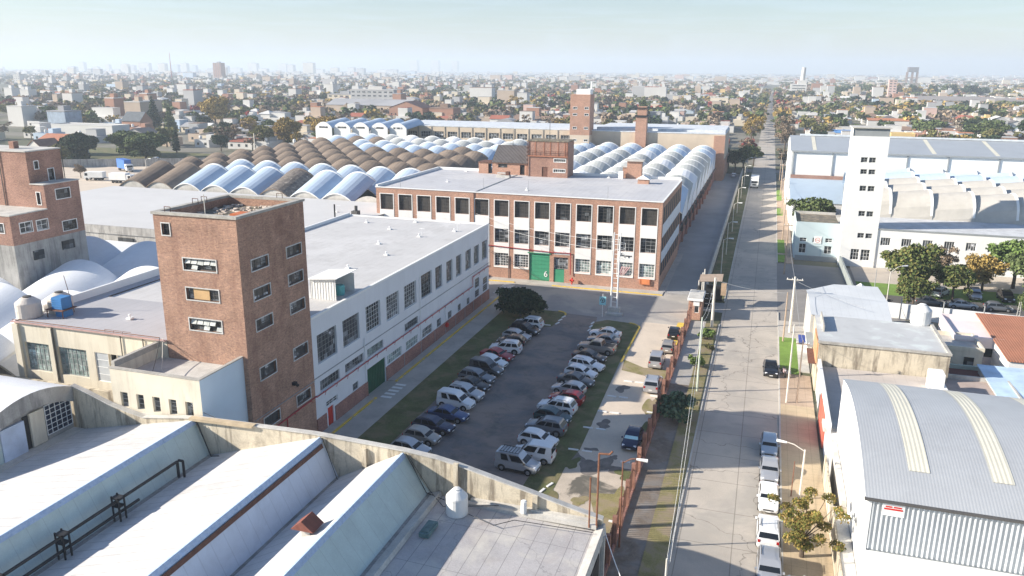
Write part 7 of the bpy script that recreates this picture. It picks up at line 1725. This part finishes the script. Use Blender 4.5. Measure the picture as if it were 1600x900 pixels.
for (x, y) in tree_spots:
    nm, lm, _ = rs.choices(leafs, [q[2] for q in leafs])[0]; sc = rs.uniform(.6, 1.35)
    if nt_ < 255:
        key = {'dark green': rs.choice(('m_round', 'm_con', 'm_round2')), 'bare brown': 'm_sparse', 'red': 'm_sparse'}.get(nm, rs.choice(('m_round', 'm_round2')))
        tl = '{} {} tree {}, {} rows'.format('tall' if sc > 1.1 else ('small' if sc < .8 else 'middling'), nm, zone(x, y), dist(y))
        tree(key, x, y, tl, (sc*rs.uniform(.9, 1.3), sc*rs.uniform(.9, 1.3), sc), lm, 'trees: '+tl)
        nt_ += 1
    else:
        D = math.hypot(x, y); V, F = (lowV, lowF) if rs.random() < .5 else (lowV2, lowF2)
        a = rs.uniform(0, 6.28); c_, s_ = math.cos(a), math.sin(a); g_ = sc*(1 if D < 2500 else 2.0)
        M = np.array([[c_, -s_, 0], [s_, c_, 0], [0, 0, 1]]); VV = (V*np.array([g_*1.15, g_*1.15, g_ if D < 2500 else sc*1.1]))@M.T+np.array([x, y, 0])
        r = far_leaf.setdefault(lm.name, [[], [], 0, lm]); r[0].append(VV); r[1].append(F+r[2]); r[2] += len(VV)
Vs, Fs, Ms, off = [], [], [], 0
for k_, (n_, r) in enumerate(far_leaf.items()):
    V = np.concatenate(r[0]); F = np.concatenate(r[1]); Vs.append(V); Fs.append(F+off); Ms.append(np.full(len(F), k_)); off += len(V)
me = np_mesh('distant_trees', np.concatenate(Vs), np.concatenate(Fs), [r[3] for r in far_leaf.values()], np.concatenate(Ms))
o = bpy.data.objects.new('distant_trees', me); COL.objects.link(o); tag(o, 'mass of green and brown trees among the far houses out to the horizon', 'trees', kind='stuff')

# ---- named things of the town
def block(name, label, x, y, w, d, h, wm, rm, nw=4, floors=None, cat='apartment block', group=None):
    t = thing(name, label, cat, (x, y, 0), group=group)
    b = MB(); b.box(x-w/2, y-d/2, 0, x+w/2, y+d/2, h); b.build('wall', wm, t)
    b = MB(); b.box(x-w/2-.2, y-d/2-.2, h, x+w/2+.2, y+d/2+.2, h+.6); b.box(x-w/6, y-d/6, h+.6, x+w/6, y+d/4, h+3.2); b.build('roof', rm, t)
    fl = floors if floors is not None else int(h/3)
    if fl and w < 200:
        for k in range(fl):
            b = MB()
            for i in range(nw): u = x-w/2+w*(i+.5)/nw; b.box(u-w/nw*.28, y-d/2-.08, k*h/fl+1.0, u+w/nw*.28, y-d/2-.003, k*h/fl+2.3)
            b.build('window_row', glassM, t)
    return t
WH, CR, GY, BK, TN = [wallC[i][1] for i in (0, 1, 2, 3, 5)]
simple_house('tudor_house', 'steep grey roofed brick cottage with white gable edges far left', -357, 378, -344, 388, 6, BK, mat('slate_roof', (.11, .125, .14), .8), 'gable', 5, 'X')
simple_house('white_hall', 'long white walled low hall far left of the shells', -362, 334, -322, 346, 6.5, WH, roofC[0][1], wins=False)
block('blue_grey_block', 'big plain blue grey block wall among the far left houses', -392, 372, 13, 12, 11, mat('blue_grey_wall', (.34, .41, .5), .85), roofC[2][1], floors=0)
simple_house('arched_window_house', 'white house with red tile roof and arched windows by the huge tree', -292, 262, -276, 272, 6.4, WH, terra, 'gable', 2.2, 'X')
simple_house('white_chalet', 'white house with a steep brown gable facing the left yard', -282, 246, -272, 256, 4, WH, mat('brown_tiles', (.26, .14, .1), .85), 'gable', 4.0, 'Y')
block('white_block', 'left one of two plain white blocks far left', -796, 690, 11, 10, 13, WH, roofC[1][1], floors=0)
block('white_block', 'right one of two plain white blocks far left', -728, 650, 11, 10, 13, WH, roofC[1][1], floors=0)
block('brown_tower', 'brown apartment tower standing alone on the left skyline', -1390, 1830, 24, 18, 48, BK, roofC[2][1], 4)
block('white_tower_block', 'slim white tower near the left edge below the skyline', -1350, 1190, 15, 12, 22, WH, roofC[0][1], 3)
block('office_block', 'grey modern block with balconies behind the rear shells', -352, 690, 44, 20, 17, GY, roofC[0][1], 8)
block('office_block', 'pale stepped block left of the grey modern one', -390, 700, 30, 18, 12, CR, roofC[2][1], 5)
simple_house('red_brick_hall', 'large red brown gabled brick building behind the arched fronts', -262, 532, -236, 552, 9, BK, mat('maroon_roof', (.12, .06, .055), .85), 'gable', 4.5, 'Y')
block('brick_block', 'square brick block right of the red brown gabled hall', -222, 540, 18, 14, 9, BK, roofC[5][1], floors=0)
simple_house('arched_warehouse', 'long hazy warehouse with a low arched roof left of centre', -330, 560, -262, 590, 9, TN, roofC[2][1], 'gable', 4, 'X', wins=False)
simple_house('factory_shed', 'wide low factory with a grey brown roof on the right', 130, 900, 330, 985, 9, TN, mat('shed_brown_roof', (.3, .27, .25), .85), 'gable', 3, 'X', wins=False)
simple_house('white_church', 'small white building with a blue gabled roof behind the rear building', -46, 322, -36, 334, 4, WH, blueSheet, 'gable', 2.2, 'Y')
simple_house('white_gable_house', 'white gabled house left of the long street past the dark trees', -30, 336, -18, 350, 5, WH, roofC[1][1], 'gable', 3, 'Y')
simple_house('red_roof_house', 'house with a deep red roof behind the white gable', -32, 352, -16, 364, 5.4, BK, roofC[4][1], 'gable', 2.4, 'X')
simple_house('orange_house', 'small bright orange walled house beyond the white tower', 70, 332, 80, 342, 6, mat('orange_wall', (.6, .3, .08), .8), roofC[4][1], 'gable', 1.5, 'X')
simple_house('blue_roof_shed', 'low shed with a vivid blue roof beyond the white shed', 22, 470, 46, 482, 4, WH, mat('vivid_blue_roof', (.12, .3, .6), .7), 'shed', .9, wins=False)
# chimney complex and water tower on the right skyline
t = thing('white_chimney', 'tall white factory chimney rising from a white block on the right skyline', 'chimney', (41, 1349, 0))
b = MB(); b.tube((43, 1349, 22), (44, 1349, 42), 3.6, 3.0, 14); b.build('stack', WH, t)
b = MB(); b.box(26, 1339, 0, 50, 1359, 17); b.box(36, 1340, 17, 49, 1356, 23); b.build('block', WH, t)
b = MB()
for k in range(4): b.box(29, 1338.9, 2+k*4, 48, 1338.997, 3.4+k*4)
b.build('window_row', glassM, t)
t = thing('water_tower', 'dark square water tower on legs on the right skyline', 'water tower', (359, 2464, 0))
b = MB(); b.box(347, 2452, 36, 372, 2476, 49); b.build('tank', roofC[3][1], t)
b = MB()
for x in (346, 359, 371):
    for y in (2454, 2472): b.box(x-1.5, y-1.5, 0, x+1.5, y+1.5, 36)
b.box(345, 2453, 20, 374, 2475, 22); b.build('leg', roofC[5][1], t)
block('pale_silo', 'pale pink tower silo standing before the right tree belt', 150, 1180, 10, 8, 26, wallC[4][1], roofC[0][1], 2)
block('triple_tower', 'left one of three pale hazy towers near the middle skyline', -3830, 8440, 90, 60, 130, CR, roofC[0][1], floors=0, group='three towers on the middle skyline')
block('triple_tower', 'middle one of three pale hazy towers near the middle skyline', -3600, 8500, 90, 60, 130, CR, roofC[0][1], floors=0, group='three towers on the middle skyline')
block('triple_tower', 'right one of three pale hazy towers near the middle skyline', -3390, 8560, 70, 60, 125, CR, roofC[0][1], floors=0, group='three towers on the middle skyline')
sky_rs = random.Random(4)
for i in range(26):
    px = -1.02+.0225*i+sky_rs.uniform(-.008, .008); D = sky_rs.uniform(4200, 5800)
    x = px*D; y = D; w = sky_rs.uniform(35, 90); h = sky_rs.uniform(30, 72) if i < 19 else sky_rs.uniform(22, 45)
    c = sky_rs.choice((0, 2, 1, 7, 0))
    block('skyline_block', '{} {} slab of the hazy left skyline, number {} counted from its left end'.format('tall' if h > 65 else 'low', wallC[c][0], i+1), x, y, w, 30, h, wallC[c][1], roofC[2][1], floors=0, group='tower blocks of the left skyline')
t = thing('radio_mast', 'thin lattice radio mast above the left skyline', 'mast', (-1380, 2000, 0))
b = MB(); b.tube((-1560, 1850, 0), (-1560, 1850, 75), 2.0, .6, 4); b.build('mast', redPipe, t)
# tree belt on the right
bl = random.Random(9)
for i in range(22):
    x = 95+i*9.4; y = 1330+bl.uniform(-25, 25)
    nm, lm = (('ochre', LY), ('dark green', LD), ('dark green', LG))[0 if i in (6, 7, 9, 10, 12, 13) else bl.choice((1, 2))]
    tree('m_round', x, y, '{} crown of the right hand tree belt, {} from its left end'.format(nm, i+1), (2.0, 2.0, 2.0+bl.uniform(-.4, .5)), lm, 'trees of the right hand belt')
tree('conifer', -76, 508, 'tall dark fir standing behind the brick chimney, right of it', (2.6, 2.6, 2.0), LG)
tree('round', 128, 470, 'big dark green tree beyond the white shed roof, right side', (2.4, 2.4, 2.1), LD)
tree('round_b', 112, 478, 'broad green tree merging with the big dark one on the right', (2.2, 2.2, 1.7), LG)
tree('round', 150, 400, 'wide ochre tree at the right edge above the grey shed roof', (2.4, 2.4, 1.5), LY)
tree('sparse', -200, 640, 'wide orange brown tree behind the long rear building', (2.4, 2.4, 1.9), LY)

# ================================================================ HAZE
b = MB(); b.box(-13000, -200, -1, 9000, 13000, 185)
hm = bpy.data.materials.new('haze'); hm.use_nodes = True; nt = hm.node_tree; nt.nodes.remove(nt.nodes['Principled BSDF'])
pv = nt.nodes.new('ShaderNodeVolumePrincipled'); pv.inputs['Color'].default_value = (.78, .88, 1, 1); pv.inputs['Density'].default_value = .00024; pv.inputs['Anisotropy'].default_value = .1
nt.links.new(pv.outputs[0], nt.nodes['Material Output'].inputs['Volume'])
o = b.build('haze', hm); o['kind'] = 'stuff'; o['label'] = 'pale air over the whole town'; o['category'] = 'haze'
